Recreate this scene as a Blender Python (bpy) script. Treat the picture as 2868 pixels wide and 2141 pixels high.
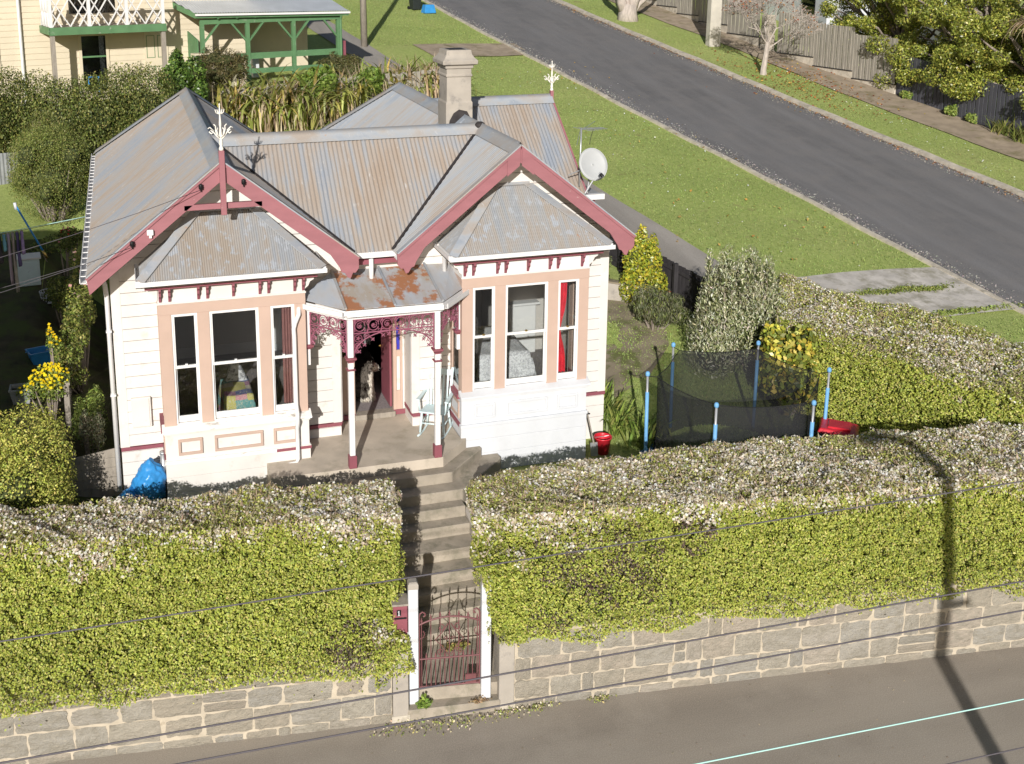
import bpy, bmesh, math, random
import numpy as np
from mathutils import Vector, Matrix
R_ = math.radians
SC = bpy.context.scene
for o in list(bpy.data.objects):
    bpy.data.objects.remove(o)
COL = SC.collection
rng = np.random.default_rng(7)
random.seed(7)

# ------------------------------------------------------------------ camera
cd = bpy.data.cameras.new('camera')
cam = bpy.data.objects.new('camera', cd)
COL.objects.link(cam)
cam.location = (0.5075, -18.2329, 8.5026)
cam.rotation_euler = (R_(90 - 12.5557), 0, R_(-16.298))
cd.sensor_width = 36.0
cd.lens = 39.64
cd.shift_x = 0.0609
cd.shift_y = -0.18705
cd.clip_start = 0.1
cd.clip_end = 1500
SC.camera = cam
# ------------------------------------------------------------------ sky + sun
SUN_EL = 21.5
SX, SY = 0.36, 0.933            # horizontal direction the light travels
w = bpy.data.worlds.new('World')
SC.world = w
w.use_nodes = True
nt = w.node_tree
bg = nt.nodes['Background']
sky = nt.nodes.new('ShaderNodeTexSky')
sky.sky_type = 'NISHITA'
sky.sun_disc = False
sky.sun_elevation = R_(SUN_EL)
sky.sun_rotation = math.atan2(-SX, -SY)
sky.altitude = 60
sky.air_density = 1.0
sky.dust_density = 1.2
nt.links.new(sky.outputs[0], bg.inputs[0])
bg.inputs[1].default_value = 0.06
sl = bpy.data.lights.new('sun', 'SUN')
sl.energy = 5.0
sl.angle = R_(0.53)
sl.color = (1.0, 0.962, 0.91)
sun = bpy.data.objects.new('sun', sl)
COL.objects.link(sun)
ce = math.cos(R_(SUN_EL))
Lv = Vector((SX * ce, SY * ce, -math.sin(R_(SUN_EL)))).normalized()
sun.rotation_euler = Lv.to_track_quat('-Z', 'Y').to_euler()
sun.location = (-10, -30, 30)
SC.view_settings.view_transform = 'Standard'
SC.view_settings.look = 'None'
SC.view_settings.exposure = 0.12
SC.view_settings.gamma = 1.0
SC.view_settings.use_curve_mapping = False
SC.render.engine = 'CYCLES'
SC.cycles.transparent_max_bounces = 16
SC.cycles.max_bounces = 8

# ------------------------------------------------------------------ helpers
def tag(o, label=None, cat=None, group=None, kind=None):
    if label: o['label'] = label
    if cat: o['category'] = cat
    if group: o['group'] = group
    if kind: o['kind'] = kind
    return o

def empty(name, loc=(0, 0, 0), rz=0.0, parent=None):
    o = bpy.data.objects.new(name, None)
    o.empty_display_size = 0.2
    COL.objects.link(o)
    o.location = loc
    o.rotation_euler = (0, 0, rz)
    if parent: o.parent = parent
    return o

def thing(name, label, cat, loc=(0, 0, 0), rz=0.0, group=None):
    return tag(empty(name, loc, rz), label, cat, group)

def link(name, me, mat, parent=None, smooth=False):
    o = bpy.data.objects.new(name, me)
    COL.objects.link(o)
    if mat is not None and not me.materials:
        me.materials.append(mat)
    if parent is not None: o.parent = parent
    if smooth:
        me.polygons.foreach_set('use_smooth', [True] * len(me.polygons))
    return o

def copy_tree(o, parent=None):
    c = o.copy()
    COL.objects.link(c)
    c.parent = parent
    for ch in list(o.children):
        copy_tree(ch, c)
    return c

class MB:
    def __init__(s):
        s.v = []; s.f = []; s.uv = None
    def add(s, vs, fs):
        b = len(s.v)
        s.v += [tuple(p) for p in vs]
        s.f += [tuple(i + b for i in f) for f in fs]
        return s
    def box(s, x0, x1, y0, y1, z0, z1):
        vs = [(x0, y0, z0), (x1, y0, z0), (x1, y1, z0), (x0, y1, z0), (x0, y0, z1), (x1, y0, z1), (x1, y1, z1), (x0, y1, z1)]
        return s.add(vs, [(3, 2, 1, 0), (4, 5, 6, 7), (0, 1, 5, 4), (1, 2, 6, 5), (2, 3, 7, 6), (3, 0, 4, 7)])
    def hexa(s, b, t):          # two quads (bottom, top), 4 points each, counter-clockwise from above
        return s.add(list(b) + list(t), [(3, 2, 1, 0), (4, 5, 6, 7), (0, 1, 5, 4), (1, 2, 6, 5), (2, 3, 7, 6), (3, 0, 4, 7)])
    def bar(s, a, b, w, h, up=(0, 0, 1)):      # rectangular bar from a to b
        a = Vector(a); b = Vector(b); d = (b - a).normalized(); u = Vector(up)
        if abs(d.dot(u)) > .98: u = Vector((0, 1, 0))
        sd = d.cross(u).normalized() * (w / 2); u = sd.cross(d).normalized() * (h / 2)
        A = [a - sd - u, a + sd - u, a + sd + u, a - sd + u]; B = [b - sd - u, b + sd - u, b + sd + u, b - sd + u]
        return s.add(A + B, [(0, 1, 2, 3), (7, 6, 5, 4), (1, 0, 4, 5), (2, 1, 5, 6), (3, 2, 6, 7), (0, 3, 7, 4)])
    def tube(s, pts, r, n=6, closed=False, cap=True):
        pts = [Vector(p) for p in pts]; m = len(pts)
        rs = r if isinstance(r, (list, tuple)) else [r] * m
        up = None; b0 = len(s.v)
        for i, p in enumerate(pts):
            if closed: t = pts[(i + 1) % m] - pts[i - 1]
            else: t = pts[min(i + 1, m - 1)] - pts[max(i - 1, 0)]
            if t.length < 1e-9: t = Vector((0, 0, 1))
            t.normalize()
            if up is None:
                up = Vector((0, 0, 1)) if abs(t.z) < .9 else Vector((1, 0, 0))
            sd = t.cross(up)
            if sd.length < 1e-6: sd = t.orthogonal()
            sd.normalize(); up = sd.cross(t).normalized()
            for k in range(n):
                a = 2 * math.pi * k / n
                s.v.append(tuple(p + sd * (math.cos(a) * rs[i]) + up * (math.sin(a) * rs[i])))
        mm = m if closed else m - 1
        for i in range(mm):
            for k in range(n):
                a = b0 + i * n + k; b = b0 + i * n + (k + 1) % n
                c = b0 + ((i + 1) % m) * n + (k + 1) % n; d = b0 + ((i + 1) % m) * n + k
                s.f.append((a, b, c, d))
        if cap and not closed:
            s.f.append(tuple(b0 + k for k in reversed(range(n))))
            s.f.append(tuple(b0 + (m - 1) * n + k for k in range(n)))
        return s
    def prism(s, poly, off):      # poly: list of 3D points; off: extrusion vector
        n = len(poly); o = Vector(off)
        vs = [Vector(p) for p in poly]; vs += [p + o for p in vs]
        fs = [tuple(range(n))[::-1], tuple(range(n, 2 * n))]
        fs += [(i, (i + 1) % n, n + (i + 1) % n, n + i) for i in range(n)]
        return s.add(vs, fs)
    def lathe(s, prof, n=12, c=(0, 0, 0)):
        b0 = len(s.v)
        for r, z in prof:
            for k in range(n):
                a = 2 * math.pi * k / n
                s.v.append((c[0] + r * math.cos(a), c[1] + r * math.sin(a), c[2] + z))
        for i in range(len(prof) - 1):
            for k in range(n):
                s.f.append((b0 + i * n + k, b0 + i * n + (k + 1) % n, b0 + (i + 1) * n + (k + 1) % n, b0 + (i + 1) * n + k))
        s.f.append(tuple(b0 + k for k in reversed(range(n))))
        s.f.append(tuple(b0 + (len(prof) - 1) * n + k for k in range(n)))
        return s
    def ball(s, c, rx, ry=None, rz=None, n=10, m=7):
        ry = ry or rx; rz = rz or rx
        b0 = len(s.v)
        for i in range(m + 1):
            t = math.pi * i / m
            for k in range(n):
                a = 2 * math.pi * k / n
                s.v.append((c[0] + rx * math.sin(t) * math.cos(a), c[1] + ry * math.sin(t) * math.sin(a), c[2] - rz * math.cos(t)))
        for i in range(m):
            for k in range(n):
                s.f.append((b0 + i * n + k, b0 + i * n + (k + 1) % n, b0 + (i + 1) * n + (k + 1) % n, b0 + (i + 1) * n + k))
        return s
    def mesh(s, name):
        me = bpy.data.meshes.new(name)
        me.from_pydata(s.v, [], s.f)
        me.update()
        return me
    def build(s, name, mat, parent=None, smooth=False, bevel=0):
        me = s.mesh(name)
        bm = bmesh.new(); bm.from_mesh(me)
        bmesh.ops.recalc_face_normals(bm, faces=bm.faces)
        if bevel:
            bmesh.ops.bevel(bm, geom=list(bm.edges), offset=bevel, segments=1, affect='EDGES', clamp_overlap=True)
        bm.to_mesh(me); bm.free()
        return link(name, me, mat, parent, smooth)

def part(name, mat, parent, x0, x1, y0, y1, z0, z1, bevel=0):
    return MB().box(x0, x1, y0, y1, z0, z1).build(name, mat, parent, bevel=bevel)

def fnoise(p, s=1.0, seed=0.0):      # smooth pseudo noise in [-1,1], p: (n,3)
    p = np.asarray(p) * s + seed
    x, y, z = p[:, 0], p[:, 1], p[:, 2]
    return (np.sin(1.7 * x + 2.3 * np.sin(1.1 * y + .7 * z)) + np.sin(2.1 * y + 1.9 * np.sin(1.3 * z + .9 * x)) + np.sin(1.9 * z + 2.1 * np.sin(1.2 * x + .8 * y))) / 3

# ------------------------------------------------------------------ materials
MATS = {}
def newmat(name):
    m = bpy.data.materials.new(name); m.use_nodes = True
    MATS[name] = m
    return m, m.node_tree, m.node_tree.nodes['Principled BSDF']
def N(t, k, **kw):
    n = t.nodes.new(k)
    for a, b in kw.items():
        if a.startswith('i_'):
            key = a[2:]
            n.inputs[int(key) if key.isdigit() else key.replace('_', ' ')].default_value = b
        else: setattr(n, a, b)
    return n
def c4(c): return (c[0], c[1], c[2], 1)
def coords(t, kind='Object', scale=(1, 1, 1)):
    tc = N(t, 'ShaderNodeTexCoord'); mp = N(t, 'ShaderNodeMapping')
    mp.inputs['Scale'].default_value = scale
    t.links.new(tc.outputs[kind], mp.inputs[0])
    return mp.outputs[0]
def noise(t, vec, scale, detail=4, rough=.55, dist=0):
    n = N(t, 'ShaderNodeTexNoise'); n.inputs['Scale'].default_value = scale; n.inputs['Detail'].default_value = detail
    n.inputs['Roughness'].default_value = rough; n.inputs['Distortion'].default_value = dist
    t.links.new(vec, n.inputs['Vector'])
    return n.outputs['Fac']
def ramp(t, fac, stops, interp='LINEAR'):
    r = N(t, 'ShaderNodeValToRGB'); r.color_ramp.interpolation = interp
    e = r.color_ramp.elements
    while len(e) < len(stops): e.new(.5)
    for i, (p, c) in enumerate(stops):
        e[i].position = p; e[i].color = c4(c) if len(c) == 3 else c
    t.links.new(fac, r.inputs[0])
    return r.outputs[0]
def mixc(t, fac, a, b, mode='MIX'):
    m = N(t, 'ShaderNodeMix', data_type='RGBA', blend_type=mode)
    for s, v in ((0, fac), (6, a), (7, b)):
        if isinstance(v, (int, float)): m.inputs[s].default_value = v
        elif isinstance(v, tuple): m.inputs[s].default_value = c4(v)
        else: t.links.new(v, m.inputs[s])
    return m.outputs[2]
def bump(t, b, h, strength=.3, dist=.02):
    n = N(t, 'ShaderNodeBump'); n.inputs['Strength'].default_value = strength; n.inputs['Distance'].default_value = dist
    t.links.new(h, n.inputs['Height']); t.links.new(n.outputs[0], b.inputs['Normal'])
BW = ((0, (0, 0, 0)), (1, (1, 1, 1)))
def thresh(t, fac, lo, hi): return ramp(t, fac, [(lo, (0, 0, 0)), (hi, (1, 1, 1))])

def pm(name, base, rough=.6, var=.12, scale=3.0, spots=None, spot_scale=8, spot=(.62, .68), bmp=0, bscale=60, kind='Object', metal=0, stretch=(1, 1, 1), spec=.3):
    """painted/plain surface: base colour with low-frequency tone variation, optional wear spots of another colour, fine bump"""
    m, t, b = newmat(name)
    v = coords(t, kind, stretch)
    n1 = noise(t, v, scale, 5)
    lo = tuple(c * (1 - var) for c in base); hi = tuple(min(1, c * (1 + var)) for c in base)
    col = ramp(t, n1, [(.3, lo), (.7, hi)])
    if spots:
        n2 = noise(t, v, spot_scale, 6, .65)
        col = mixc(t, thresh(t, n2, *spot), col, spots)
    t.links.new(col, b.inputs['Base Color'])
    b.inputs['Roughness'].default_value = rough
    b.inputs['Metallic'].default_value = metal
    b.inputs['Specular IOR Level'].default_value = spec
    if bmp:
        bump(t, b, noise(t, v, bscale, 4), bmp, .01)
    return m

M = {}
M['cream'] = pm('cream_paint', (.65, .62, .585), .6, .07, 1.5, spots=(.53, .485, .43), spot_scale=4, spot=(.58, .76), bmp=.06, bscale=40)
M['white'] = pm('white_paint', (.70, .69, .68), .5, .03, 3, spots=(.62, .6, .56), spot_scale=9, spot=(.68, .74), bmp=.05)
M['newwhite'] = pm('fresh_white_paint', (.60, .612, .635), .5, .03, 2, spots=(.55, .56, .575), spot_scale=3, spot=(.5, .8), bmp=.06)
M['wornwhite'] = pm('worn_white_paint', (.80, .77, .73), .6, .05, 4, spots=(.36, .33, .29), spot_scale=7, spot=(.55, .64), bmp=.2, stretch=(.35, 1, 1))
M['peach'] = pm('peach_paint', (.48, .35, .285), .55, .05, 2.5, spots=(.46, .35, .28), spot_scale=6, spot=(.6, .75), bmp=.05)
M['maroon'] = pm('maroon_paint', (.24, .075, .095), .55, .10, 3, spots=(.50, .30, .27), spot_scale=14, spot=(.66, .72), bmp=.1)
M['barge'] = pm('barge_paint', (.30, .125, .14), .6, .08, 2.5, spots=(.62, .5, .46), spot_scale=9, spot=(.69, .73), bmp=.15, stretch=(1, 1, 3))
M['iron'] = pm('iron_lace_paint', (.27, .09, .135), .5, .12, 6)
M['gate'] = pm('iron_gate_paint', (.165, .065, .068), .55, .15, 8)
M['steps'] = pm('worn_step_concrete', (.345, .30, .24), .9, .2, 2.5, spots=(.22, .20, .15), spot_scale=4, spot=(.48, .66), bmp=.35, bscale=35)
M['concrete'] = pm('concrete', (.49, .425, .345), .85, .18, 1.6, spots=(.33, .29, .22), spot_scale=2.2, spot=(.52, .72), bmp=.25, bscale=45)
M['render'] = pm('cement_render', (.36, .325, .28), .85, .12, 2.5, spots=(.24, .22, .2), spot_scale=4, spot=(.55, .7), bmp=.2, bscale=35)
M['soot'] = pm('dark_flashing', (.035, .03, .03), .7, .3, 8, bmp=.3)
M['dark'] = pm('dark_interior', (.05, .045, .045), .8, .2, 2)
M['room'] = pm('room_wall', (.56, .52, .48), .8, .08, 2)
M['carpet'] = pm('grey_carpet', (.24, .215, .215), .95, .25, 30, bmp=.3, bscale=120)
M['timber'] = pm('grey_timber', (.30, .265, .22), .85, .2, 5, spots=(.15, .13, .11), spot_scale=10, spot=(.55, .7), bmp=.3, stretch=(3, 3, .5))
M['darktimber'] = pm('dark_stained_timber', (.035, .032, .034), .7, .25, 6, bmp=.2, stretch=(3, 3, .5))
M['slate'] = pm('slate_fence_paint', (.075, .075, .09), .7, .15, 5, bmp=.15, stretch=(3, 3, .5))
M['greyboard'] = pm('weathered_fence_board', (.36, .33, .28), .85, .16, 3, spots=(.22, .2, .17), spot_scale=5, spot=(.5, .72), bmp=.25, stretch=(4, 4, .4))
M['blue'] = pm('blue_foam', (.15, .36, .62), .5, .08, 6, spots=(.05, .17, .4), spot_scale=20, spot=(.62, .7))
M['bluebag'] = pm('blue_plastic', (.035, .24, .56), .32, .12, 5, spec=.5)
M['steel'] = pm('galvanised_pole', (.48, .49, .5), .35, .1, 10, metal=.6)
M['red'] = pm('red_plastic', (.55, .02, .035), .35, .1, 6, spec=.5)
M['binbody'] = pm('dark_bin_plastic', (.025, .03, .028), .45, .15, 6)
M['black'] = pm('black_plastic', (.012, .012, .013), .5, .2, 6)
M['dish'] = pm('dish_paint', (.42, .43, .43), .45, .05, 4)
M['chair'] = pm('pale_blue_paint', (.60, .72, .74), .5, .05, 6, spots=(.45, .55, .58), spot_scale=12, spot=(.62, .7))
M['ironwhite'] = pm('finial_white', (.78, .75, .68), .5, .06, 8, spots=(.45, .25, .15), spot_scale=12, spot=(.66, .72))
M['creamN'] = pm('neighbour_cream', (.62, .54, .405), .6, .06, 1.5, spots=(.50, .43, .31), spot_scale=3, spot=(.6, .75))
M['greenN'] = pm('neighbour_green', (.10, .205, .095), .6, .12, 3, spots=(.3, .32, .26), spot_scale=5, spot=(.62, .7))
M['galv'] = pm('galvanised_roof', (.42, .45, .49), .4, .1, 2, metal=.3)
M['brass'] = pm('brass', (.6, .42, .14), .3, .1, 5, metal=.9)
M['cable'] = pm('cable_sheath', (.11, .10, .11), .6, .1, 8)
M['mint'] = pm('mint_line', (.45, .72, .66), .5, .05, 8)
M['bark'] = pm('bark', (.24, .2, .165), .9, .3, 6, bmp=.6, bscale=25, stretch=(2, 2, .6))
M['palebark'] = pm('pale_bark', (.40, .35, .31), .9, .25, 5, bmp=.5, bscale=25, stretch=(2, 2, .6))
M['twig'] = pm('twig', (.20, .145, .105), .9, .25, 6)
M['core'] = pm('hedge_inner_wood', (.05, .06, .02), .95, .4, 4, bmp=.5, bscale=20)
M['poleconc'] = pm('concrete_pole', (.46, .43, .37), .85, .12, 2, bmp=.15, bscale=30)
M['curtain_red'] = pm('red_curtain', (.70, .035, .06), .8, .15, 8)
M['curtain_pink'] = pm('dusty_pink_curtain', (.32, .15, .14), .85, .15, 8)
M['lace'] = pm('pale_curtain', (.55, .55, .56), .8, .25, 14, spots=(.18, .18, .2), spot_scale=16, spot=(.5, .58))  # spots put the hall curtain's dappled light into its colour
M['yellowpot'] = pm('grey_pot', (.28, .3, .31), .6, .1, 5)

def m_glass():
    m, t, b = newmat('window_glass')
    t.nodes.remove(b)
    out = t.nodes['Material Output']
    tr = N(t, 'ShaderNodeBsdfTransparent'); tr.inputs[0].default_value = (.93, .945, .945, 1)
    gl = N(t, 'ShaderNodeBsdfGlossy'); gl.inputs['Roughness'].default_value = .02
    fr = N(t, 'ShaderNodeFresnel'); fr.inputs[0].default_value = 1.7
    mx = N(t, 'ShaderNodeMixShader')
    t.links.new(fr.outputs[0], mx.inputs[0]); t.links.new(tr.outputs[0], mx.inputs[1]); t.links.new(gl.outputs[0], mx.inputs[2])
    t.links.new(mx.outputs[0], out.inputs[0])
    return m
M['glass'] = m_glass()

def m_net():
    m, t, b = newmat('black_mesh_net')
    t.nodes.remove(b)
    out = t.nodes['Material Output']
    tr = N(t, 'ShaderNodeBsdfTransparent')
    df = N(t, 'ShaderNodeBsdfDiffuse'); df.inputs[0].default_value = (.035, .035, .04, 1)
    v = coords(t, 'Object', (1, 1, 1))
    mx = N(t, 'ShaderNodeMixShader')
    n = noise(t, v, 3, 3)
    f = ramp(t, n, [(.3, (.50, .50, .50)), (.7, (.60, .60, .60))])
    t.links.new(f, mx.inputs[0]); t.links.new(tr.outputs[0], mx.inputs[1]); t.links.new(df.outputs[0], mx.inputs[2])
    t.links.new(mx.outputs[0], out.inputs[0])
    return m
M['net'] = m_net()

def m_leaf(name, trans=.35, rough=.5, spec=.35):
    m, t, b = newmat(name)
    out = t.nodes['Material Output']
    at = N(t, 'ShaderNodeAttribute'); at.attribute_name = 'Col'
    t.links.new(at.outputs['Color'], b.inputs['Base Color'])
    b.inputs['Roughness'].default_value = rough
    b.inputs['Specular IOR Level'].default_value = spec
    tl = N(t, 'ShaderNodeBsdfTranslucent'); mx = N(t, 'ShaderNodeMixShader')
    mx.inputs[0].default_value = trans
    t.links.new(at.outputs['Color'], tl.inputs[0])
    t.links.new(b.outputs[0], mx.inputs[1]); t.links.new(tl.outputs[0], mx.inputs[2])
    t.links.new(mx.outputs[0], out.inputs[0])
    return m
M['leaf'] = m_leaf('leaf', .25, .5)
M['gloss'] = m_leaf('glossy_leaf', .2, .38, .5)
M['petal'] = m_leaf('petal', .35, .8, .1)

def m_roof(name, cols, bare=None, rust=None, rust_lv=(.66, .72), streak=(5.5, .35), patch=(.45, .3), rsc=(3.2, 2.0)):
    """corrugated iron: blue-grey paint worn to tan primer in streaks down the fall (UV = metres across / down)"""
    m, t, b = newmat(name)
    uv = N(t, 'ShaderNodeUVMap'); uv.uv_map = 'UVMap'
    def mp(sx, sy):
        q = N(t, 'ShaderNodeMapping'); q.inputs['Scale'].default_value = (sx, sy, 1); t.links.new(uv.outputs[0], q.inputs[0]); return q.outputs[0]
    n1 = noise(t, mp(*streak), 1.6, 6, .6)
    n2 = noise(t, mp(*patch), 1.6, 3, .55)
    ad = N(t, 'ShaderNodeMath', operation='ADD'); mu = N(t, 'ShaderNodeMath', operation='MULTIPLY'); mu.inputs[1].default_value = .5
    t.links.new(n1, ad.inputs[0]); t.links.new(n2, ad.inputs[1]); t.links.new(ad.outputs[0], mu.inputs[0])
    col = ramp(t, mu.outputs[0], [(.40, cols[0]), (.465, cols[1]), (.51, cols[2]), (.60, cols[3])])
    n3 = noise(t, mp(13, 2.2), 1.5, 6, .75)
    col = mixc(t, thresh(t, n3, .60, .66), col, cols[4])
    if bare:
        n5 = noise(t, mp(4.2, 2.6), 1.7, 6, .68)
        col = mixc(t, thresh(t, n5, .54, .60), col, bare)
    if rust:
        n4 = noise(t, mp(*rsc), 1.4, 6, .65)
        col = mixc(t, thresh(t, n4, *rust_lv), col, rust)
    t.links.new(col, b.inputs['Base Color'])
    b.inputs['Roughness'].default_value = .6
    b.inputs['Specular IOR Level'].default_value = .3
    bump(t, b, n3, .12, .01)
    return m
TAN = [(.25, .275, .315), (.295, .295, .30), (.325, .285, .25), (.31, .25, .20), (.42, .405, .39)]
M['roof'] = m_roof('corrugated_roof', TAN)
BLU = [(.27, .30, .34), (.33, .35, .375), (.345, .34, .335), (.34, .295, .255), (.43, .435, .445)]
M['roofblue'] = m_roof('corrugated_roof_blue', BLU)
BAY = [(.26, .275, .295), (.285, .285, .285), (.30, .28, .26), (.29, .25, .21), (.37, .365, .36)]
M['roofbay'] = m_roof('bay_roof', BAY, bare=(.325, .345, .375), rust=(.36, .13, .04), rust_lv=(.70, .73))
M['ridge'] = m_roof('ridge_cap', BLU, streak=(1.2, 1.2), rust=(.40, .26, .17), rust_lv=(.66, .72))
VER = [(.36, .40, .46), (.40, .42, .45), (.40, .40, .41), (.37, .33, .28), (.46, .47, .49)]
M['roofver'] = m_roof('verandah_roof', VER, streak=(3, .8))
M['roofverrust'] = m_roof('verandah_roof_rusted', VER, rust=(.36, .165, .085), rust_lv=(.49, .545), streak=(3, .8), rsc=(1.5, .9))
M['rust'] = pm('rust_flake', (.42, .16, .055), .85, .3, 6, spots=(.3, .1, .04), spot_scale=12, spot=(.5, .6), bmp=.3)
# ================================================================== the setting
GX, GY = -.0177, .1424
def hill(x, y): return -.3 + GX * (x - 14) + GY * (y - 2)
def yw(x): return -4.408 - .109 * x          # front face of the street wall
def sstep(t): t = np.clip(t, 0, 1); return t * t * (3 - 2 * t)
def terr(x, y):
    x = np.asarray(x, float); y = np.asarray(y, float)
    h = hill(x, y)
    dx = np.maximum(np.maximum(-.15 - x, x - 9.0), 0); dy = np.maximum(np.maximum(-1.7 - y, y - 10.9), 0)
    d = np.hypot(dx, dy)
    t = sstep(d / 1.5)
    z = -.68 * (1 - t) + h * t
    # neighbour's levelled terrace
    return z + .03 * np.sin(x * 1.3 + y * .7) * np.sin(y * .9 - x * .4)
def T(x, y): return float(terr(x, y))

def m_grass():
    m, t, b = newmat('grass_ground')
    v = coords(t)
    n1 = noise(t, v, .22, 5, .6); n2 = noise(t, v, 9, 6, .7); n3 = noise(t, v, 1.3, 5, .65)
    c = ramp(t, n1, [(.3, (.29, .39, .115)), (.5, (.345, .425, .14)), (.7, (.44, .455, .19))])
    c = mixc(t, .55, c, ramp(t, n2, [(.3, (.17, .22, .05)), (.52, (.34, .39, .11)), (.75, (.52, .51, .22))]))
    c = mixc(t, thresh(t, n3, .60, .78), c, (.25, .215, .10))
    t.links.new(c, b.inputs['Base Color'])
    b.inputs['Roughness'].default_value = .9; b.inputs['Specular IOR Level'].default_value = .15
    bump(t, b, noise(t, v, 28, 5, .7), .7, .05)
    return m
M['grass'] = m_grass()

def m_asphalt(name, base, warm, sp=.06, st=(1.6, .12, 1)):
    m, t, b = newmat(name)
    v = coords(t)
    vs = coords(t, 'Object', st)
    n1 = noise(t, vs, .9, 5, .6); n2 = noise(t, v, 60, 5, .8); n3 = noise(t, v, 1.1, 5, .6)
    c = ramp(t, n1, [(.3, tuple(x * .62 for x in base)), (.7, tuple(x * 1.3 for x in base))])
    c = mixc(t, thresh(t, n3, .45, .75), c, warm)
    c = mixc(t, .5, c, ramp(t, n2, [(.25, tuple(x * .35 for x in base)), (.5, base), (.78, tuple(min(1, x * 2.1) for x in base))]))
    t.links.new(c, b.inputs['Base Color'])
    b.inputs['Roughness'].default_value = .9; b.inputs['Specular IOR Level'].default_value = .2
    bump(t, b, n2, .35, .01)
    return m
M['asphalt'] = m_asphalt('side_road_asphalt', (.165, .16, .16), (.205, .19, .18))
M['footpath'] = m_asphalt('footpath_asphalt', (.33, .288, .24), (.37, .33, .28), st=(.12, .9, 1))
M['path'] = m_asphalt('grey_path_asphalt', (.30, .275, .245), (.26, .235, .2))
M['drive'] = pm('old_concrete', (.50, .465, .42), .9, .2, 2, spots=(.27, .25, .19), spot_scale=2.2, spot=(.47, .66), bmp=.8, bscale=9)
M['kerb'] = pm('kerb_concrete', (.50, .45, .37), .9, .18, 3, spots=(.28, .25, .2), spot_scale=4, spot=(.5, .7), bmp=.3, bscale=30)
M['dirt'] = pm('bare_earth', (.33, .265, .195), .95, .2, 2, spots=(.17, .15, .07), spot_scale=1.4, spot=(.52, .7), bmp=.5, bscale=30)
M['soil'] = pm('garden_soil', (.06, .055, .03), .95, .4, 2.5, spots=(.07, .09, .025), spot_scale=1.6, spot=(.45, .6), bmp=.8, bscale=14)
M['mossy'] = pm('mossy_concrete', (.24, .2, .14), .95, .2, 3, spots=(.12, .13, .045), spot_scale=2.2, spot=(.48, .62), bmp=.4, bscale=25)

xs = np.concatenate([np.arange(-90, -6, 4), np.arange(-6, 16, .25), np.arange(16, 34, .5), np.arange(34, 160, 5)])
ys = np.concatenate([np.arange(-8, 14, .25), np.arange(14, 45, .5), np.arange(45, 260, 6)])
XX, YY = np.meshgrid(xs, ys, indexing='ij')
ZZ = terr(XX, YY)
nv = XX.size; ny = len(ys)
V = np.stack([XX.ravel(), YY.ravel(), ZZ.ravel()], 1)
F = []
for i in range(len(xs) - 1):
    for j in range(ny - 1):
        cx_, cy_ = (xs[i] + xs[i + 1]) / 2, (ys[j] + ys[j + 1]) / 2
        if cy_ < yw(cx_) + .34: continue
        if 3.70 < cx_ < 5.5 and cy_ < -1.4: continue
        if 3.2 < cx_ < 5.9 and -1.45 < cy_ < .5: continue
        F.append((i * ny + j, (i + 1) * ny + j, (i + 1) * ny + j + 1, i * ny + j + 1))
me = bpy.data.meshes.new('lawn'); me.from_pydata(V.tolist(), [], F); me.update()
tag(link('lawn', me, M['grass'], smooth=True), kind='structure')

def sheet(name, rows, mat, dz, kind='structure', follow=True):
    """rows: list of (left xy, right xy) laid over the terrain dz above it, subdivided across"""
    vs, fs = [], []; nc = 5 if name != 'garden_bed' else 40
    R2 = []
    for a, b in zip(rows[:-1], rows[1:]):
        L = max(1, int(math.hypot(b[0][0] - a[0][0], b[0][1] - a[0][1]) / (1.0 if name != 'garden_bed' else .25)))
        for k in range(L):
            q = k / L
            R2.append(tuple((a[s][0] * (1 - q) + b[s][0] * q, a[s][1] * (1 - q) + b[s][1] * q) for s in (0, 1)))
    R2.append(rows[-1])
    for l, r in R2:
        for c in range(nc):
            q = c / (nc - 1); x = l[0] * (1 - q) + r[0] * q; y = l[1] * (1 - q) + r[1] * q
            vs.append((x, y, T(x, y) + dz))
    for i in range(len(R2) - 1):
        for c in range(nc - 1):
            fs.append((i * nc + c, i * nc + c + 1, (i + 1) * nc + c + 1, (i + 1) * nc + c))
    me = bpy.data.meshes.new(name); me.from_pydata(vs, [], fs); me.update()
    return tag(link(name, me, mat, smooth=True), kind=kind)

def xl(y): return 21.18 - .1285 * (y - 2.88) + .0012 * max(0, y - 20) ** 2 * .6
def xr(y): return 27.35 - .117 * (y - 9.66) + .0012 * max(0, y - 20) ** 2 * .6
RY = [-14, -6, 0, 4, 8, 12, 16, 20, 25, 30, 36, 42, 50, 60, 75, 95]
sheet('side_road', [((xl(y), y), (xr(y), y)) for y in RY], M['asphalt'], .045)
def pr(y): return 15 - .16 * (y - 6.9)
sheet('footpath', [((pr(y) - 1.45, y), (pr(y), y)) for y in [3.2, 5, 7, 9, 12, 16, 20, 25, 30, 36, 42, 50]], M['path'], .04)
sheet('dirt_path', [((a, y), (b, y)) for y, a, b in [(6, 31.3, 33.4), (13, 30.3, 32.5), (22, 29.1, 31.4), (31.4, 28.6, 30.3), (36.7, 27.9, 30.0), (44, 27, 29.6), (55, 26.5, 29.2)]], M['dirt'], .04)
dv = MB()
drv = sheet('driveway', [((15.2, 5.35), (15.6, 2.6)), ((18.0, 5.6), (18.7, 2.8)), ((20.83, 5.45), (21.12, 2.95))], M['drive'], .05)
sheet('garden_path', [((8.95, 2.6), (8.95, .9)), ((9.9, 4.0), (10.6, 1.6)), ((10.6, 4.9), (11.6, 2.7)), ((11.2, 5.6), (12.2, 4.2))], M['mossy'], .03)
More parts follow.
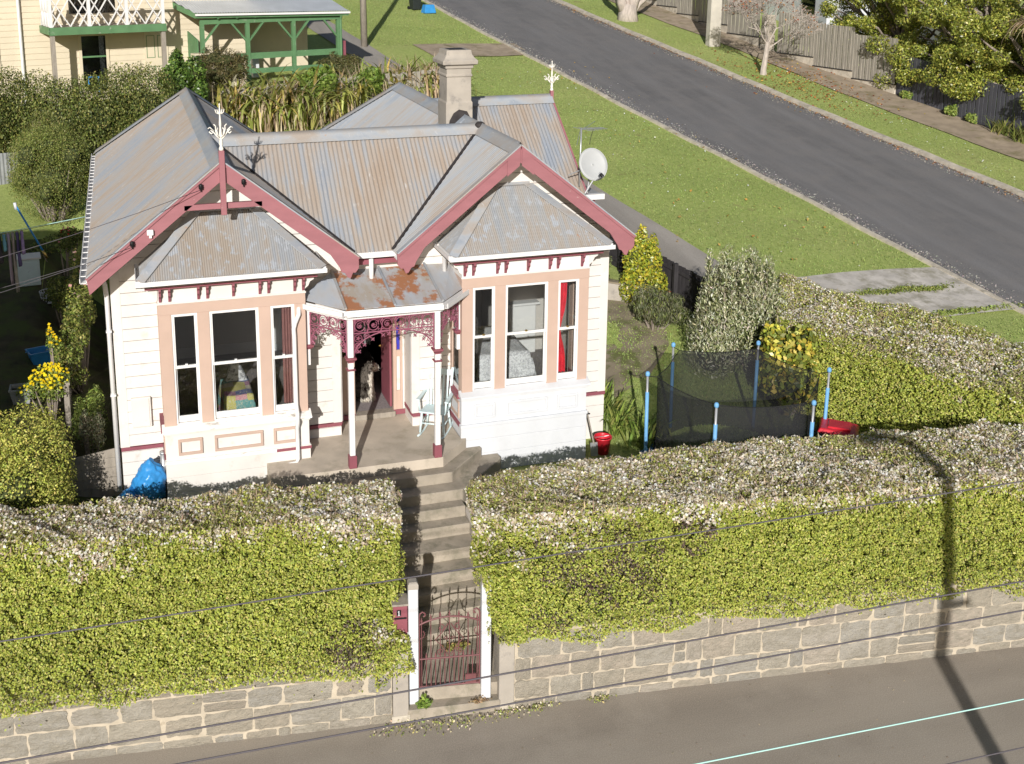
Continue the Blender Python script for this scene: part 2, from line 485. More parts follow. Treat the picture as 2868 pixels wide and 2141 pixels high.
sheet('gravel_drive', [((13.2, 31.2), (13.6, 28.6)), ((16.2, 31.2), (16.6, 28.8)), ((18.0, 31.0), (18.2, 29.0))], M['dirt'], .04)
sheet('garden_bed', [((-9, -3.4), (-.02, -1.6)), ((-9, 1), (-.02, 1)), ((-9, 5), (-.02, 5)), ((-9, 9), (-.02, 9)), ((-9, 10.6), (-.02, 10.6))], M['soil'], .02)

def kerb_line(name, fx, y0, y1, w_, h0, side, step=1.5):
    vs, fs = [], []
    y = y0; rows = []
    while y <= y1 + 1e-6:
        x = fx(y); z = T(x, y)
        rows.append([(x, y, z - .1), (x, y, z + h0), (x + side * w_, y, z + h0), (x + side * w_, y, z - .1)])
        y += step
    for r in rows: vs += r
    for i in range(len(rows) - 1):
        for k in range(3):
            fs.append((i * 4 + k, i * 4 + k + 1, i * 4 + 5 + k, i * 4 + 4 + k))
    me = bpy.data.meshes.new(name); me.from_pydata(vs, [], fs); me.update()
    return tag(link(name, me, M['kerb']), kind='structure')
kerb_line('kerb', lambda y: xr(y), -10, 90, .26, .15, 1)
kerb_line('kerb', lambda y: xl(y), -10, 90, .16, .075, -1)

# street in front: asphalt footpath, kerb, carriageway (level, runs parallel to the street wall)
ang = math.atan(-.109)
def street(s, d, z):       # s along the street, d in front of the wall face
    x0, y0 = 0, -4.408
    c, s_ = math.cos(ang), math.sin(ang)
    return (x0 + s * c + d * s_, y0 + s * s_ - d * c, z)
def strip(name, d0, d1, z, mat, s0=-30, s1=45, n=30):
    vs, fs = [], []
    for i in range(n + 1):
        s = s0 + (s1 - s0) * i / n
        vs += [street(s, d0, z), street(s, d1, z)]
    for i in range(n): fs.append((2 * i, 2 * i + 1, 2 * i + 3, 2 * i + 2))
    me = bpy.data.meshes.new(name); me.from_pydata(vs, [], fs); me.update()
    return tag(link(name, me, mat), kind='structure')
strip('street_footpath', -.25, 3.45, -2.15, M['footpath'])
k = MB()
for i in range(60):
    s = -30 + i * 1.25
    k.hexa([street(s, 3.75, -2.5), street(s + 1.245, 3.75, -2.5), street(s + 1.245, 3.45, -2.5), street(s, 3.45, -2.5)],
           [street(s, 3.75, -2.14), street(s + 1.245, 3.75, -2.14), street(s + 1.245, 3.45, -2.135), street(s, 3.45, -2.135)])
tag(k.build('kerb', M['kerb']), kind='structure')
strip('street', 3.75, 13, -2.28, M['asphalt'])
strip('street_footpath', 13, 30, -2.15, M['footpath'])

# ---------------------------------------------------------------- leaf / scatter builder
def norm(a): return a / np.maximum(np.linalg.norm(a, axis=1, keepdims=True), 1e-9)
def leaves(name, P, Nn, size, cols, mat, parent=None, kind='stuff', aspect=.55, spread=.8, fold=.15, up=None):
    """one mesh of diamond leaves: P points, Nn preferred facing, size (n,), cols (n,3)"""
    n = len(P)
    size = np.broadcast_to(np.asarray(size, float), (n,))
    nn = norm(Nn + rng.normal(0, spread, (n, 3)))
    a = rng.normal(0, 1, (n, 3))
    if up is not None: a = a * .35 + np.asarray(up)
    a = norm(a - nn * np.sum(a * nn, 1, keepdims=True)); b = np.cross(nn, a)
    L = (size * .5)[:, None]; W = L * aspect
    V = np.empty((n, 4, 3))
    V[:, 0] = P - a * L; V[:, 1] = P + b * W + nn * L * fold; V[:, 2] = P + a * L; V[:, 3] = P - b * W + nn * L * fold
    me = bpy.data.meshes.new(name)
    me.vertices.add(4 * n); me.vertices.foreach_set('co', V.reshape(-1))
    me.loops.add(4 * n); me.loops.foreach_set('vertex_index', np.arange(4 * n, dtype=np.int32))
    me.polygons.add(n); me.polygons.foreach_set('loop_start', np.arange(0, 4 * n, 4, dtype=np.int32))
    me.update(calc_edges=True)
    ca = me.color_attributes.new('Col', 'FLOAT_COLOR', 'POINT')
    c = np.ones((n, 4, 4)); c[:, :, :3] = np.asarray(cols)[:, None, :]
    ca.data.foreach_set('color', c.reshape(-1))
    o = link(name, me, mat, parent)
    if kind: o['kind'] = kind
    return o
def pal(n, cs, wts=None, jit=.18):
    cs = np.array(cs); wts = np.ones(len(cs)) if wts is None else np.array(wts, float)
    c = cs[rng.choice(len(cs), n, p=wts / wts.sum())]
    return np.clip(c * (1 + rng.normal(0, jit, (n, 1))) * (1 + rng.normal(0, jit * .3, (n, 3))), .002, .95)

# grass blades on the lawns that face the camera
def grass_patch(name, label, f_in, x0, x1, y0, y1, n):
    P = np.stack([rng.uniform(x0, x1, n), rng.uniform(y0, y1, n), np.zeros(n)], 1)
    P = P[f_in(P[:, 0], P[:, 1])]
    P[:, 2] = terr(P[:, 0], P[:, 1]) + .022
    m = fnoise(P, .5)
    cols = pal(len(P), [(.25, .33, .09), (.285, .36, .105), (.34, .375, .14), (.22, .295, .075)], [4, 4, 1.5, 3])
    cols *= (1 + .16 * m)[:, None]
    o = leaves(name, P, np.tile([0, -.6, .5], (len(P), 1)), rng.uniform(.03, .065, len(P)), cols, M['leaf'], aspect=.4, spread=.45, up=(0, 0, 1.2))
    return tag(o, label, 'grass')
def npf(f): return np.vectorize(f)
grass_patch('grass', 'mown green lawn between the grey footpath and the side road', lambda x, y: (x > 15.05 - .16 * (y - 6.9)) & (x < 20.98 - .1285 * (y - 2.88) + .0007 * np.maximum(0, y - 20) ** 2) & ~((y > 2.6) & (y < 5.5)) & ~((y > 28.7) & (y < 31)), 7, 22, -3, 46, 130000)
grass_patch('grass', 'grass verge with fallen leaves between the far kerb and the dirt path', lambda x, y: (x > 27.65 - .117 * (y - 9.66) + .0007 * np.maximum(0, y - 20) ** 2) & (x < 30.4 - .13 * (y - 13)), 22, 32, 4, 48, 45000)
grass_patch('grass', 'rough grass beside the house under the trampoline', lambda x, y: (x > 8.95) & (x < 13) & (y < 6) & (y > -2.9), 8.9, 13, -3, 6, 16000)
# ================================================================== the villa
WORLD = {}
_link0 = link
def link(name, me, mat, parent=None, smooth=False):
    o = _link0(name, me, mat, parent, smooth)
    if parent is not None and parent.name in WORLD:
        o.matrix_parent_inverse = WORLD[parent.name]
    return o
def wthing(name, label, cat, loc, group=None):
    """Empty at the thing's base whose parts are written in world coordinates"""
    o = thing(name, label, cat, loc, 0, group)
    WORLD[o.name] = Matrix.Translation(Vector(loc)).inverted()
    return o
def wtag(o): return o

H = wthing('villa', 'cream weatherboard villa with two maroon gables, bay windows and corrugated iron roof', 'house', (4.5, 4.5, -.68))

def corr(name, poly, fall, mat, parent, pitch=.076, amp=.010, per=6, uv0=(0, 0)):
    """corrugated sheet filling a planar convex polygon; corrugations run down `fall`"""
    P = [Vector(p) for p in poly]
    fall = Vector(fall).normalized()
    n = (P[1] - P[0]).cross(P[2] - P[0]).normalized()
    if n.z < 0: n = -n
    v = (fall - n * fall.dot(n)).normalized(); u = n.cross(v).normalized()
    o = P[0]
    q = [((p - o).dot(u), (p - o).dot(v)) for p in P]
    u0, u1 = min(a for a, b in q), max(a for a, b in q)
    cols = max(2, int((u1 - u0) / pitch * per))
    us = sorted(set([u0 + (u1 - u0) * i / cols for i in range(cols + 1)] + [min(max(a, u0), u1) for a, b in q]))
    vs, fs, uvs = [], [], []
    for a in us:
        hits = []
        for (a0, b0), (a1, b1) in zip(q, q[1:] + q[:1]):
            if abs(a1 - a0) < 1e-9:
                if abs(a - a0) < 1e-6: hits += [b0, b1]
            elif min(a0, a1) - 1e-7 <= a <= max(a0, a1) + 1e-7:
                hits.append(b0 + (b1 - b0) * (a - a0) / (a1 - a0))
        if not hits: hits = [0]
        h = amp * math.sin(2 * math.pi * a / pitch)
        for b in (min(hits), max(hits)):
            vs.append(tuple(o + u * a + v * b + n * h)); uvs.append((a + uv0[0], b + uv0[1]))
    for i in range(len(us) - 1):
        fs.append((2 * i, 2 * i + 1, 2 * i + 3, 2 * i + 2))
    me = bpy.data.meshes.new(name); me.from_pydata(vs, [], fs); me.update()
    l = me.uv_layers.new(name='UVMap')
    for lp in me.loops: l.data[lp.index].uv = uvs[lp.vertex_index]
    return link(name, me, mat, parent, smooth=True)

def uvbox(o, sc=1.0):      # planar uv from xy for ridge caps etc.
    me = o.data; l = me.uv_layers.new(name='UVMap')
    for lp in me.loops:
        c = me.vertices[lp.vertex_index].co; l.data[lp.index].uv = ((c.x + c.z * .3) * sc, (c.y + c.z) * sc)
    return o

ZA, ZF = 5.09, 3.364
XA = {0: 1.94, 1: 6.895}
XF = {0: (-.194, 4.091), 1: (4.745, 9.054)}
YG = -.61; YR = 1.55; YE = -.31
aL, aR = XA[0], XA[1]
def Z(x, y, z): return (x, y, z)
# left wing slopes
corr('roof_slope', [(XF[0][0], YG, ZF), (aL, YG, ZA), (aL, 8.4, ZA), (XF[0][0], 10.4, ZF)], (-1, 0, -.8), M['roof'], H)
corr('roof_slope', [(aL, YG, ZA), (XF[0][1], YG, ZF), (XF[0][1], YE, ZF), (aL, YR, ZA)], (1, 0, -.8), M['roof'], H, uv0=(3, 1))
corr('roof_slope', [(aL, YR, ZA), (4.09, 3.4, ZF), (4.09, 10.4, ZF), (aL, 8.4, ZA)], (1, 0, -.8), M['roof'], H, uv0=(7, 4))
corr('roof_slope', [(XF[0][0], 10.4, ZF), (aL, 8.4, ZA), (4.09, 10.4, ZF)], (0, 1, -.8), M['roof'], H)
# transverse roof
corr('roof_slope', [(XF[0][1], YE, ZF), (XF[1][0], YE, ZF), (aR, YR, ZA), (aL, YR, ZA)], (0, -1, -.9), M['roof'], H, uv0=(11, 2))
corr('roof_slope', [(aL, YR, ZA), (aR, YR, ZA), (4.75, 3.4, ZF), (4.09, 3.4, ZF)], (0, 1, -.9), M['roof'], H)
# right wing
corr('roof_slope', [(aR, YG, ZA), (XF[1][0], YG, ZF), (XF[1][0], YE, ZF), (aR, YR, ZA)], (-1, 0, -.8), M['roofblue'], H, uv0=(5, 5))
corr('roof_slope', [(aR, YR, ZA), (4.75, 3.4, ZF), (4.75, 10.0, ZF), (aR, 7.92, ZA)], (-1, 0, -.8), M['roofblue'], H, uv0=(9, 1))
corr('roof_slope', [(aR, YG, ZA), (XF[1][1], YG, ZF), (XF[1][1], 2.80, ZF), (aR, 4.95, ZA)], (1, 0, -.8), M['roof'], H, uv0=(2, 9))
corr('roof_slope', [(aR, 4.95, ZA), (XF[1][1], 7.05, ZF), (XF[1][1], 10.0, ZF), (aR, 7.92, ZA)], (1, 0, -.8), M['roof'], H)
corr('roof_slope', [(4.75, 10.0, ZF), (aR, 7.92, ZA), (XF[1][1], 10.0, ZF)], (0, 1, -.8), M['roof'], H)
# cross gable facing the side road
corr('roof_slope', [(aR, 4.95, ZA), (9.63, 4.95, ZA), (9.63, 2.85, ZF), (9.0, 2.85, ZF)], (0, -1, -.82), M['roof'], H, uv0=(4, 3))
corr('roof_slope', [(aR, 4.95, ZA), (9.63, 4.95, ZA), (9.63, 7.05, ZF), (9.0, 7.05, ZF)], (0, 1, -.82), M['roof'], H)
# hidden valley gutter between the wings
part('valley_gutter', M['ridge'], H, 4.0, 4.85, 3.3, 10.2, ZF - .06, ZF - .02)

def cap(a, b, w_=.17, drop=.13, perp=None, name='ridge_cap'):
    a = Vector(a); b = Vector(b); d = (b - a).normalized()
    sd = (Vector(perp) if perp else d.cross(Vector((0, 0, 1)))).normalized()
    n = 14; L = (b - a).length; vs = []; fs = []
    for i, p in enumerate((a, b)):
        for k in range(7):
            t = (k - 3) / 3.0
            up_ = .035 * (1 - abs(t)) + (.025 if abs(t) < .2 else 0)
            vs.append(p + sd * (t * w_) + Vector((0, 0, .028 + up_ - abs(t) * drop)))
    for k in range(6): fs.append((k, k + 1, 8 + k, 7 + k))
    o = MB().add(vs, fs).build(name, M['ridge'], H, smooth=True)
    return uvbox(o)
cap((aL, YG - .02, ZA), (aL, 8.42, ZA)); cap((aL, YR, ZA), (aR, YR, ZA)); cap((aR, YG - .02, ZA), (aR, 7.94, ZA))
cap((aR, 4.95, ZA), (9.64, 4.95, ZA))
def hipcap(a, b):
    cap(a, b, .13, .05, name='hip_cap')
hipcap((aL, 8.4, ZA), (-.194, 10.4, ZF)); hipcap((aL, 8.4, ZA), (4.09, 10.4, ZF)); hipcap((aR, 7.92, ZA), (4.75, 10.0, ZF)); hipcap((aR, 7.92, ZA), (9.05, 10.0, ZF))
def valley(a, b):
    o = MB().bar(Vector(a) + Vector((0, 0, .03)), Vector(b) + Vector((0, 0, .03)), .05, .02).build('valley_flashing', M['soot'], H)
valley((XF[1][0], YE, ZF), (aR, YR, ZA)); valley((XF[0][1], YE, ZF), (aL, YR, ZA))
o = MB().ball((6.87, 1.52, 5.13), .10, .09, .07).build('ridge_sealant', M['soot'], H, True)

# barge boards
def barge(g, s, plain=False):
    xa, xf = XA[g], XF[g][0 if s < 0 else 1]
    y0, y1 = YG - .045, YG
    sl_ = (ZA - ZF) / abs(xf - xa)
    def top(x): return ZA - abs(x - xa) * sl_ + .02
    dv_ = .29
    if plain:
        pts = [(xa, top(xa)), (xf, top(xf)), (xf + .035 * -s, 3.12), (xf - s * .30, 3.12 + .30 * sl_ - .02), (xa, top(xa) - dv_)]
    else:
        e = xf
        pts = [(xa, top(xa)), (e, top(e)), (e + s * .0, 3.21), (e - s * .06, 3.13), (e - s * .10, 3.14), (e - s * .14, 3.045), (e - s * .19, 3.06), (e - s * .235, 3.14), (e - s * .29, 3.16), (e - s * .32, 3.24), (e - s * .38, 3.33), (e - s * .47, top(e - s * .47) - dv_), (xa, top(xa) - dv_)]
    return MB().prism([(x, y0, z) for x, z in pts], (0, y1 - y0, 0)).build('barge_board', M['barge'], H, bevel=.004)
barge(0, -1, True); barge(0, 1); barge(1, -1); barge(1, 1)
def barge_cap(g, s):
    xa, xf = XA[g], XF[g][0 if s < 0 else 1]
    MB().bar((xa, YG - .03, ZA + .045), (xf, YG - .03, ZF + .045), .10, .02, up=(0, 0, 1)).build('verge_flashing', M['ridge'], H)
    MB().bar((xa, YG - .055, ZA + .01), (xf, YG - .055, ZF + .01), .03, .05).build('verge_moulding', M['barge'], H)
for g in (0, 1):
    for s in (-1, 1): barge_cap(g, s)
for o in [o for o in H.children if o.name.startswith('verge_flashing')]: uvbox(o)
# gable apex joint plates on the right gable
for s in (-1, 1):
    MB().prism([(aR + s * .02, YG - .062, 5.06), (aR + s * .24, YG - .062, 4.885), (aR + s * .24, YG - .062, 4.60), (aR + s * .02, YG - .062, 4.775)], (0, .014, 0)).build('apex_plate', M['barge'], H)
# king post + collar tie on the left gable
part('king_post', M['barge'], H, aL - .045, aL + .045, -.72, -.65, 4.27, 5.30, .006)
part('collar_tie', M['barge'], H, 1.33, 2.55, -.655, -.60, 4.36, 4.45, .006)

def finial(x, y, z0, h, parent):
    m = MB()
    m.tube([(x, y, z0 + h * t) for t in (0, .04, .1, .14, .3, .34, .5, .55, .75, .8, .9, 1)], [.035, .04, .022, .034, .016, .026, .014, .022, .012, .02, .010, .006], 7)
    for s in (-1, 1):
        m.tube([(x + s * .015, y, z0 + .24 * h), (x + s * .06, y, z0 + .31 * h), (x + s * .11, y, z0 + .40 * h), (x + s * .15, y, z0 + .44 * h), (x + s * .17, y, z0 + .40 * h), (x + s * .14, y, z0 + .36 * h), (x + s * .12, y, z0 + .385 * h)], .012, 5)
        m.tube([(x + s * .05, y, z0 + .30 * h), (x + s * .075, y, z0 + .42 * h), (x + s * .07, y, z0 + .52 * h), (x + s * .10, y, z0 + .56 * h)], .010, 5)
        m.tube([(x + s * .10, y, z0 + .42 * h), (x + s * .16, y, z0 + .50 * h), (x + s * .19, y, z0 + .47 * h)], .010, 5)
        for q in (.03, .055):
            m.tube([(x, y, z0 + .76 * h), (x + s * q, y, z0 + .80 * h), (x + s * q * 1.25, y, z0 + .87 * h)], .008, 4)
    for a in range(4):
        an = a * math.pi / 2 + .785
        m.tube([(x, y, z0 + .26 * h), (x + .07 * math.cos(an), y + .07 * math.sin(an), z0 + .36 * h), (x + .09 * math.cos(an), y + .09 * math.sin(an), z0 + .45 * h), (x + .05 * math.cos(an), y + .05 * math.sin(an), z0 + .47 * h)], .010, 5)
    m.ball((x, y, z0 + .79 * h), .028, .028, .02, 8, 5); m.ball((x, y, z0 + .31 * h), .034, .034, .03, 8, 5); m.ball((x, y, z0 + .965 * h), .014, n=6, m=4)
    return m.build('finial', M['ironwhite'], parent, True)
finial(aL, -.685, 5.30, .74, H)
part('finial_post', M['barge'], H, 9.60, 9.67, 4.91, 4.99, 4.8, 5.24)
finial(9.635, 4.95, 5.24, .66, H)
# cross gable barge + end wall
for s in (-1, 1):
    MB().prism([(9.62, 4.95, ZA + .01), (9.62, 4.95 + s * 2.12, ZF - .01), (9.62, 4.95 + s * 2.12, ZF - .22), (9.62, 4.95, ZA - .26)], (.04, 0, 0)).build('barge_board', M['barge'], H)
MB().prism([(9.12, 3.1, -.7), (9.12, 6.8, -.7), (9.12, 6.8, 3.3), (9.12, 4.95, 4.8), (9.12, 3.1, 3.3)], (.1, 0, 0)).build('side_wall', M['cream'], H)
part('side_wall', M['cream'], H, 8.85, 9.12, 3.1, 3.2, -.7, 3.36)
part('porch_gutter', M['white'], H, 9.2, 9.98, 2.72, 2.84, 3.25, 3.36); part('porch_fascia', M['maroon'], H, 9.25, 9.82, 2.85, 2.88, 3.12, 3.25)
part('porch_roof', M['ridge'], H, 9.2, 9.95, 2.88, 4.2, 3.30, 3.34)
part('corner_board', M['white'], H, 9.12, 9.27, 2.93, 3.06, -.6, 3.12)

# chimney
ch = MB()
def sq(m, cx, cy, prof):
    vs, fs = [], []
    for hx, hy, z in prof: vs += [(cx - hx, cy - hy, z), (cx + hx, cy - hy, z), (cx + hx, cy + hy, z), (cx - hx, cy + hy, z)]
    for i in range(len(prof) - 1):
        for k in range(4): fs.append((i * 4 + k, i * 4 + (k + 1) % 4, i * 4 + 4 + (k + 1) % 4, i * 4 + 4 + k))
    fs.append((3, 2, 1, 0)); n = len(prof) * 4; fs.append((n - 4, n - 3, n - 2, n - 1))
    return m.add(vs, fs)
chm = sq(MB(), 6.80, 2.90, [(.27, .29, 4.3), (.27, .29, 5.40), (.25, .27, 5.43), (.245, .265, 5.90), (.265, .285, 5.91), (.265, .285, 5.945), (.25, .27, 5.955), (.25, .27, 6.06), (.28, .30, 6.07), (.28, .30, 6.12), (.35, .37, 6.15), (.355, .375, 6.22), (.30, .32, 6.27), (.26, .28, 6.33), (.245, .265, 6.42)]).build('chimney', M['render'], H, bevel=.006)
part('flue', M['soot'], chm, 6.64, 6.96, 2.72, 3.08, 6.415, 6.424)
MB().prism([(6.58, 2.585, 4.95), (6.60, 2.585, 5.06), (6.68, 2.585, 5.20), (6.79, 2.585, 5.27), (6.95, 2.585, 5.23), (7.02, 2.585, 5.1), (7.05, 2.585, 5.0)], (0, .02, 0)).build('tar_patch', M['soot'], chm)
for (a, b, c, d) in ((6.42, 6.55, 2.5, 3.25), (7.05, 7.2, 2.5, 3.25)):
    uvbox(MB().hexa([(a, c, 4.78), (b, c, 4.88), (b, d, 4.88), (a, d, 4.78)] if a < 6.8 else [(a, c, 4.90), (b, c, 4.80), (b, d, 4.80), (a, d, 4.90)], [(a, c, 4.82), (b, c, 4.94), (b, d, 4.94), (a, d, 4.82)] if a < 6.8 else [(a, c, 4.96), (b, c, 4.84), (b, d, 4.84), (a, d, 4.96)]).build('chimney_flashing', M['ridge'], chm))
uvbox(MB().prism([(6.50, 2.42, 4.80), (6.895, 2.42, 5.14), (7.10, 2.42, 4.97), (7.10, 2.6, 5.01), (6.895, 2.6, 5.17), (6.50, 2.6, 4.84)], (0, 0, .015)).build('chimney_flashing', M['ridge'], chm))

# ---------------------------------------------------------------- walls
def board(parent, x0b, x1b, x0t, x1t, z0, z1, y, mat, out=.024, name='weatherboard'):
    """one weatherboard on a wall facing -Y; bottom edge proud, top edge thin"""
    t0, t1 = out * 1.6, out * 1.25
    z1 -= .026
    b = [(x0b, y - t0, z0), (x1b, y - t0, z0), (x1b, y + .0, z0), (x0b, y + .0, z0)]
    t = [(x0t, y - t1, z1), (x1t, y - t1, z1), (x1t, y + .0, z1), (x0t, y + .0, z1)]
    return MB().hexa(b, t).build(name, mat, parent)
PITCH = .205
def wing(g, ox):
    xa, (xf0, xf1) = XA[g], XF[g]
    w0, w1 = ox + .145, ox + 3.855
    b0, b1 = ox + .844, ox + 3.170
    slope = (ZA - ZF) / (xf1 - xa)
    # solid backing of the front wall (pieces round the bay opening) + gable
    m = MB()
    m.box(w0, b0 + .02, .004, .10, -.7, 3.36); m.box(b1 - .02, w1, .004, .10, -.7, 3.36); m.box(b0 + .02, b1 - .02, .004, .10, 3.14, 3.36)
    m.prism([(xa - 2.0, .004, 3.36), (xa + 2.0, .004, 3.36), (xa, .004, 3.36 + 2.0 * slope)], (0, .08, 0))
    fw = m.build('front_wall', M['cream'], H)
    for (xa0, xa1) in ((w0 + .14, b0), (b1, w1 - .14)):
        z = .26
        while z < 3.3:
            z1 = min(z + PITCH, 3.36)
            board(fw, xa0, xa1, xa0, xa1, z, z1 + .012, .002, M['cream']); z += PITCH
        for z0_, z1_ in ((-.25, -.02), (-.02, .17)):
            board(fw, xa0 - .14 if xa0 < xa else xa0, xa1 if xa0 < xa else xa1 + .14, xa0 - .14 if xa0 < xa else xa0, xa1 if xa0 < xa else xa1 + .14, z0_, z1_ + .01, .002, M['cream'], .016)
        board(fw, min(xa0, xa0 - .14) if xa0 < xa else xa0, xa1 if xa0 < xa else xa1 + .14, xa0 - .14 if xa0 < xa else xa0, xa1 if xa0 < xa else xa1 + .14, -.7, -.24, .002, M['cream'], .016)
        # maroon band
        part('plinth_band', M['maroon'], fw, (xa0 - .145 if xa0 < xa else xa0), (xa1 if xa0 < xa else xa1 + .145), -.06, .0, .185, .245, .006)
    part('corner_board', M['cream'], fw, w0 - .012, w0 + .14, -.034, .10, .245, 3.40, .004)
    part('corner_board', M['cream'], fw, w1 - .14, w1 + .012, -.034, .10, .245, 3.40, .004)
    z = 3.30
    gw = MB().box(xa - .05, xa + .05, .0801, .09, 3.4, 3.6).build('gable_wall', M['cream'], H)
    while z < ZA - .25:
        z1 = z + PITCH
        hb = (ZA - .05 - z) / slope; ht = (ZA - .05 - z1) / slope
        hb = min(hb, 2.05); ht = min(max(ht, .01), 2.05)
        board(gw, xa - hb, xa + hb, xa - ht, xa + ht, z, z1 + .012, -.002, M['cream']); z += PITCH
    # side walls of the wing
    for x in (w0, w1 - .10):
        part('side_wall', M['cream'], H, x, x + .10, .10 if x > w0 else .10, 9.9, -.7, 3.4)
    part('back_wall', M['cream'], H, w0, w1, 9.9, 10.0, -.7, 3.4)
    # soffits
    for s in (-1, 1):
        xo = xf0 if s < 0 else xf1
        part('soffit', M['white'], H, min(xo - s * .06, (w0 if s < 0 else w1)), max(xo - s * .06, (w0 if s < 0 else w1)), YE + .02, 10.0, 3.28, 3.31)
    # barge soffit between wall and barge board
    for s in (-1, 1):
        xo = xf0 if s < 0 else xf1
        MB().prism([(xa, YG, ZA - .09), (xo, YG, ZF - .09), (xo, .0, ZF - .09), (xa, .0, ZA - .09)], (0, 0, .025)).build('verge_soffit', M['white'], H)
    # ---------------- room behind the bay
    rm = MB()
    rm.box(w0 + .1, w1 - .1, .1, 4.3, .06, .10).box(b0 + .06, b1 - .06, -.68, .1, .06, .10)
    fl = rm.build('room_floor', M['carpet'], H)
    part('room_ceiling', M['white'], H, w0 + .1, w1 - .1, .1, 4.3, 3.16, 3.20); part('bay_ceiling', M['white'], H, b0 + .06, b1 - .06, -.68, .1, 3.10, 3.14)
    part('room_wall', M['room'], H, w0 + .1, w1 - .1, 4.3, 4.36, .1, 3.16)
    part('room_wall', M['room'], H, w0 + .10, w0 + .12, .1, 4.3, .1, 3.16); part('room_wall', M['room'], H, w1 - .12, w1 - .10, .1, 4.3, .1, 3.16)
    part('skirting_board', M['white'], H, w0 + .12, w1 - .12, 4.27, 4.30, .1, .32)
    return fw

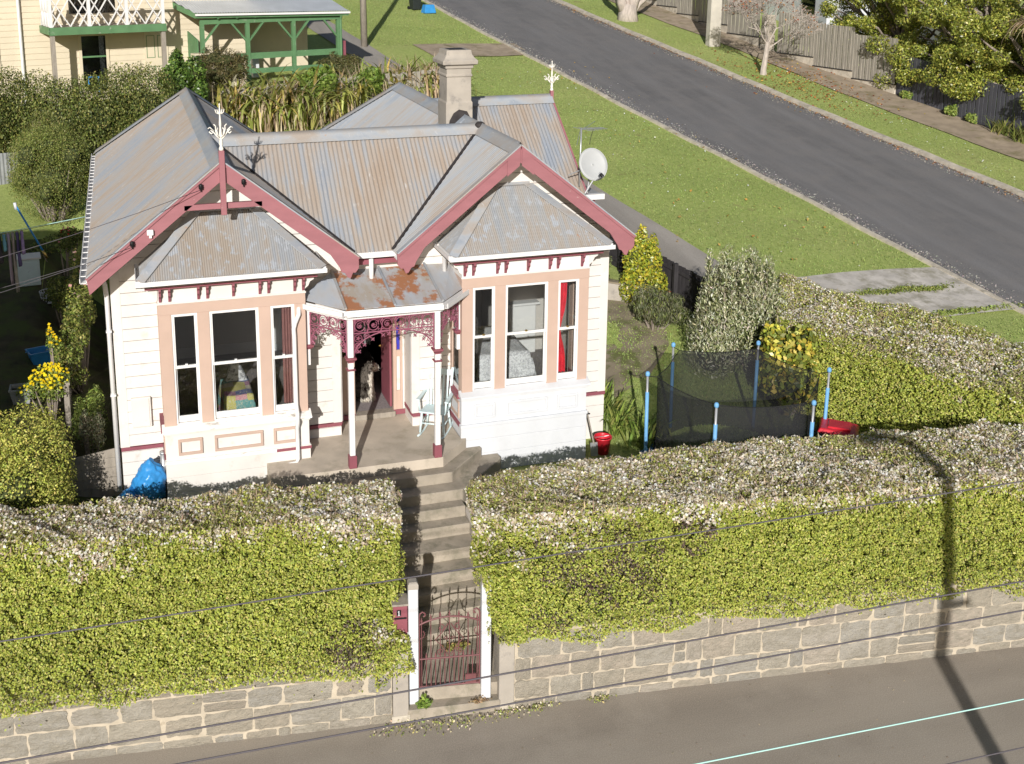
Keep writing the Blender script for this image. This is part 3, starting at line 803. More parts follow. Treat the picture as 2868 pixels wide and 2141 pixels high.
def bay(g, ox):  # dark sheet behind the pane paints the unlit room
    lo = M['cream'] if g == 0 else M['newwhite']; mo = M['peach'] if g == 0 else M['newwhite']
    X = lambda v: ox + v
    yb = -.745
    # frieze
    B = MB().box(X(.844), X(3.17), yb, yb + .05, 2.895, 3.30).build('bay_window', M['cream' if g == 0 else 'white'], H)
    part('frieze_moulding', M['cream'], B, X(.83), X(3.185), yb - .02, yb, 2.895, 2.925, .004)
    part('frieze_board', M['maroon'], B, X(.66), X(3.36), yb - .16, yb - .05, 3.195, 3.275, .004)
    part('eave_soffit', M['white'], B, X(.60), X(3.42), -1.04, .0, 3.276, 3.30)
    for sx in (.844, 3.12):
        part('bay_side_frieze', M['cream'], B, X(sx), X(sx + .05), yb + .05, 0, 2.895, 3.276)
    # eave corner consoles
    for s, bx in ((-1, .85), (1, 3.165)):
        MB().prism([(X(bx), yb - .02, 3.19), (X(bx + s * .17), yb - .02, 3.19), (X(bx + s * .15), yb - .02, 3.12), (X(bx + s * .09), yb - .02, 3.09), (X(bx + s * .06), yb - .02, 3.02), (X(bx), yb - .02, 2.97)], (0, .03, 0)).build('corner_console', M['cream'], B)
    # brackets
    for bx in ((.885, 1.03, 1.475, 1.615, 2.02, 2.44, 2.58, 3.0, 3.14) if g == 0 else (.885, 1.035, 1.465, 1.615, 2.02, 2.42, 2.57, 3.02)):
        w_ = .018
        MB().prism([(X(bx) - w_, yb, 3.19), (X(bx) - w_, yb - .13, 3.19), (X(bx) - w_, yb - .135, 3.15), (X(bx) - w_, yb - .09, 3.11), (X(bx) - w_, yb - .095, 3.06), (X(bx) - w_, yb - .05, 3.01), (X(bx) - w_, yb - .035, 2.95), (X(bx) - w_, yb, 2.935)], (2 * w_, 0, 0)).build('bracket', M['maroon'], B)
    # gutter
    gt = MB()
    def gutter_run(a, b, w_=.11, h=.085):
        a = Vector(a); b = Vector(b); d = (b - a).normalized(); sd = d.cross(Vector((0, 0, 1))).normalized()
        for off, ww, z0, z1 in ((w_ - .012, .012, 0, h), (0, .012, 0, h), (0, w_, 0, .012)):
            A = a + sd * off; Bq = b + sd * off
            gt.hexa([A + Vector((0, 0, z0)), Bq + Vector((0, 0, z0)), Bq + sd * ww + Vector((0, 0, z0)), A + sd * ww + Vector((0, 0, z0))],
                    [A + Vector((0, 0, z1)), Bq + Vector((0, 0, z1)), Bq + sd * ww + Vector((0, 0, z1)), A + sd * ww + Vector((0, 0, z1))])
    gutter_run((X(.53), -1.01, 3.305), (X(3.48), -1.01, 3.305))
    gutter_run((X(.64), -.02, 3.305), (X(.64), -1.0, 3.305)); gutter_run((X(3.37), -1.0, 3.305), (X(3.37), -.02, 3.305))
    gt.build('gutter', M['white'], B)
    # hipped iron roof of the bay
    t0, t1, tz = (1.56, 2.44, 4.215) if g == 0 else (1.665, 2.235, 4.325)
    if g == 1: t0, t1 = 1.665, 2.24
    e0, e1, ye, ze = .60, 3.42, -1.06, 3.385
    corr('bay_roof_slope', [(X(e0), ye, ze), (X(e1), ye, ze), (X(t1), -.02, tz), (X(t0), -.02, tz)], (0, -1, -.8), M['roofbay'], B, pitch=.036, amp=.005, uv0=(ox * 1.7 + 1, 0))
    for s, e, t_ in ((-1, e0, t0), (1, e1, t1)):
        corr('bay_roof_slope', [(X(e), ye, ze), (X(e), -.02, ze), (X(t_), -.02, tz)], (s, 0, -.8), M['roofbay'], B, pitch=.036, amp=.005, uv0=(2, 4))
        a = Vector((X(e), ye, ze + .012)); b = Vector((X(t_), -.03, tz + .012))
        uvbox(MB().bar(a, b, .16, .016, up=(s * .25, -.55, .8)).build('hip_flashing', M['ridge'], B))
    uvbox(MB().bar((X(t0) - .05, -.045, tz + .02), (X(t1) + .05, -.045, tz + .02), .10, .02, up=(0, -.5, .8)).build('apron_flashing', M['ridge'], B))
    # peach frame
    for a, b in ((.844, 1.04), (1.44, 1.63), (2.41, 2.60), (2.99, 3.17)):
        part('window_post', M['peach'], B, X(a), X(b), yb, yb + .07, .84, 2.72, .004)
    part('window_head', M['peach'], B, X(.84), X(3.174), yb - .004, yb + .07, 2.72, 2.894, .004)
    # windows
    for a, b in ((1.04, 1.44), (1.63, 2.41), (2.60, 2.99)):
        y0 = yb + .012
        fr = MB()
        fr.box(X(a), X(a) + .025, y0, y0 + .06, .86, 2.72).box(X(b) - .025, X(b), y0, y0 + .06, .86, 2.72).box(X(a) + .025, X(b) - .025, y0, y0 + .06, 2.695, 2.72)
        wn = fr.build('window', M['white'], B)
        us = MB(); a1, b1 = X(a) + .025, X(b) - .025
        ys_ = y0 + .012
        us.box(a1, a1 + .022, ys_, ys_ + .03, 1.81, 2.695).box(b1 - .022, b1, ys_, ys_ + .03, 1.81, 2.695).box(a1, b1, ys_ - .001, ys_ + .03, 2.672, 2.695).box(a1, b1, ys_ - .001, ys_ + .03, 1.80, 1.845)
        us.build('upper_sash', M['white'], wn)
        ls = MB(); yl = y0 + .045
        ls.box(a1, a1 + .024, yl, yl + .03, .88, 1.80).box(b1 - .024, b1, yl, yl + .03, .88, 1.80).box(a1, b1, yl - .001, yl + .03, .87, .975).box(a1, b1, yl - .001, yl + .029, 1.80, 1.835)
        ls.build('lower_sash', M['white'], wn)
        part('pane', M['glass'], wn, a1 + .022, b1 - .022, ys_ + .012, ys_ + .016, 1.845, 2.672)
        part('pane', M['glass'], wn, a1 + .024, b1 - .024, yl + .012, yl + .016, .975, 1.80)
        part('sash_lock', M['brass'] if g else M['white'], wn, (a1 + b1) / 2 - .02, (a1 + b1) / 2 + .02, ys_ - .02, ys_ + .01, 1.845, 1.87)
    # sill
    MB().hexa([(X(.80), yb - .12, .755), (X(3.215), yb - .12, .755), (X(3.215), yb + .06, .755), (X(.80), yb + .06, .755)],
              [(X(.80), yb - .12, .79), (X(3.215), yb - .12, .79), (X(3.215), yb + .06, .865), (X(.80), yb + .06, .865)]).build('sill', M['wornwhite'] if g == 0 else M['newwhite'], B, bevel=.005)
    part('sill_moulding', lo, B, X(.825), X(3.19), yb - .05, yb, .70, .755, .005)
    # panelled apron under the sill
    part('apron', lo, B, X(.84), X(3.175), yb, yb + .06, .245, .70)
    part('apron_base', lo if g else M['wornwhite'], B, X(.815), X(3.20), yb - .045, yb + .06, .185, .245, .006)
    if g == 0:
        part('plinth_band', M['maroon'], B, X(2.62), X(3.202), yb - .047, yb - .0455, .187, .24)
    z0_ = .18
    for z0_, z1_ in ((-.06, .185), (-.33, -.0605), (-.7, -.3305)):
        part('base_board', lo, B, X(.83), X(3.19), yb - .015, yb + .06, z0_ + .001, z1_ - .001, .005)
    for a, b in ((1.04, 1.43), (1.62, 2.41), (2.58, 2.98)):
        if g: a += .03; b += .02
        mm = MB(); z0_, z1_, q = .325, .60, .045
        for (xa0, xa1, za, zb) in ((a, b, z1_ - q, z1_), (a, b, z0_, z0_ + q), (a, a + q, z0_ + q, z1_ - q), (b - q, b, z0_ + q, z1_ - q)):
            mm.box(X(xa0), X(xa1), yb - .034, yb, za, zb)
        mm.build('panel_moulding', mo, B, bevel=.006)
    # bay sides
    for sx, xo in ((-1, .844), (1, 3.12)):
        S = MB().box(X(xo), X(xo + .05), yb + .07, 0, .245, .70).box(X(xo), X(xo + .05), yb + .07, 0, -.7, .18).build('bay_side', lo, B)
        part('bay_side_base', M['maroon'], B, X(xo) - (.03 if sx < 0 else 0), X(xo + .05) + (.03 if sx > 0 else 0), yb + .07, 0, .18, .245)
        part('bay_side_sill', M['maroon'], B, X(xo) - (.06 if sx < 0 else 0), X(xo + .05) + (.06 if sx > 0 else 0), yb + .075, 0, .70, .79)
        for y0_, y1_ in ((yb + .07, yb + .20), (-.16, 0)):
            part('window_post', M['peach'], B, X(xo), X(xo + .05), y0_, y1_, .79, 2.72, .004)
        part('window_head', M['peach'], B, X(xo), X(xo + .05), yb + .07, 0, 2.72, 2.894)
        part('side_frame', M['white'], B, X(xo + .008), X(xo + .03), yb + .20, -.16, .79, .87); part('side_frame', M['white'], B, X(xo + .008), X(xo + .03), yb + .20, -.16, 1.80, 1.85)
        part('pane', M['glass'], B, X(xo + .02), X(xo + .024), yb + .20, -.16, .87, 1.80); part('pane', M['glass'], B, X(xo + .02), X(xo + .024), yb + .20, -.16, 1.85, 2.72)
        xm = X(xo) - .018 if sx < 0 else X(xo + .05)
        mm = MB()
        for y0_, y1_, za, zb in ((yb + .14, -.08, .57, .62), (yb + .14, -.08, .31, .36), (yb + .14, yb + .19, .36, .57), (-.13, -.08, .36, .57)): mm.box(xm, xm + .018, y0_, y1_, za, zb)
        mm.build('panel_moulding', M['peach'], B)
    return B
wing(0, 0.0); wing(1, 4.995)
BL = bay(0, 0.0); BR = bay(1, 4.995)
# meter cupboard on the left wall
mbx = part('meter_cupboard', M['cream'], H, .34, .66, -.10, -.02, .60, 1.12, .01)
part('meter_door', M['cream'], mbx, .355, .63, -.112, -.101, .62, 1.10, .004)

# main-roof gutters + downpipes
def gutter(a, b, name='gutter', w_=.11, h=.085, mat=None):
    a = Vector(a); b = Vector(b); d = (b - a).normalized(); sd = d.cross(Vector((0, 0, 1))).normalized(); m = MB()
    for off, ww, z1 in ((w_ - .012, .012, h), (0, .012, h), (0, w_, .012)):
        A = a + sd * off; B_ = b + sd * off; u = Vector((0, 0, z1))
        m.hexa([A, B_, B_ + sd * ww, A + sd * ww], [A + u, B_ + u, B_ + sd * ww + u, A + sd * ww + u])
    return m.build(name, mat or M['white'], H)
g1 = gutter((-.30, -.55, 3.28), (-.30, 10.4, 3.28)); g1.location = (0, 0, 0)
# brackets across the left gutter (rungs)
for i in range(30):
    y = -.4 + i * .36
    part('gutter_strap', M['white'], g1, -.29, -.18, y, y + .016, 3.352, 3.366)
g1.data.transform(Matrix.Translation((0, 0, 0)))
gutter((4.07, -.29, 3.28), (4.77, -.29, 3.28)); part('fascia', M['maroon'], H, 4.0, 4.85, -.285, -.26, 3.15, 3.30)
part('eave_boards', M['cream'], H, 3.86, 5.15, -.02, .0, 2.9, 3.28)
part('eave_soffit', M['white'], H, 3.9, 5.1, -.26, .0, 3.27, 3.29)
def pipe(pts, r=.04, name='downpipe', parent=None):
    return MB().tube(pts, r, 8).build(name, M['white'], parent or H, True)
dp = pipe([(.03, -.12, 3.25), (.06, -.10, 3.1), (.075, -.07, 2.9), (.075, -.07, -.5)], .038)
for z in (2.3, 1.2): part('pipe_clip', M['white'], dp, .03, .12, -.12, -.03, z, z + .03)
pipe([(4.36, -.36, 3.29), (4.36, -.36, 2.80)], .04)
pipe([(5.66, -.92, 3.3), (5.66, -.55, 3.22), (5.66, -.3, 3.2), (5.66, -.3, 2.86)], .04)
pipe([(3.05, -.62, 2.66), (3.06, -.74, 2.63), (3.05, -.80, 2.55), (2.99, -.805, 2.42), (2.96, -.81, 2.32), (2.965, -.81, 2.2), (2.965, -.81, 1.0), (2.965, -.90, .88), (2.965, -.91, .72), (2.965, -.83, .6), (2.965, -.83, .30), (2.965, -.84, .05), (2.93, -.85, -.02), (2.62, -.86, -.05), (2.58, -.86, -.07)], .036)

# ---------------------------------------------------------------- door wall + hall
yd = .58
DW = MB().box(3.855, 3.93, yd - .02, yd + .08, .0, 3.2).box(5.10, 5.155, yd - .02, yd + .08, .0, 3.2).box(3.93, 5.10, yd - .02, yd + .08, 2.62, 3.2).build('entrance', M['cream'], H)
for a, b in ((3.93, 4.0), (4.15, 4.22), (4.93, 4.99), (5.06, 5.10)):
    part('door_frame', M['peach'], DW, a, b, yd - .05, yd + .05, .10, 2.62, .005)
part('door_frame', M['peach'], DW, 4.22, 4.93, yd - .05, yd + .05, 2.10, 2.18); part('pane', M['glass'], DW, 4.22, 4.93, yd, yd + .005, 2.18, 2.62)
def m_stained():
    m, t, b = newmat('stained_glass')
    v = coords(t, 'Object', (9, 9, 2.2))
    c = ramp(t, noise(t, v, 2.2, 2, .5), [(.38, (.55, .06, .03)), (.45, (.03, .04, .30)), (.60, (.05, .05, .42)), (.72, (.25, .05, .35))])
    t.links.new(c, b.inputs['Base Color']); b.inputs['Roughness'].default_value = .15
    return m
M['stained'] = m_stained()
part('stained_pane', M['stained'], DW, 4.99, 5.06, yd + .0, yd + .01, 1.25, 1.72); part('stained_pane', M['stained'], DW, 4.99, 5.06, yd, yd + .01, 1.78, 2.55)
part('sidelight_rail', M['peach'], DW, 4.99, 5.06, yd - .03, yd + .03, 1.72, 1.78); part('sidelight_rail', M['peach'], DW, 4.99, 5.06, yd - .04, yd + .04, 1.13, 1.25)
part('sidelight_panel', M['cream'], DW, 4.99, 5.06, yd - .01, yd + .02, .47, 1.13); part('sidelight_rail', M['peach'], DW, 4.99, 5.06, yd - .04, yd + .04, .10, .47)
part('pane', M['glass'], DW, 4.0, 4.15, yd, yd + .006, 1.2, 2.62); part('sidelight_panel', M['peach'], DW, 4.0, 4.15, yd - .01, yd + .02, .10, 1.2)
part('skirting', M['maroon'], DW, 4.93, 5.155, yd - .07, yd - .05, .02, .11); part('skirting', M['maroon'], DW, 3.855, 4.22, yd - .07, yd - .05, .02, .11)
part('threshold', M['timber'], DW, 4.20, 4.95, yd - .12, yd + .08, .0, .10, .006)
for xw, s in ((3.855, 1), (5.155, -1)):   # recess returns
    a, b = (xw - .10, xw) if s > 0 else (xw, xw + .10)
    part('recess_wall', M['cream'], DW, a + .001, b - .001, .1, yd + .08, -.2, 3.2)
    part('recess_corner_board', M['white'], DW, xw - .005 if s > 0 else xw - .03, xw + .03 if s > 0 else xw + .005, .0, .07, .25, 2.9)
    part('recess_skirting', M['maroon'], DW, xw if s > 0 else xw - .03, xw + .03 if s > 0 else xw, .0, yd - .07, .19, .25)
# hall interior
part('hall_floor', M['carpet'], H, 3.87, 5.14, yd + .08, 7, .05, .095); part('hall_ceiling', M['white'], H, 3.87, 5.14, yd + .08, 7, 2.95, 3.0)
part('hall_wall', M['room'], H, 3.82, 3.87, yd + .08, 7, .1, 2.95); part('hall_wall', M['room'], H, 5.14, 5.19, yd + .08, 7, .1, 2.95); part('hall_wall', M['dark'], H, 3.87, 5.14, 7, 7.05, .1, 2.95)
door = MB().box(4.895, 4.935, .68, 1.38, .11, 2.09).build('door', M['maroon'], DW, bevel=.004)
MB().ball((4.86, 1.30, 1.08), .032, n=8, m=6).tube([(4.895, 1.30, 1.08), (4.86, 1.30, 1.08)], .014, 6).build('knob', M['brass'], DW, True)

# ---------------------------------------------------------------- porch
PF = MB()
flo = [(2.45, -.70), (2.45, -1.30), (3.1, -1.34), (5.33, -1.36), (5.90, -.80), (5.90, -.70), (5.82, -.70), (5.82, .0), (5.15, .0), (5.15, yd), (3.86, yd), (3.86, .0), (3.2, .0), (3.2, -.70)]
def poly_slab(m, pl, z0, z1):
    n = len(pl)
    return m.add([(x, y, z0) for x, y in pl] + [(x, y, z1) for x, y in pl], [tuple(range(n - 1, -1, -1)), tuple(range(n, 2 * n))] + [(i, (i + 1) % n, n + (i + 1) % n, n + i) for i in range(n)])
poly_slab(PF, flo, -.7, 0.0)
pf = PF.build('porch_floor', M['concrete'], H)
EDGE = [(-1.59, -.18), (-1.88, -.36), (-2.10, -.54), (-2.35, -.72), (-2.75, -.90), (-3.10, -1.08), (-3.31, -1.26), (-3.55, -1.44), (-3.78, -1.62)]
STP = wthing('garden_steps', 'worn concrete steps climbing from the street gate to the porch', 'steps', (4.6, -3.2, -2.1))
yprev = -1.30
for kk, (ye_, z) in enumerate(EDGE):
    if kk == 0: pl = [(2.5, -1.2), (2.5, ye_), (5.42, ye_), (6.17, -.86), (6.17, -.761), (5.8, -.761), (5.0, -1.0)]
    elif kk == 1: pl = [(3.66, -1.3), (3.66, ye_), (5.52, ye_), (6.50, -.95), (6.50, -.761), (6.0, -.761), (5.2, -1.3)]
    else: pl = [(3.68, yprev + .06), (3.68, ye_), (5.50, ye_), (5.50, yprev + .06)]
    poly_slab(MB(), pl, min(z - .5, -.7), z).build('step', M['steps'], STP, bevel=.012)
    yprev = ye_
poly_slab(MB(), [(3.68, -3.7), (3.68, -4.66), (5.5, -4.93), (5.5, -3.7)], -2.4, -1.80).build('landing', M['steps'], STP, bevel=.012)
poly_slab(MB(), [(3.80, -4.6), (3.80, -4.875), (5.12, -5.02), (5.12, -4.8)], -2.4, -1.985).build('step', M['steps'], STP, bevel=.012)
for xw_ in (3.55, 5.50):
    MB().hexa([(xw_, -4.55, -2.4), (xw_ + .14, -4.55, -2.4), (xw_ + .14, -2.0, -2.4), (xw_, -2.0, -2.4)], [(xw_, -4.55, -1.35), (xw_ + .14, -4.55, -1.35), (xw_ + .14, -2.0, -.62), (xw_, -2.0, -.62)]).build('side_wall', M['render'], STP)

# porch roof, gutter, posts and iron lace
PX = (3.79, 5.243); PY = -1.308
PR = MB().box(3.86, 5.15, -.03, -.01, 2.85, 3.0).build('porch_roof', M['cream'], H)
E_ = [(3.10, -.52), (3.73, -1.33), (5.33, -1.36), (6.02, -.54)]; zt, ze = 3.0, 2.735
top_ = [(3.45, -.03), (3.73, -.03), (5.55, -.03), (5.84, -.03)]
def flat(name, pts, mat, uo):
    m = MB().add(pts, [tuple(range(len(pts)))]); o = m.build(name, mat, PR)
    me = o.data
    if me.polygons[0].normal.z < 0: me.flip_normals()
    l = me.uv_layers.new(name='UVMap')
    for lp in me.loops:
        c = me.vertices[lp.vertex_index].co; l.data[lp.index].uv = (c.x + uo, c.y * 1.1 + uo)
    md = o.modifiers.new('t', 'SOLIDIFY'); md.thickness = .012; md.offset = -1
    return o
def mixp(a, b, t): return tuple(a[i] * (1 - t) + b[i] * t for i in range(3))
A0, A1, A2, A3 = [(x, y, ze) for x, y in E_]; T0, T1, T2, T3 = [(x, y, zt) for x, y in top_]
T1 = (3.74, -.03, zt); T2 = (5.36, -.03, zt)
# three front pans, two facets
cuts = [0, .48, .95, 1]
flat('roof_pan', [A0, A1, T1], M['roofver'], 3.2)
flat('roof_pan', [A1, mixp(A1, A2, .5), mixp(T1, T2, .5), T1], M['roofverrust'], 0.35)
flat('roof_pan', [mixp(A1, A2, .5), A2, T2, mixp(T1, T2, .5)], M['roofverrust'], 1.9)
flat('roof_pan', [A2, A3, (5.84, -.03, zt - .02), T2], M['roofver'], 6.3)
for a, b in ((A1, T1), (mixp(A1, A2, .5), mixp(T1, T2, .5)), (A2, T2)):
    uvbox(MB().bar(Vector(a) + Vector((0, 0, .02)), Vector(b) + Vector((0, 0, .02)), .035, .03).build('roll_seam', M['ridge'], PR))
# rust scabs (real flakes of rust lying on the sheet)
def gut2(pts, w_=.10, h=.09):
    m = MB(); c = Vector((4.5, -.3, 0))
    for a, b in zip(pts[:-1], pts[1:]):
        a = Vector(a); b = Vector(b); d = (b - a).normalized(); sd = Vector((d.y, -d.x, 0)).normalized()
        if sd.dot((a + b) / 2 - c) < 0: sd = -sd
        for off, ww, z1 in ((w_ - .014, .014, h), (0, .012, h), (0, w_, .012)):
            A = a + sd * off; B_ = b + sd * off; u = Vector((0, 0, z1))
            m.hexa([A, B_, B_ + sd * ww, A + sd * ww], [A + u, B_ + u, B_ + sd * ww + u, A + sd * ww + u])
    return m.build('gutter', M['white'], PR)
gut2([(2.98, -.42, 2.615), (3.735, -1.30, 2.615), (5.33, -1.33, 2.615), (6.10, -.44, 2.615)])
bm_ = MB()
for a, b in (((3.10, -.50), (3.76, -1.27)), ((3.76, -1.27), (5.30, -1.29)), ((5.30, -1.29), (5.98, -.50))):
    bm_.bar((a[0], a[1], 2.585), (b[0], b[1], 2.585), .07, .06)
bm_.build('beam', M['white'], PR)
for x in PX:
    po = MB().box(x - .045, x + .045, PY - .045, PY + .045, .22, 2.56).build('porch_post', M['white'], H, bevel=.006)
    part('post_base', M['maroon'], po, x - .065, x + .065, PY - .065, PY + .065, .001, .22, .006)
    sq(MB(), x, PY, [(.05, .05, 1.84), (.05, .05, 1.86), (.085, .085, 1.90), (.085, .085, 1.925), (.05, .05, 1.93)]).build('capital', M['maroon'], po)
    sq(MB(), x, PY, [(.052, .052, 1.70), (.075, .075, 1.72), (.052, .052, 1.735)]).build('necking', M['maroon'], po)
# wall brackets against the bays
for x, y in ((3.215, -.60), (5.82, -.60)):
    po = part('wall_pilaster', M['white'], H, x - .035, x + .035, y - .03, y + .05, 1.6, 2.56)
    sq(MB(), x, y, [(.045, .045, 1.88), (.09, .075, 1.93), (.09, .075, 1.95), (.045, .045, 1.96)]).build('capital', M['maroon'], po)

def lace(a, b, zt_=2.555, band=.24, drop=.62, bl=.62):
    """cast-iron lace between two posts: scroll band plus a leafy bracket at each end"""
    a = Vector((a[0], a[1], 0)); b = Vector((b[0], b[1], 0)); d = (b - a); L = d.length; d.normalize()
    m = MB()
    def P(s, z): return a + d * s + Vector((0, 0, z))
    def pth(pts, r=.0085): m.tube([P(s, z) for s, z in pts], r, 4, cap=False)
    zb = zt_ - band
    pth([(0, zt_ - .012), (L, zt_ - .012)], .012); pth([(0, zb), (L, zb)], .012)
    pth([(.012, zt_), (.012, zt_ - drop)], .011); pth([(L - .012, zt_), (L - .012, zt_ - drop)], .011)
    n = max(2, round(L / .22)); w_ = L / n
    def flower(s, z, r, k=5, a0=0.0):
        for i in range(k):
            an = a0 + 2 * math.pi * i / k
            pth([(s, z), (s + r * .55 * math.cos(an), z + r * .55 * math.sin(an)), (s + r * math.cos(an), z + r * math.sin(an))], r * .24)
    for i in range(n):
        c = (i + .5) * w_; zc = (zt_ + zb) / 2; f = 1 if i % 2 == 0 else -1
        pth([(c + .085 * math.cos(t * .5), zc + .092 * math.sin(t * .5)) for t in range(0, 13)], .008)
        pth([(c + (.06 - .004 * t) * math.cos(f * t * .6 + 1), zc + (.06 - .004 * t) * math.sin(f * t * .6 + 1)) for t in range(0, 11)], .007)
        flower(c, zc, .032)
        pth([(c - w_ / 2, zb), (c - w_ / 2 + .03, zc - .03), (c - w_ / 2 - .0, zc + .05), (c - w_ / 2 + .04, zt_ - .02)], .008)
        for q in (-.38, .38):
            flower(c + q * w_, zt_ - .05, .026, 3, .5); flower(c + q * w_, zb + .045, .026, 3, 2)
    for e in (0, 1):
        def Q(s, z): return (s if e == 0 else L - s, z)
        bl_ = min(bl, L * .5)
        arc = [(.012 + bl_ * (1 - math.cos(t * math.pi / 2 / 10)), zt_ - drop + (drop - band) * math.sin(t * math.pi / 2 / 10)) for t in range(11)]
        pth([Q(s, z) for s, z in arc], .011)
        for t in (2, 4, 6, 8, 9):
            s, z = arc[t]; nx, nz_ = .07, -.06
            pth([Q(s, z), Q(s + nx * .6, z + nz_ * .6)], .007)
            sc, zc = Q(s + nx * .8, z + nz_ * .8); flower(sc, zc, .034, 4, .7)
        for sc, zc, r in ((.085, zb - .085, .062), (.07, zb - .21, .045), (.22, zb - .055, .042), (.055, zb - .30, .03)):
            if sc + r < bl_:
                pth([Q(sc + r * math.cos(t * .55), zc + r * math.sin(t * .55)) for t in range(13)], .007)
                s2, z2 = Q(sc, zc); flower(s2, z2, r * .62, 5)
                pth([Q(sc + r, zc - r * .2), Q(sc + r * 1.5, zc - r * .9)], .006)
    return m.build('iron_lace', M['iron'], H)
lace((3.25, -.64), (3.75, -1.26), bl=.3); lace((3.84, PY), (5.195, PY)); lace((5.285, -1.26), (5.80, -.66), bl=.3)
# ================================================================== street front
def m_stone():
    m, t, b = newmat('bluestone_block')
    v = coords(t)
    oi = N(t, 'ShaderNodeObjectInfo')
    mpv = N(t, 'ShaderNodeVectorMath', operation='ADD'); t.links.new(v, mpv.inputs[0]); t.links.new(oi.outputs['Location'], mpv.inputs[1]); v = mpv.outputs[0]
    n1 = noise(t, v, 2.6, 7, .72); n2 = noise(t, v, 8, 6, .75)
    base = ramp(t, oi.outputs['Random'], [(0, (.40, .36, .295)), (.2, (.375, .355, .315)), (.4, (.43, .395, .33)), (.6, (.395, .35, .28)), (.8, (.44, .38, .31)), (1, (.40, .38, .335))])
    c = mixc(t, ramp(t, n1, [(.42, (0, 0, 0)), (.62, (.85, .85, .85))]), base, (.30, .272, .22))
    c = mixc(t, thresh(t, n2, .54, .68), c, (.45, .405, .325))
    c = mixc(t, thresh(t, noise(t, v, 26, 3, .6), .70, .74), c, (.10, .095, .085))
    t.links.new(c, b.inputs['Base Color']); b.inputs['Roughness'].default_value = .92
    b.inputs['Specular IOR Level'].default_value = .15
    bump(t, b, n2, 1.0, .05)
    return m
M['stone'] = m_stone()
M['mortar'] = pm('lime_mortar', (.46, .40, .31), .95, .14, 4, spots=(.3, .25, .18), spot_scale=6, spot=(.55, .68), bmp=.5, bscale=30)

STONES = []
def stone_mesh(i):
    r = random.Random(100 + i)
    nx_, nz_ = 6, 5
    vs, fs = [], []
    for a in range(nx_ + 1):
        for c in range(nz_ + 1):
            x = a / nx_ - .5; z = c / nz_ - .5
            edge = (a in (0, nx_)) + (c in (0, nz_))
            y = -.026 + r.uniform(-.004, .004) if not edge else -.016
            if not edge and (a in (1, nx_ - 1) or c in (1, nz_ - 1)): y = -.024 + r.uniform(-.004, .004)
            jx = r.uniform(-.028, .022) if edge else 0; jz = r.uniform(-.05, .04) if edge else 0
            if edge == 2: jx, jz = -math.copysign(r.uniform(.0, .03), x), -math.copysign(r.uniform(.0, .05), z)
            vs.append((x + jx, y, z + jz))
    for a in range(nx_):
        for c in range(nz_):
            q = a * (nz_ + 1) + c
            fs.append((q, q + nz_ + 1, q + nz_ + 2, q + 1))
    n = len(vs)
    ring = [a * (nz_ + 1) for a in range(nx_ + 1)] + [nx_ * (nz_ + 1) + c for c in range(1, nz_ + 1)] + [a * (nz_ + 1) + nz_ for a in range(nx_ - 1, -1, -1)] + [c for c in range(nz_ - 1, 0, -1)]
    for q in ring: vs.append((vs[q][0], .06, vs[q][2]))
    for k in range(len(ring)):
        k2 = (k + 1) % len(ring); fs.append((ring[k2], ring[k], n + k, n + k2))
    me = bpy.data.meshes.new('stone'); me.from_pydata(vs, [], fs); me.update()
    me.materials.append(M['stone'])
    return me
STONES = [stone_mesh(i) for i in range(12)]
def stone_wall(label, s0, s1, ztop, seed):
    r = random.Random(seed)
    o = street(s0, 0, -2.15)
    Wt = thing('stone_wall', label, 'wall', o, ang)
    L = s1 - s0
    MB().box(0, L, -.014, .34, -.25, ztop + 2.15).build('mortar_bed', M['mortar'], Wt)
    MB().box(-.0, L, -.012, .36, ztop + 2.15, ztop + 2.20).build('wall_top', M['mortar'], Wt, bevel=.01)
    z = -.12; row = 0
    while z < ztop + 2.15 - .08:
        h = r.choice([.30, .33, .35]) if row else .24
        h = min(h, ztop + 2.15 - z)
        x = -r.uniform(0, .3)
        while x < L:
            w_ = r.uniform(.42, .70)
            if r.random() < .12: w_ = r.uniform(.16, .26)
            a, b = max(x, 0), min(x + w_, L)
            if b - a > .06:
                if r.random() < .04 and h > .25:
                    subs = [(z, h * .5), (z + h * .5, h * .5)]
                else: subs = [(z, h)]
                for zz, hh in subs:
                    st = bpy.data.objects.new('stone', r.choice(STONES)); COL.objects.link(st); st.parent = Wt
                    st.location = ((a + b) / 2, r.uniform(-.006, .004), zz + hh / 2)
                    j = r.uniform(.012, .030)
                    st.scale = (b - a - j, r.uniform(.8, 1.3), hh - j)
                    st.rotation_euler = (0, r.uniform(-.025, .025), 0)
            x += w_
        z += h; row += 1
    return Wt
c_ = math.cos(ang)
stone_wall('rough grey stone street wall left of the iron gate, under the hedge', -4.0, 3.60 / c_, -1.22, 3)
stone_wall('rough grey stone street wall right of the iron gate, under the hedge', 5.33 / c_, 17.5, -1.02, 5)

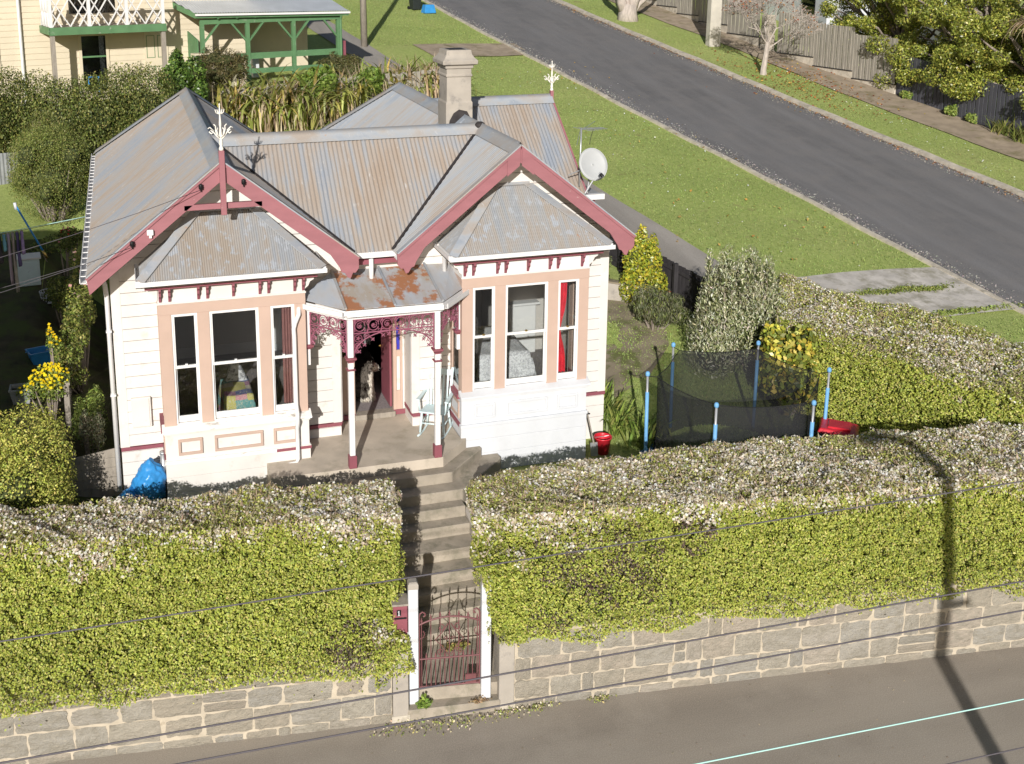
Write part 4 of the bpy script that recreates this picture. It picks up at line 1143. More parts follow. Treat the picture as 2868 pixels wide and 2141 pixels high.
# gate piers (grey) beside the white posts
def quadpost(name, mat, parent, cx, cy, hx, hy, z0, z1, rz, bevel=.006):
    m = MB().box(-hx, hx, -hy, hy, z0, z1)
    o = m.build(name, mat, parent, bevel=bevel)
    o.location = (cx, cy, 0); o.rotation_euler = (0, 0, rz)
    return o
gp = [(3.935, -4.70), (4.945, -4.855)]
gang = math.atan2(gp[1][1] - gp[0][1], gp[1][0] - gp[0][0])
for i, (lab, (x, y)) in enumerate(zip(('white painted square gate post beside the letterbox', 'white painted square gate post half hidden by the right hedge'), gp)):
    t_ = thing('gate_post', lab, 'post', (x, y, -1.985), gang, 'gate posts')
    MB().box(-.068, .068, -.068, .068, 0, 1.83).build('shaft', M['newwhite'], t_, bevel=.008)
    sq(MB(), 0, 0, [(.07, .07, 1.79), (.072, .072, 1.86), (.05, .05, 1.895)]).build('cap', M['render'], t_)
for lab, cx_, cy_ in (('grey concrete pier at the end of the left stone wall', 3.72, -4.80), ('grey concrete pier at the end of the right stone wall', 5.22, -4.95)):
    t_ = thing('wall_pier', lab, 'pier', (cx_, cy_, -2.15), ang, 'wall end piers')
    MB().box(-.11, .11, -.06, .28, 0, 1.08).build('pier_body', M['render'], t_, bevel=.008)
    MB().box(-.13, .13, -.075, .28, 0, .10).build('pier_foot', M['kerb'], t_, bevel=.008)

# wrought iron gate
GT = thing('iron_gate', 'maroon wrought iron garden gate with scrolls between the white posts', 'gate', ((gp[0][0] + gp[1][0]) / 2, (gp[0][1] + gp[1][1]) / 2 + .0, -1.785), gang)
hw = .425
def toph(x): return 1.0 + .10 * (1 - (x / hw) ** 2)
for s in (-1, 1):
    m = MB().tube([(s * hw, 0, 0), (s * hw, 0, 1.13), (s * (hw - .012), 0, 1.17), (s * (hw - .045), 0, 1.195), (s * (hw - .08), 0, 1.175), (s * (hw - .085), 0, 1.14), (s * (hw - .06), 0, 1.125)], .012, 6)
    m.build('stile', M['gate'], GT)
MB().tube([(-hw + 2 * hw * i / 12, 0, toph(-hw + 2 * hw * i / 12)) for i in range(13)], .013, 6).build('top_rail', M['gate'], GT)
MB().tube([(-hw, 0, .46), (hw, 0, .46)], .012, 6).build('middle_rail', M['gate'], GT)
MB().tube([(-hw, 0, .02), (hw, 0, .02)], .012, 6).build('bottom_rail', M['gate'], GT)
def spear(m, x, z):
    m.lathe([(.004, 0), (.017, .02), (.012, .045), (.003, .085)], 6, (x, 0, z))
for i in range(13):
    x = -hw + 2 * hw * (i + .5) / 13
    m = MB()
    tall = i % 2 == 0
    zt_ = toph(x) + .0 if tall else .46
    if i in (5, 7): zt_ = .46
    m.tube([(x, 0, .02), (x, 0, zt_ + .02)], .0075, 5); spear(m, x, zt_ + .01)
    m.build('bar', M['gate'], GT)
def scroll(c, r, f, a0=0):
    return [(c[0] + f * (r * (1 - t / 16)) * math.cos(a0 + t * .5), 0, c[1] + (r * (1 - t / 16)) * math.sin(a0 + t * .5)) for t in range(13)]
sm = MB()
for f in (-1, 1):
    for c, r, a0 in (((f * .12, .93), .06, 1.5), ((f * .12, .56), .06, 4.7), ((f * .05, .76), .03, 0)):
        sm.tube(scroll(c, r, f, a0), .007, 5)
    sm.tube([(f * .02, 0, .99), (f * .10, 0, .86), (f * .20, 0, .75), (f * .10, 0, .64), (f * .02, 0, .50)], .007, 5)
    sm.tube([(f * (hw - .01), 0, .78), (f * (hw - .06), 0, .80), (f * (hw - .075), 0, .86), (f * (hw - .055), 0, .90)], .007, 5)
sm.build('scrollwork', M['gate'], GT)
MB().box(hw - .20, hw - .05, -.012, .012, .03, .17).build('lock_box', M['gate'], GT)

# letterbox behind the left post
LB = thing('letterbox', 'maroon wooden letterbox with a white number 1 beside the left gate post', 'letterbox', (3.77, -4.60, -1.30), gang)
MB().box(-.10, .10, -.12, .12, .42, .86).build('box_body', M['maroon'], LB, bevel=.008)
MB().box(-.115, .115, -.14, .14, .86, .89).build('box_lid', M['timber'], LB, bevel=.006)
MB().box(-.085, .085, -.128, -.121, .66, .685).build('slot', M['black'], LB)
MB().box(-.05, .01, -.124, -.121, .71, .80).build('number_plate', M['black'], LB)
MB().box(-.026, -.014, -.1275, -.1245, .72, .79).box(-.034, -.026, -.1275, -.1245, .768, .782).box(-.034, -.006, -.1275, -.1245, .715, .725).build('number_one', M['newwhite'], LB)
MB().box(-.05, .05, -.05, .05, 0, .42).build('stand', M['timber'], LB)

# ---------------------------------------------------------------- hedges
LIME = [(.38, .425, .07), (.45, .48, .095), (.31, .365, .06), (.53, .51, .14), (.21, .265, .05), (.50, .44, .16)]
LW = [5, 5, 4, 3, 3, 1.2]
def quad_pts(a, b, c, d, n):
    u = rng.random((n, 1)); v = rng.random((n, 1))
    a, b, c, d = [np.array(q, float) for q in (a, b, c, d)]
    return (a * (1 - u) + b * u) * (1 - v) + (d * (1 - u) + c * u) * v
def qarea(a, b, c, d):
    a, b, c, d = [np.array(q, float) for q in (a, b, c, d)]
    return .5 * np.linalg.norm(np.cross(c - a, d - b))
def qn(a, b, c, d):
    a, b, c, d = [np.array(q, float) for q in (a, b, c, d)]
    n = np.cross(c - a, d - b); return n / np.linalg.norm(n)
def hedge(name, label, faces, dens, blossom, core_boxes, loc, size=.037, pal_=LIME, palw=LW, droop=.0, wob=.09, amp2=.05, browns=None, group=None):
    """faces: list of quads (outward normal by winding) with a kind 'side' or 'top'"""
    Hd = wthing(name, label, 'hedge', loc, group)
    PS, NS, CS, SS = [], [], [], []
    BP, BN, BC = [], [], []
    TP, TN, TC = [], [], []
    for kind, q, dm in faces:
        n = int(qarea(*q) * dens * dm * 1.4)
        P = quad_pts(*q, n); nn = np.tile(qn(*q), (n, 1)); deep = (np.arange(n) % 3 == 2)[:, None] * rng.uniform(.06, .30, (n, 1))
        P = P + nn * (wob * fnoise(P, 1.6)[:, None] + amp2 * fnoise(P, 6)[:, None] - rng.exponential(.05, (n, 1)) + .02 - .10 * (fnoise(P, 11, 6) + .35 * fnoise(P, 23, 2) < -.52)[:, None] - deep)
        if kind == 'side':      # ragged hem hanging over the wall
            zb_ = min(p[2] for p in q); low = np.clip(1 - (P[:, 2] - zb_) / .35, 0, 1)
            P[:, 2] -= low * (.05 + .13 * fnoise(P * np.array([1, 1, .2]), 2.6, 8)) + (rng.random(n) < .04) * low * rng.exponential(.07, n)
        if kind == 'top':
            f = blossom * np.clip(.48 + .55 * fnoise(P, 1.1, 3.1) + .25 * fnoise(P, 3.3, 1.1), .05, .9)
        else:
            zt_ = max(p[2] for p in q); f = blossom * np.clip(.62 - (zt_ - P[:, 2]) / .50 + .5 * fnoise(P, 1.7, 5) + .25 * fnoise(P, 5, 2), 0, .85)
        f = f * np.where(fnoise(P, 8, 4) + .5 * fnoise(P, 19, 1) > .02, 1.15, .30)
        fl = rng.random(n) < f
        f = np.maximum(f, blossom * .42 * (kind == 'top'))
        tw = (rng.random(n) < f * .42) & ~fl
        gr = ~fl & ~tw
        ng = gr.sum()
        c = pal(ng, pal_, palw, .12)
        if kind == 'top':
            dull = pal(ng, [(.54, .54, .22), (.64, .61, .30), (.44, .45, .17)]); mk = rng.random(ng) < .55 * blossom; c[mk] = dull[mk]
        tone = 1 + .10 * fnoise(P[gr], .8, 9)
        c *= tone[:, None]
        if browns:
            br = np.zeros(ng, bool)
            for (bc, br_, p_) in browns:
                d = np.linalg.norm((P[gr] - np.array(bc)) / np.array(br_), axis=1)
                br |= (d < 1) & (rng.random(ng) < p_ * (.4 + .9 * (fnoise(P[gr], 5, 2) > .05)))
            c[br] = pal(br.sum(), [(.13, .09, .07), (.19, .14, .11), (.09, .065, .055)])
        PS.append(P[gr]); NS.append(nn[gr]); CS.append(c); SS.append(rng.uniform(.75, 1.3, ng) * size)
        BP.append(P[fl] + nn[fl] * .02); BN.append(nn[fl] * .5 + np.array([0, 0, .6])); BC.append(pal(fl.sum(), [(.76, .69, .58), (.88, .85, .78), (.66, .57, .45), (.58, .53, .34), (.44, .36, .27)], [4, 6, 3, 3, 1], .12))
        TP.append(P[tw]); TN.append(nn[tw]); TC.append(pal(tw.sum(), [(.46, .37, .25), (.55, .45, .31), (.34, .27, .18)]))
    leaves('foliage', np.concatenate(PS), np.concatenate(NS), np.concatenate(SS), np.concatenate(CS), M['leaf'], Hd, spread=.62, aspect=.62)
    if blossom > 0:
        B_ = np.concatenate(BP); leaves('blossom', B_, np.concatenate(BN), rng.uniform(.028, .058, len(B_)), np.concatenate(BC), M['petal'], Hd, spread=.6, aspect=.8)
        B_ = np.concatenate(TP); leaves('twigs', B_, np.concatenate(TN), rng.uniform(.08, .19, len(B_)), np.concatenate(TC), M['petal'], Hd, spread=.8, aspect=.14, up=(0, -.1, 1))
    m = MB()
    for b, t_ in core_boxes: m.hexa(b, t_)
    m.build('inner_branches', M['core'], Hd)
    return Hd
def inset(q, d):
    return q
# left front hedge
def hexhedge(bot, top, dens, faces, **kw):
    """bot/top: 4 points each (front-left, front-right, back-right, back-left)"""
    fl, fr, br, bl = bot; FL, FR, BR, BL_ = top
    quads = {'front': ('side', (fl, fr, FR, FL), 1.0), 'top': ('top', (FL, FR, BR, BL_), 1.15), 'right': ('side', (fr, br, BR, FR), .9), 'left': ('side', (bl, fl, FL, BL_), .9), 'back': ('side', (br, bl, BL_, BR), .35)}
    c = np.mean(np.array(list(bot) + list(top)), 0)
    def shrink(ring, up_):
        out = []
        for i in range(4):
            p = np.array(ring[i], float); q = p.copy()
            for o_ in (ring[(i + 1) % 4], ring[i - 1]):
                v = np.array(o_, float) - p; v[2] = 0; L_ = np.hypot(v[0], v[1]); q += v / L_ * min(.40, L_ * .42)
            q[2] += up_; out.append(tuple(q))
        return out
    return dict(faces=[quads[f] for f in faces], core_boxes=[(shrink(bot, .1), shrink(top, -.32))], dens=dens, **kw)
zb, zt_ = -1.16, .58
hk = hexhedge([(-3.6, -4.24, zb - .03), (3.60, -5.0, zb), (3.70, -3.15, zb), (-3.6, -2.1, zb)], [(-3.5, -3.12, zt_), (3.93, -4.08, zt_), (4.02, -3.06, zt_), (-3.5, -2.0, zt_ - .02)], 4200, ['front', 'top', 'right', 'back'], blossom=.92,
    browns=[((3.2, -4.5, -.95), (.5, .6, .35), .35)])
_l = hexhedge([(3.35, -4.95, -1.40), (3.90, -4.98, -1.38), (3.90, -4.5, -1.38), (3.35, -4.4, -1.4)], [(3.35, -4.90, -.70), (3.84, -4.86, -.86), (3.84, -4.5, -.86), (3.35, -4.4, -.7)], 4200, ['front', 'top', 'right'], blossom=0)
hk['faces'] += [('side', q, d) for k_, q, d in _l['faces']]
hedge('clipped_hedge', 'tall clipped lime green hedge left of the gate, white blossom along its top', loc=(0, -3.6, -1.3), group='front hedges', **hk)
zb, zt_ = -1.0, .50
hk = hexhedge([(5.16, -5.14, zb), (10.2, -5.70, zb), (10.2, -3.1, zb), (5.35, -3.0, zb)], [(4.92, -4.30, zt_), (9.95, -5.10, zt_), (9.6, -3.12, zt_), (5.25, -3.15, zt_)], 4200, ['front', 'top', 'left', 'back'], blossom=.95,
    browns=[((6.6, -4.75, -.1), (1.1, .7, .45), .28), ((7.0, -4.8, -.5), (.9, .6, .35), .22), ((8.1, -4.95, .1), (.3, .5, .3), .55), ((5.8, -4.7, -.85), (.5, .6, .25), .22)])
hk2 = hexhedge([(10.2, -5.70, zb), (17.5, -6.5, zb), (17.5, -4.2, zb), (10.2, -3.1, zb)], [(9.95, -5.10, zt_), (16.5, -5.85, zt_), (16.2, -4.15, zt_), (9.6, -3.12, zt_)], 4200, ['front', 'top', 'back'], blossom=.95)
hk['faces'] += hk2['faces']; hk['core_boxes'] += hk2['core_boxes']
_l = hexhedge([(5.02, -5.05, -.85), (5.5, -5.08, -1.1), (5.5, -4.5, -1.1), (5.02, -4.5, -.85)], [(4.84, -5.0, .05), (5.5, -5.02, .2), (5.5, -4.5, .2), (4.84, -4.4, .15)], 4200, ['front', 'left', 'top'], blossom=0)
hk['faces'] += [('side', q, d) for k_, q, d in _l['faces']]
hedge('clipped_hedge', 'long clipped lime green hedge right of the gate, bare brown patches on its face', loc=(9, -4.2, -1.1), group='front hedges', **hk)
# low tongue of the left hedge hanging over the wall beside the gate
# side hedge along the driveway
hk = hexhedge([(14.05, -2.35, -.85), (16.8, .2, -.6), (14.9, 3.6, -.2), (12.5, .40, -.5)], [(14.35, -2.05, .80), (16.4, .6, .85), (14.5, 3.1, 1.12), (12.85, .6, 1.12)], 3000, ['left', 'top', 'back', 'right'], blossom=.75, size=.045, wob=.16, amp2=.07)
hk2 = hexhedge([(16.4, -5.1, -1.0), (18.6, -3.2, -.9), (16.8, .2, -.6), (14.05, -2.35, -.85)], [(16.5, -4.7, .40), (18.2, -3.0, .45), (16.4, .6, .85), (14.35, -2.05, .80)], 2800, ['left', 'top', 'right'], blossom=.75, size=.045, wob=.16, amp2=.07)
hk['faces'] += hk2['faces']; hk['core_boxes'] += hk2['core_boxes']
hedge('clipped_hedge', 'broad side hedge with blossom top between the trampoline and the driveway', loc=(14.6, -.5, -.7), **hk)

# ---------------------------------------------------------------- weeds + litter at the wall foot
def weeds(label, pts, n, size, spread_, cols, h=.08, name='weeds', cat='weeds'):
    P = []
    for (x, y, z, rx) in pts:
        k_ = n // len(pts)
        P.append(np.stack([x + rng.normal(0, rx, k_), y + rng.normal(0, rx * .35, k_), z + np.abs(rng.normal(0, h, k_))], 1))
    P = np.concatenate(P)
    o = leaves(name, P, np.tile([0, -.3, 1], (len(P), 1)), rng.uniform(.5, 1.3, len(P)) * size, pal(len(P), cols), M['leaf'], spread=.9)
    return tag(o, label, cat)
weeds('low green weeds and dry litter along the foot of the gate step', [(3.7, -5.0, -2.14, .2), (4.2, -5.07, -2.14, .25), (4.7, -5.12, -2.14, .25), (5.3, -5.12, -2.14, .2), (5.7, -5.12, -2.14, .12), (6.6, -5.2, -2.14, .1)], 650, .038, .1, [(.36, .40, .1), (.5, .46, .18), (.66, .58, .42), (.24, .3, .07)], .025)
weeds('small green weed tuft at the base of the left gate post', [(4.05, -4.86, -1.98, .05)], 120, .07, .1, [(.14, .22, .04), (.2, .27, .05)], .07)
weeds('dry brown leaves against the foot of the right gate post', [(4.83, -4.97, -1.98, .06)], 90, .05, .1, [(.3, .2, .1), (.42, .3, .2)], .02, 'dry_leaves', 'leaves')
weeds('fallen leaves on the landing behind the gate', [(4.8, -3.95, -1.79, .12)], 140, .06, .1, [(.45, .36, .12), (.35, .25, .1), (.3, .32, .08)], .03, 'dry_leaves', 'leaves')
n = 380
P = np.stack([rng.uniform(-1, 15, n), rng.uniform(-8.2, -5, n), np.full(n, -2.144)], 1); P = P[(P[:, 1] < yw(P[:, 0]) - .05)]
tag(leaves('street_litter', P, np.tile([0, 0, 1], (len(P), 1)), rng.uniform(.012, .035, len(P)), pal(len(P), [(.6, .52, .4), (.5, .42, .3), (.3, .24, .16)]), M['petal'], spread=.15), 'tiny dry petals and leaf litter scattered over the street footpath', 'litter')

# ---------------------------------------------------------------- overhead cables + street lamp
def cable(label, a, b, sag, r, mat=None, name='overhead_cable', n=24):
    a = Vector(a); b = Vector(b)
    pts = [a.lerp(b, i / n) - Vector((0, 0, sag * 4 * (i / n) * (1 - i / n))) for i in range(n + 1)]
    return tag(MB().tube(pts, r, 6).build(name, mat or M['cable'], None, True), label, 'cable', 'overhead street cables')
cable('topmost thin cable crossing the front hedges', (-14, -10.5, 3.70), (26, -10.5, 3.58), .03, .006)
cable('dark cable crossing over the gate and the stone wall', (-14, -10.5, 2.85), (26, -10.5, 2.42), .06, .0075)
cable('lowest dark cable crossing over the gate step', (-14, -10.5, 2.62), (26, -10.5, 2.0), .04, .0075)
cable('pale mint coloured cable crossing over the footpath', (-14, -11.5, 2.75), (26, -11.5, 1.72), .02, .006, M['mint'])
cable('dark cable cutting the bottom right corner of the view', (-14, -11.6, 2.2), (26, -11.6, 1.45), .01, .006)
def wire(label, pts, r=.005, mat=None, cat='wire', group=None, name='service_wire'):
    return tag(MB().tube(pts, r, 5).build(name, mat or M['cable'], None, True), label, cat, group)
def sagp(a, b, s, n=12):
    a = Vector(a); b = Vector(b)
    return [a.lerp(b, i / n) - Vector((0, 0, s * 4 * (i / n) * (1 - i / n))) for i in range(n + 1)]
wire('service wire running left from the left gable insulator', sagp((1.59, -.74, 4.70), (-9.7, -5.9, 4.2), .5))
wire('lower service wire running left from the barge board', sagp((.51, -.74, 3.86), (-10, -6.1, 3.6), .4))
for lab, x, z in (('black insulator on the left slope of the left gable', 1.60, 4.70), ('black insulator on the right slope of the left gable', 2.26, 4.74), ('black cable clamp low on the left barge board', .52, 3.86)):
    t_ = thing('insulator', lab, 'insulator', (x, -.70, z), 0, 'gable insulators')
    MB().lathe([(.02, 0), (.035, .01), (.03, .03), (.04, .04), (.03, .06), (.035, .075), (.015, .09)], 8).build('porcelain', M['black'], t_, True)
    MB().tube([(0, .045, -.03), (0, 0, -.03), (0, 0, .01)], .009, 5).build('bracket', M['black'], t_)
t_ = thing('service_box', 'small white junction box on the left barge board', 'box', (.80, -.67, 4.02), 0)
MB().box(-.05, .05, -.05, 0, 0, .09).build('cover', M['white'], t_, bevel=.01); MB().box(-.02, .02, -.045, -.01, -.04, 0).build('cable_gland', M['white'], t_)

# street lamp: stands across the street outside the view, its shadow falls over footpath, wall and hedge
SL = wthing('street_lamp', 'street lamp whose shadow falls across the footpath and right hedge', 'lamp', (7.75, -16.6, -2.15))
MB().tube([(7.75, -16.6, -2.15), (7.75, -16.6, 5.35)], [.13, .10], 12).build('pole', M['steel'], SL, True)
MB().tube([(7.75, -16.6, 5.3), (7.74, -16.6, 5.55), (7.66, -16.6, 5.75), (7.46, -16.6, 5.90), (7.20, -16.6, 5.96)], [.095, .085, .075, .07, .06], 10).build('arm', M['steel'], SL, True)
MB().ball((7.0, -16.6, 5.97), .32, .15, .10).build('lamp_head', M['steel'], SL, True)
MB().tube([(7.75, -16.6, 3.3), (8.15, -16.6, 3.3)], .07, 8).build('bracket', M['steel'], SL, True)

# ---------------------------------------------------------------- rocking chair
RC = thing('rocking_chair', 'pale blue slatted wooden rocking chair on the porch', 'chair', (5.47, -.37, 0.0), math.atan2(-.57, .82) + math.pi + .0)
# local: +Y is the facing direction of the sitter
RC.rotation_euler = (0, 0, math.atan2(.50, -.87) + math.pi / 2 - math.pi / 2)
RC.rotation_euler = (0, 0, math.pi - .55)
wc = M['chair']
MB().hexa([(-.22, -.20, .40), (.22, -.20, .40), (.24, .24, .43), (-.24, .24, .43)], [(-.22, -.20, .43), (.22, -.20, .43), (.24, .24, .46), (-.24, .24, .46)]).build('seat', wc, RC, bevel=.012)
for s in (-1, 1):
    MB().tube([(s * .19, .20, .43), (s * .215, .23, .07)], .022, 7).build('leg', wc, RC, True)
    MB().tube([(s * .18, -.16, .41), (s * .215, -.22, .05)], .022, 7).build('leg', wc, RC, True)
    MB().tube([(s * .215, .36, .06), (s * .215, .2, .025), (s * .215, 0, .012), (s * .215, -.25, .03), (s * .215, -.45, .10)], .018, 6).build('rocker', wc, RC, True)
    MB().bar((s * .20, -.19, .42), (s * .22, -.36, 1.10), .045, .03, up=(0, 1, 0)).build('back_post', wc, RC, bevel=.006)
    MB().hexa([(s * .25 - .03, -.24, .66), (s * .25 + .03, -.24, .66), (s * .26 + .035, .23, .655), (s * .26 - .035, .23, .655)], [(s * .25 - .03, -.24, .685), (s * .25 + .03, -.24, .685), (s * .26 + .035, .23, .68), (s * .26 - .035, .23, .68)]).build('armrest', wc, RC, bevel=.006)
    MB().tube([(s * .235, .19, .45), (s * .25, .20, .66)], .018, 6).build('arm_support', wc, RC, True)
    MB().tube([(s * .205, .215, .22), (s * .205, -.19, .22)], .011, 5).build('stretcher', wc, RC, True)
for i in range(5):
    x = -.14 + .07 * i
    MB().bar((x, -.185, .43), (x * 1.05, -.325, .97), .035, .012, up=(0, 1, 0)).build('back_slat', wc, RC)
MB().bar((-.225, -.335, 1.01), (.225, -.335, 1.01), .02, .10, up=(0, -.25, 1)).build('top_rail', wc, RC, bevel=.005)
MB().tube([(-.20, .215, .24), (.20, .215, .24)], .012, 6).build('stretcher', wc, RC, True)

# ---------------------------------------------------------------- dog sitting in the doorway
def m_dog():
    m, t, b = newmat('dog_coat')
    at = N(t, 'ShaderNodeAttribute'); at.attribute_name = 'Col'
    v = coords(t, 'Object', (1, 1, .35))
    n1 = noise(t, v, 55, 4, .7)
    c = mixc(t, 1.0, at.outputs['Color'], ramp(t, n1, [(.25, (.55, .55, .55)), (.75, (1.2, 1.2, 1.2))]), 'MULTIPLY')
    t.links.new(c, b.inputs['Base Color']); b.inputs['Roughness'].default_value = .95
    bump(t, b, n1, .8, .02)
    return m
M['dog'] = m_dog()
DG = wthing('dog', 'shaggy grey and white dog sitting in the open doorway', 'dog', (4.53, 1.25, .10))
def skin_body(name, joints, edges, parent, mat, root=0, sub=2):
    me = bpy.data.meshes.new(name)
    me.from_pydata([j[:3] for j in joints], edges, []); me.update()
    o = link(name, me, mat, parent)
    o.modifiers.new('skin', 'SKIN')
    sv = me.skin_vertices[0].data if me.skin_vertices else None
    if sv is None:
        bm = bmesh.new(); bm.from_mesh(me); bm.verts.layers.skin.verify(); bm.to_mesh(me); bm.free(); sv = me.skin_vertices[0].data
    for i, j in enumerate(joints):
        r = j[3]; sv[i].radius = (r, r) if not isinstance(r, tuple) else r
        sv[i].use_root = (i == root)
    md = o.modifiers.new('sub', 'SUBSURF'); md.levels = sub; md.render_levels = sub
    dg = bpy.context.evaluated_depsgraph_get()
    me2 = bpy.data.meshes.new_from_object(o.evaluated_get(dg))
    o.modifiers.clear(); o.data = me2
    if not me2.materials: me2.materials.append(mat)
    me2.polygons.foreach_set('use_smooth', [True] * len(me2.polygons))
    return o
dx, dy, dz = 4.53, 1.25, .10
def D(x, y, z): return (dx + x, dy + y, dz + z)
dj = [D(-.20, .10, .12) + (.13,), D(-.14, .06, .24) + (.15,), D(-.04, .0, .38) + (.145,), D(.04, -.04, .48) + (.12,), D(.07, -.07, .58) + (.085,), D(.09, -.10, .66) + (.095,), D(.17, -.14, .645) + (.06,), D(.235, -.175, .62) + (.042,),
      D(.08, -.13, .36) + (.065,), D(.10, -.15, .2) + (.048,), D(.11, -.17, .05) + (.04,), D(.16, -.20, .03) + (.038,),
      D(.06, .06, .36) + (.065,), D(.12, .05, .2) + (.048,), D(.15, .04, .05) + (.04,), D(.20, .02, .03) + (.038,),
      D(-.12, -.10, .16) + (.09,), D(.0, -.17, .10) + (.055,), D(-.08, -.19, .04) + (.04,), D(.04, -.22, .03) + (.036,),
      D(-.12, .20, .16) + (.09,), D(.0, .22, .08) + (.05,),
      D(-.32, .16, .06) + (.05,), D(-.42, .22, .05) + (.03,)]
de = [(0, 1), (1, 2), (2, 3), (3, 4), (4, 5), (5, 6), (6, 7), (3, 8), (8, 9), (9, 10), (10, 11), (3, 12), (12, 13), (13, 14), (14, 15), (0, 16), (16, 17), (17, 18), (18, 19), (0, 20), (20, 21), (0, 22), (22, 23)]
def dog_col(P):
    q = P - np.array([dx, dy, dz])
    white = (q[:, 0] > .06 + .02 * np.sin(q[:, 2] * 30)) & (q[:, 2] < .50) | ((q[:, 0] > .10) & (q[:, 2] < .70)) | (q[:, 2] < .07)
    c = np.where(white[:, None], np.array([.78, .73, .64]), np.array([.10, .085, .07]))  # dark body tone also holds the shade of the door frame
    return c
db = skin_body('body', dj, de, DG, M['dog'])
me = db.data
co = np.empty(len(me.vertices) * 3); me.vertices.foreach_get('co', co); co = co.reshape(-1, 3)
ca = me.color_attributes.new('Col', 'FLOAT_COLOR', 'POINT'); cc = np.ones((len(co), 4)); cc[:, :3] = dog_col(co); ca.data.foreach_set('color', cc.reshape(-1))
no = np.empty(len(me.vertices) * 3); me.vertices.foreach_get('normal', no); no = no.reshape(-1, 3)
ix = rng.integers(0, len(co), 3500)
P = co[ix] + rng.normal(0, .004, (3500, 3)); k_ = P[:, 2] > dz + .015
P, nn = P[k_], no[ix][k_]
leaves('fur', P + nn * .012, np.cross(nn, [0, 0, 1]) + 1e-3, rng.uniform(.04, .075, len(P)), dog_col(P) * rng.uniform(.85, 1.1, (len(P), 1)), M['petal'], DG, spread=.4, aspect=.16, up=(0, 0, -1))
for s in (-1, 1):
    MB().ball(D(.155 + s * .02, -.12 + s * .055 - .03, .685), .013, n=6, m=5).build('eye', M['black'], DG, True)
    MB().add([D(.07, -.10 + s * .08, .73), D(.12, -.10 + s * .10, .71), D(.09, -.10 + s * .14, .60), D(.05, -.09 + s * .13, .61)], [(0, 1, 2, 3)]).build('ear', M['dog'], DG).data.color_attributes.new('Col', 'FLOAT_COLOR', 'POINT').data.foreach_set('color', [.12, .1, .085, 1] * 4)
MB().ball(D(.275, -.20, .63), .018, n=6, m=5).build('nose', M['black'], DG, True)

# ---------------------------------------------------------------- inside the rooms
def m_quilt():
    m, t, b = newmat('patchwork_quilt')
    v = coords(t, 'Object', (5.2, 5.2, 5.2))
    w_ = N(t, 'ShaderNodeTexVoronoi', distance='CHEBYCHEV'); w_.inputs['Randomness'].default_value = .25; w_.inputs['Scale'].default_value = 1.0
    t.links.new(v, w_.inputs['Vector'])
    sp = N(t, 'ShaderNodeSeparateColor'); t.links.new(w_.outputs['Color'], sp.inputs[0])
    c = ramp(t, sp.outputs[0], [(0, (.55, .25, .30)), (.2, (.12, .32, .32)), (.38, (.07, .10, .28)), (.55, (.50, .45, .14)), (.72, (.62, .55, .45)), (.88, (.35, .14, .28))], 'CONSTANT')
    v2 = coords(t, 'Object', (1, 1, 1)); d = noise(t, v2, 60, 2, .5)
    c = mixc(t, thresh(t, d, .55, .62), c, (.6, .55, .42))
    t.links.new(c, b.inputs['Base Color']); b.inputs['Roughness'].default_value = .9
    return m
M['quilt'] = m_quilt()
M['bedspread'] = pm('speckled_bedspread', (.74, .74, .75), .9, .12, 4, spots=(.48, .48, .5), spot_scale=30, spot=(.48, .56))
def cloth_block(name, mat, parent, x0, x1, y0, y1, z0, z1, drop, seed=0, fl=.03):
    """draped cover over a box: top sheet with rounded edges and wavy hem"""
    nx_, ny_ = 20, 20; vs, fs = [], []
    for i in range(nx_ + 1):
        for j in range(ny_ + 1):
            u = -.18 + 1.36 * i / nx_; v_ = -.18 + 1.36 * j / ny_
            x = x0 + (x1 - x0) * min(max(u, 0), 1); y = y0 + (y1 - y0) * min(max(v_, 0), 1)
            ov = max(max(-u, 0) + max(u - 1, 0), max(-v_, 0) + max(v_ - 1, 0)) / .18
            z = z1 - ov * drop + .012 * math.sin(9 * u + seed) * math.sin(7 * v_)
            if ov > 0:
                wv = fl * ov * (1 + .8 * math.sin(26 * (u + v_) + seed))
                x += wv * (-1 if u < 0 else (1 if u > 1 else 0)); y += wv * (-1 if v_ < 0 else (1 if v_ > 1 else 0))
            vs.append((x, y, z))
    for i in range(nx_):
        for j in range(ny_): fs.append((i * (ny_ + 1) + j, (i + 1) * (ny_ + 1) + j, (i + 1) * (ny_ + 1) + j + 1, i * (ny_ + 1) + j + 1))
    return MB().add(vs, fs).build(name, mat, parent, True)
AC = wthing('armchair', 'armchair under a patchwork quilt seen through the left bay window', 'chair', (2.15, .30, .1))
cloth_block('quilt', M['quilt'], AC, 1.85, 2.35, -.15, .75, .1, .98, .55, 1)
MB().box(1.88, 2.32, -.10, .7, .15, .93).build('frame', M['dark'], AC)
MB().prism([(1.9, .55, .9), (2.35, .55, .9), (2.2, .6, 1.28), (2.05, .6, 1.30)], (0, .12, 0)).build('cushion', M['lace'], AC, bevel=.02)
BD = wthing('bed', 'bed with a pale speckled bedspread seen through the right bay window', 'bed', (7.2, 1.6, .1))
cloth_block('bedspread', M['bedspread'], BD, 6.65, 7.72, .85, 2.5, .1, .82, .5, 2, .05)
MB().box(6.69, 7.68, .9, 2.48, .25, .79).build('mattress', M['lace'], BD)
for x in (6.75, 7.62):
    for y in (.95, 2.42): part('leg', M['timber'], BD, x - .03, x + .03, y - .03, y + .03, .1, .25)
MB().box(6.62, 6.70, 1.0, 2.4, .82, 1.55).build('headboard', M['bedspread'], BD, bevel=.03)
FP = wthing('fireplace_board', 'white boarded fireplace panel inside the right front room', 'panel', (8.15, 2.65, .1))
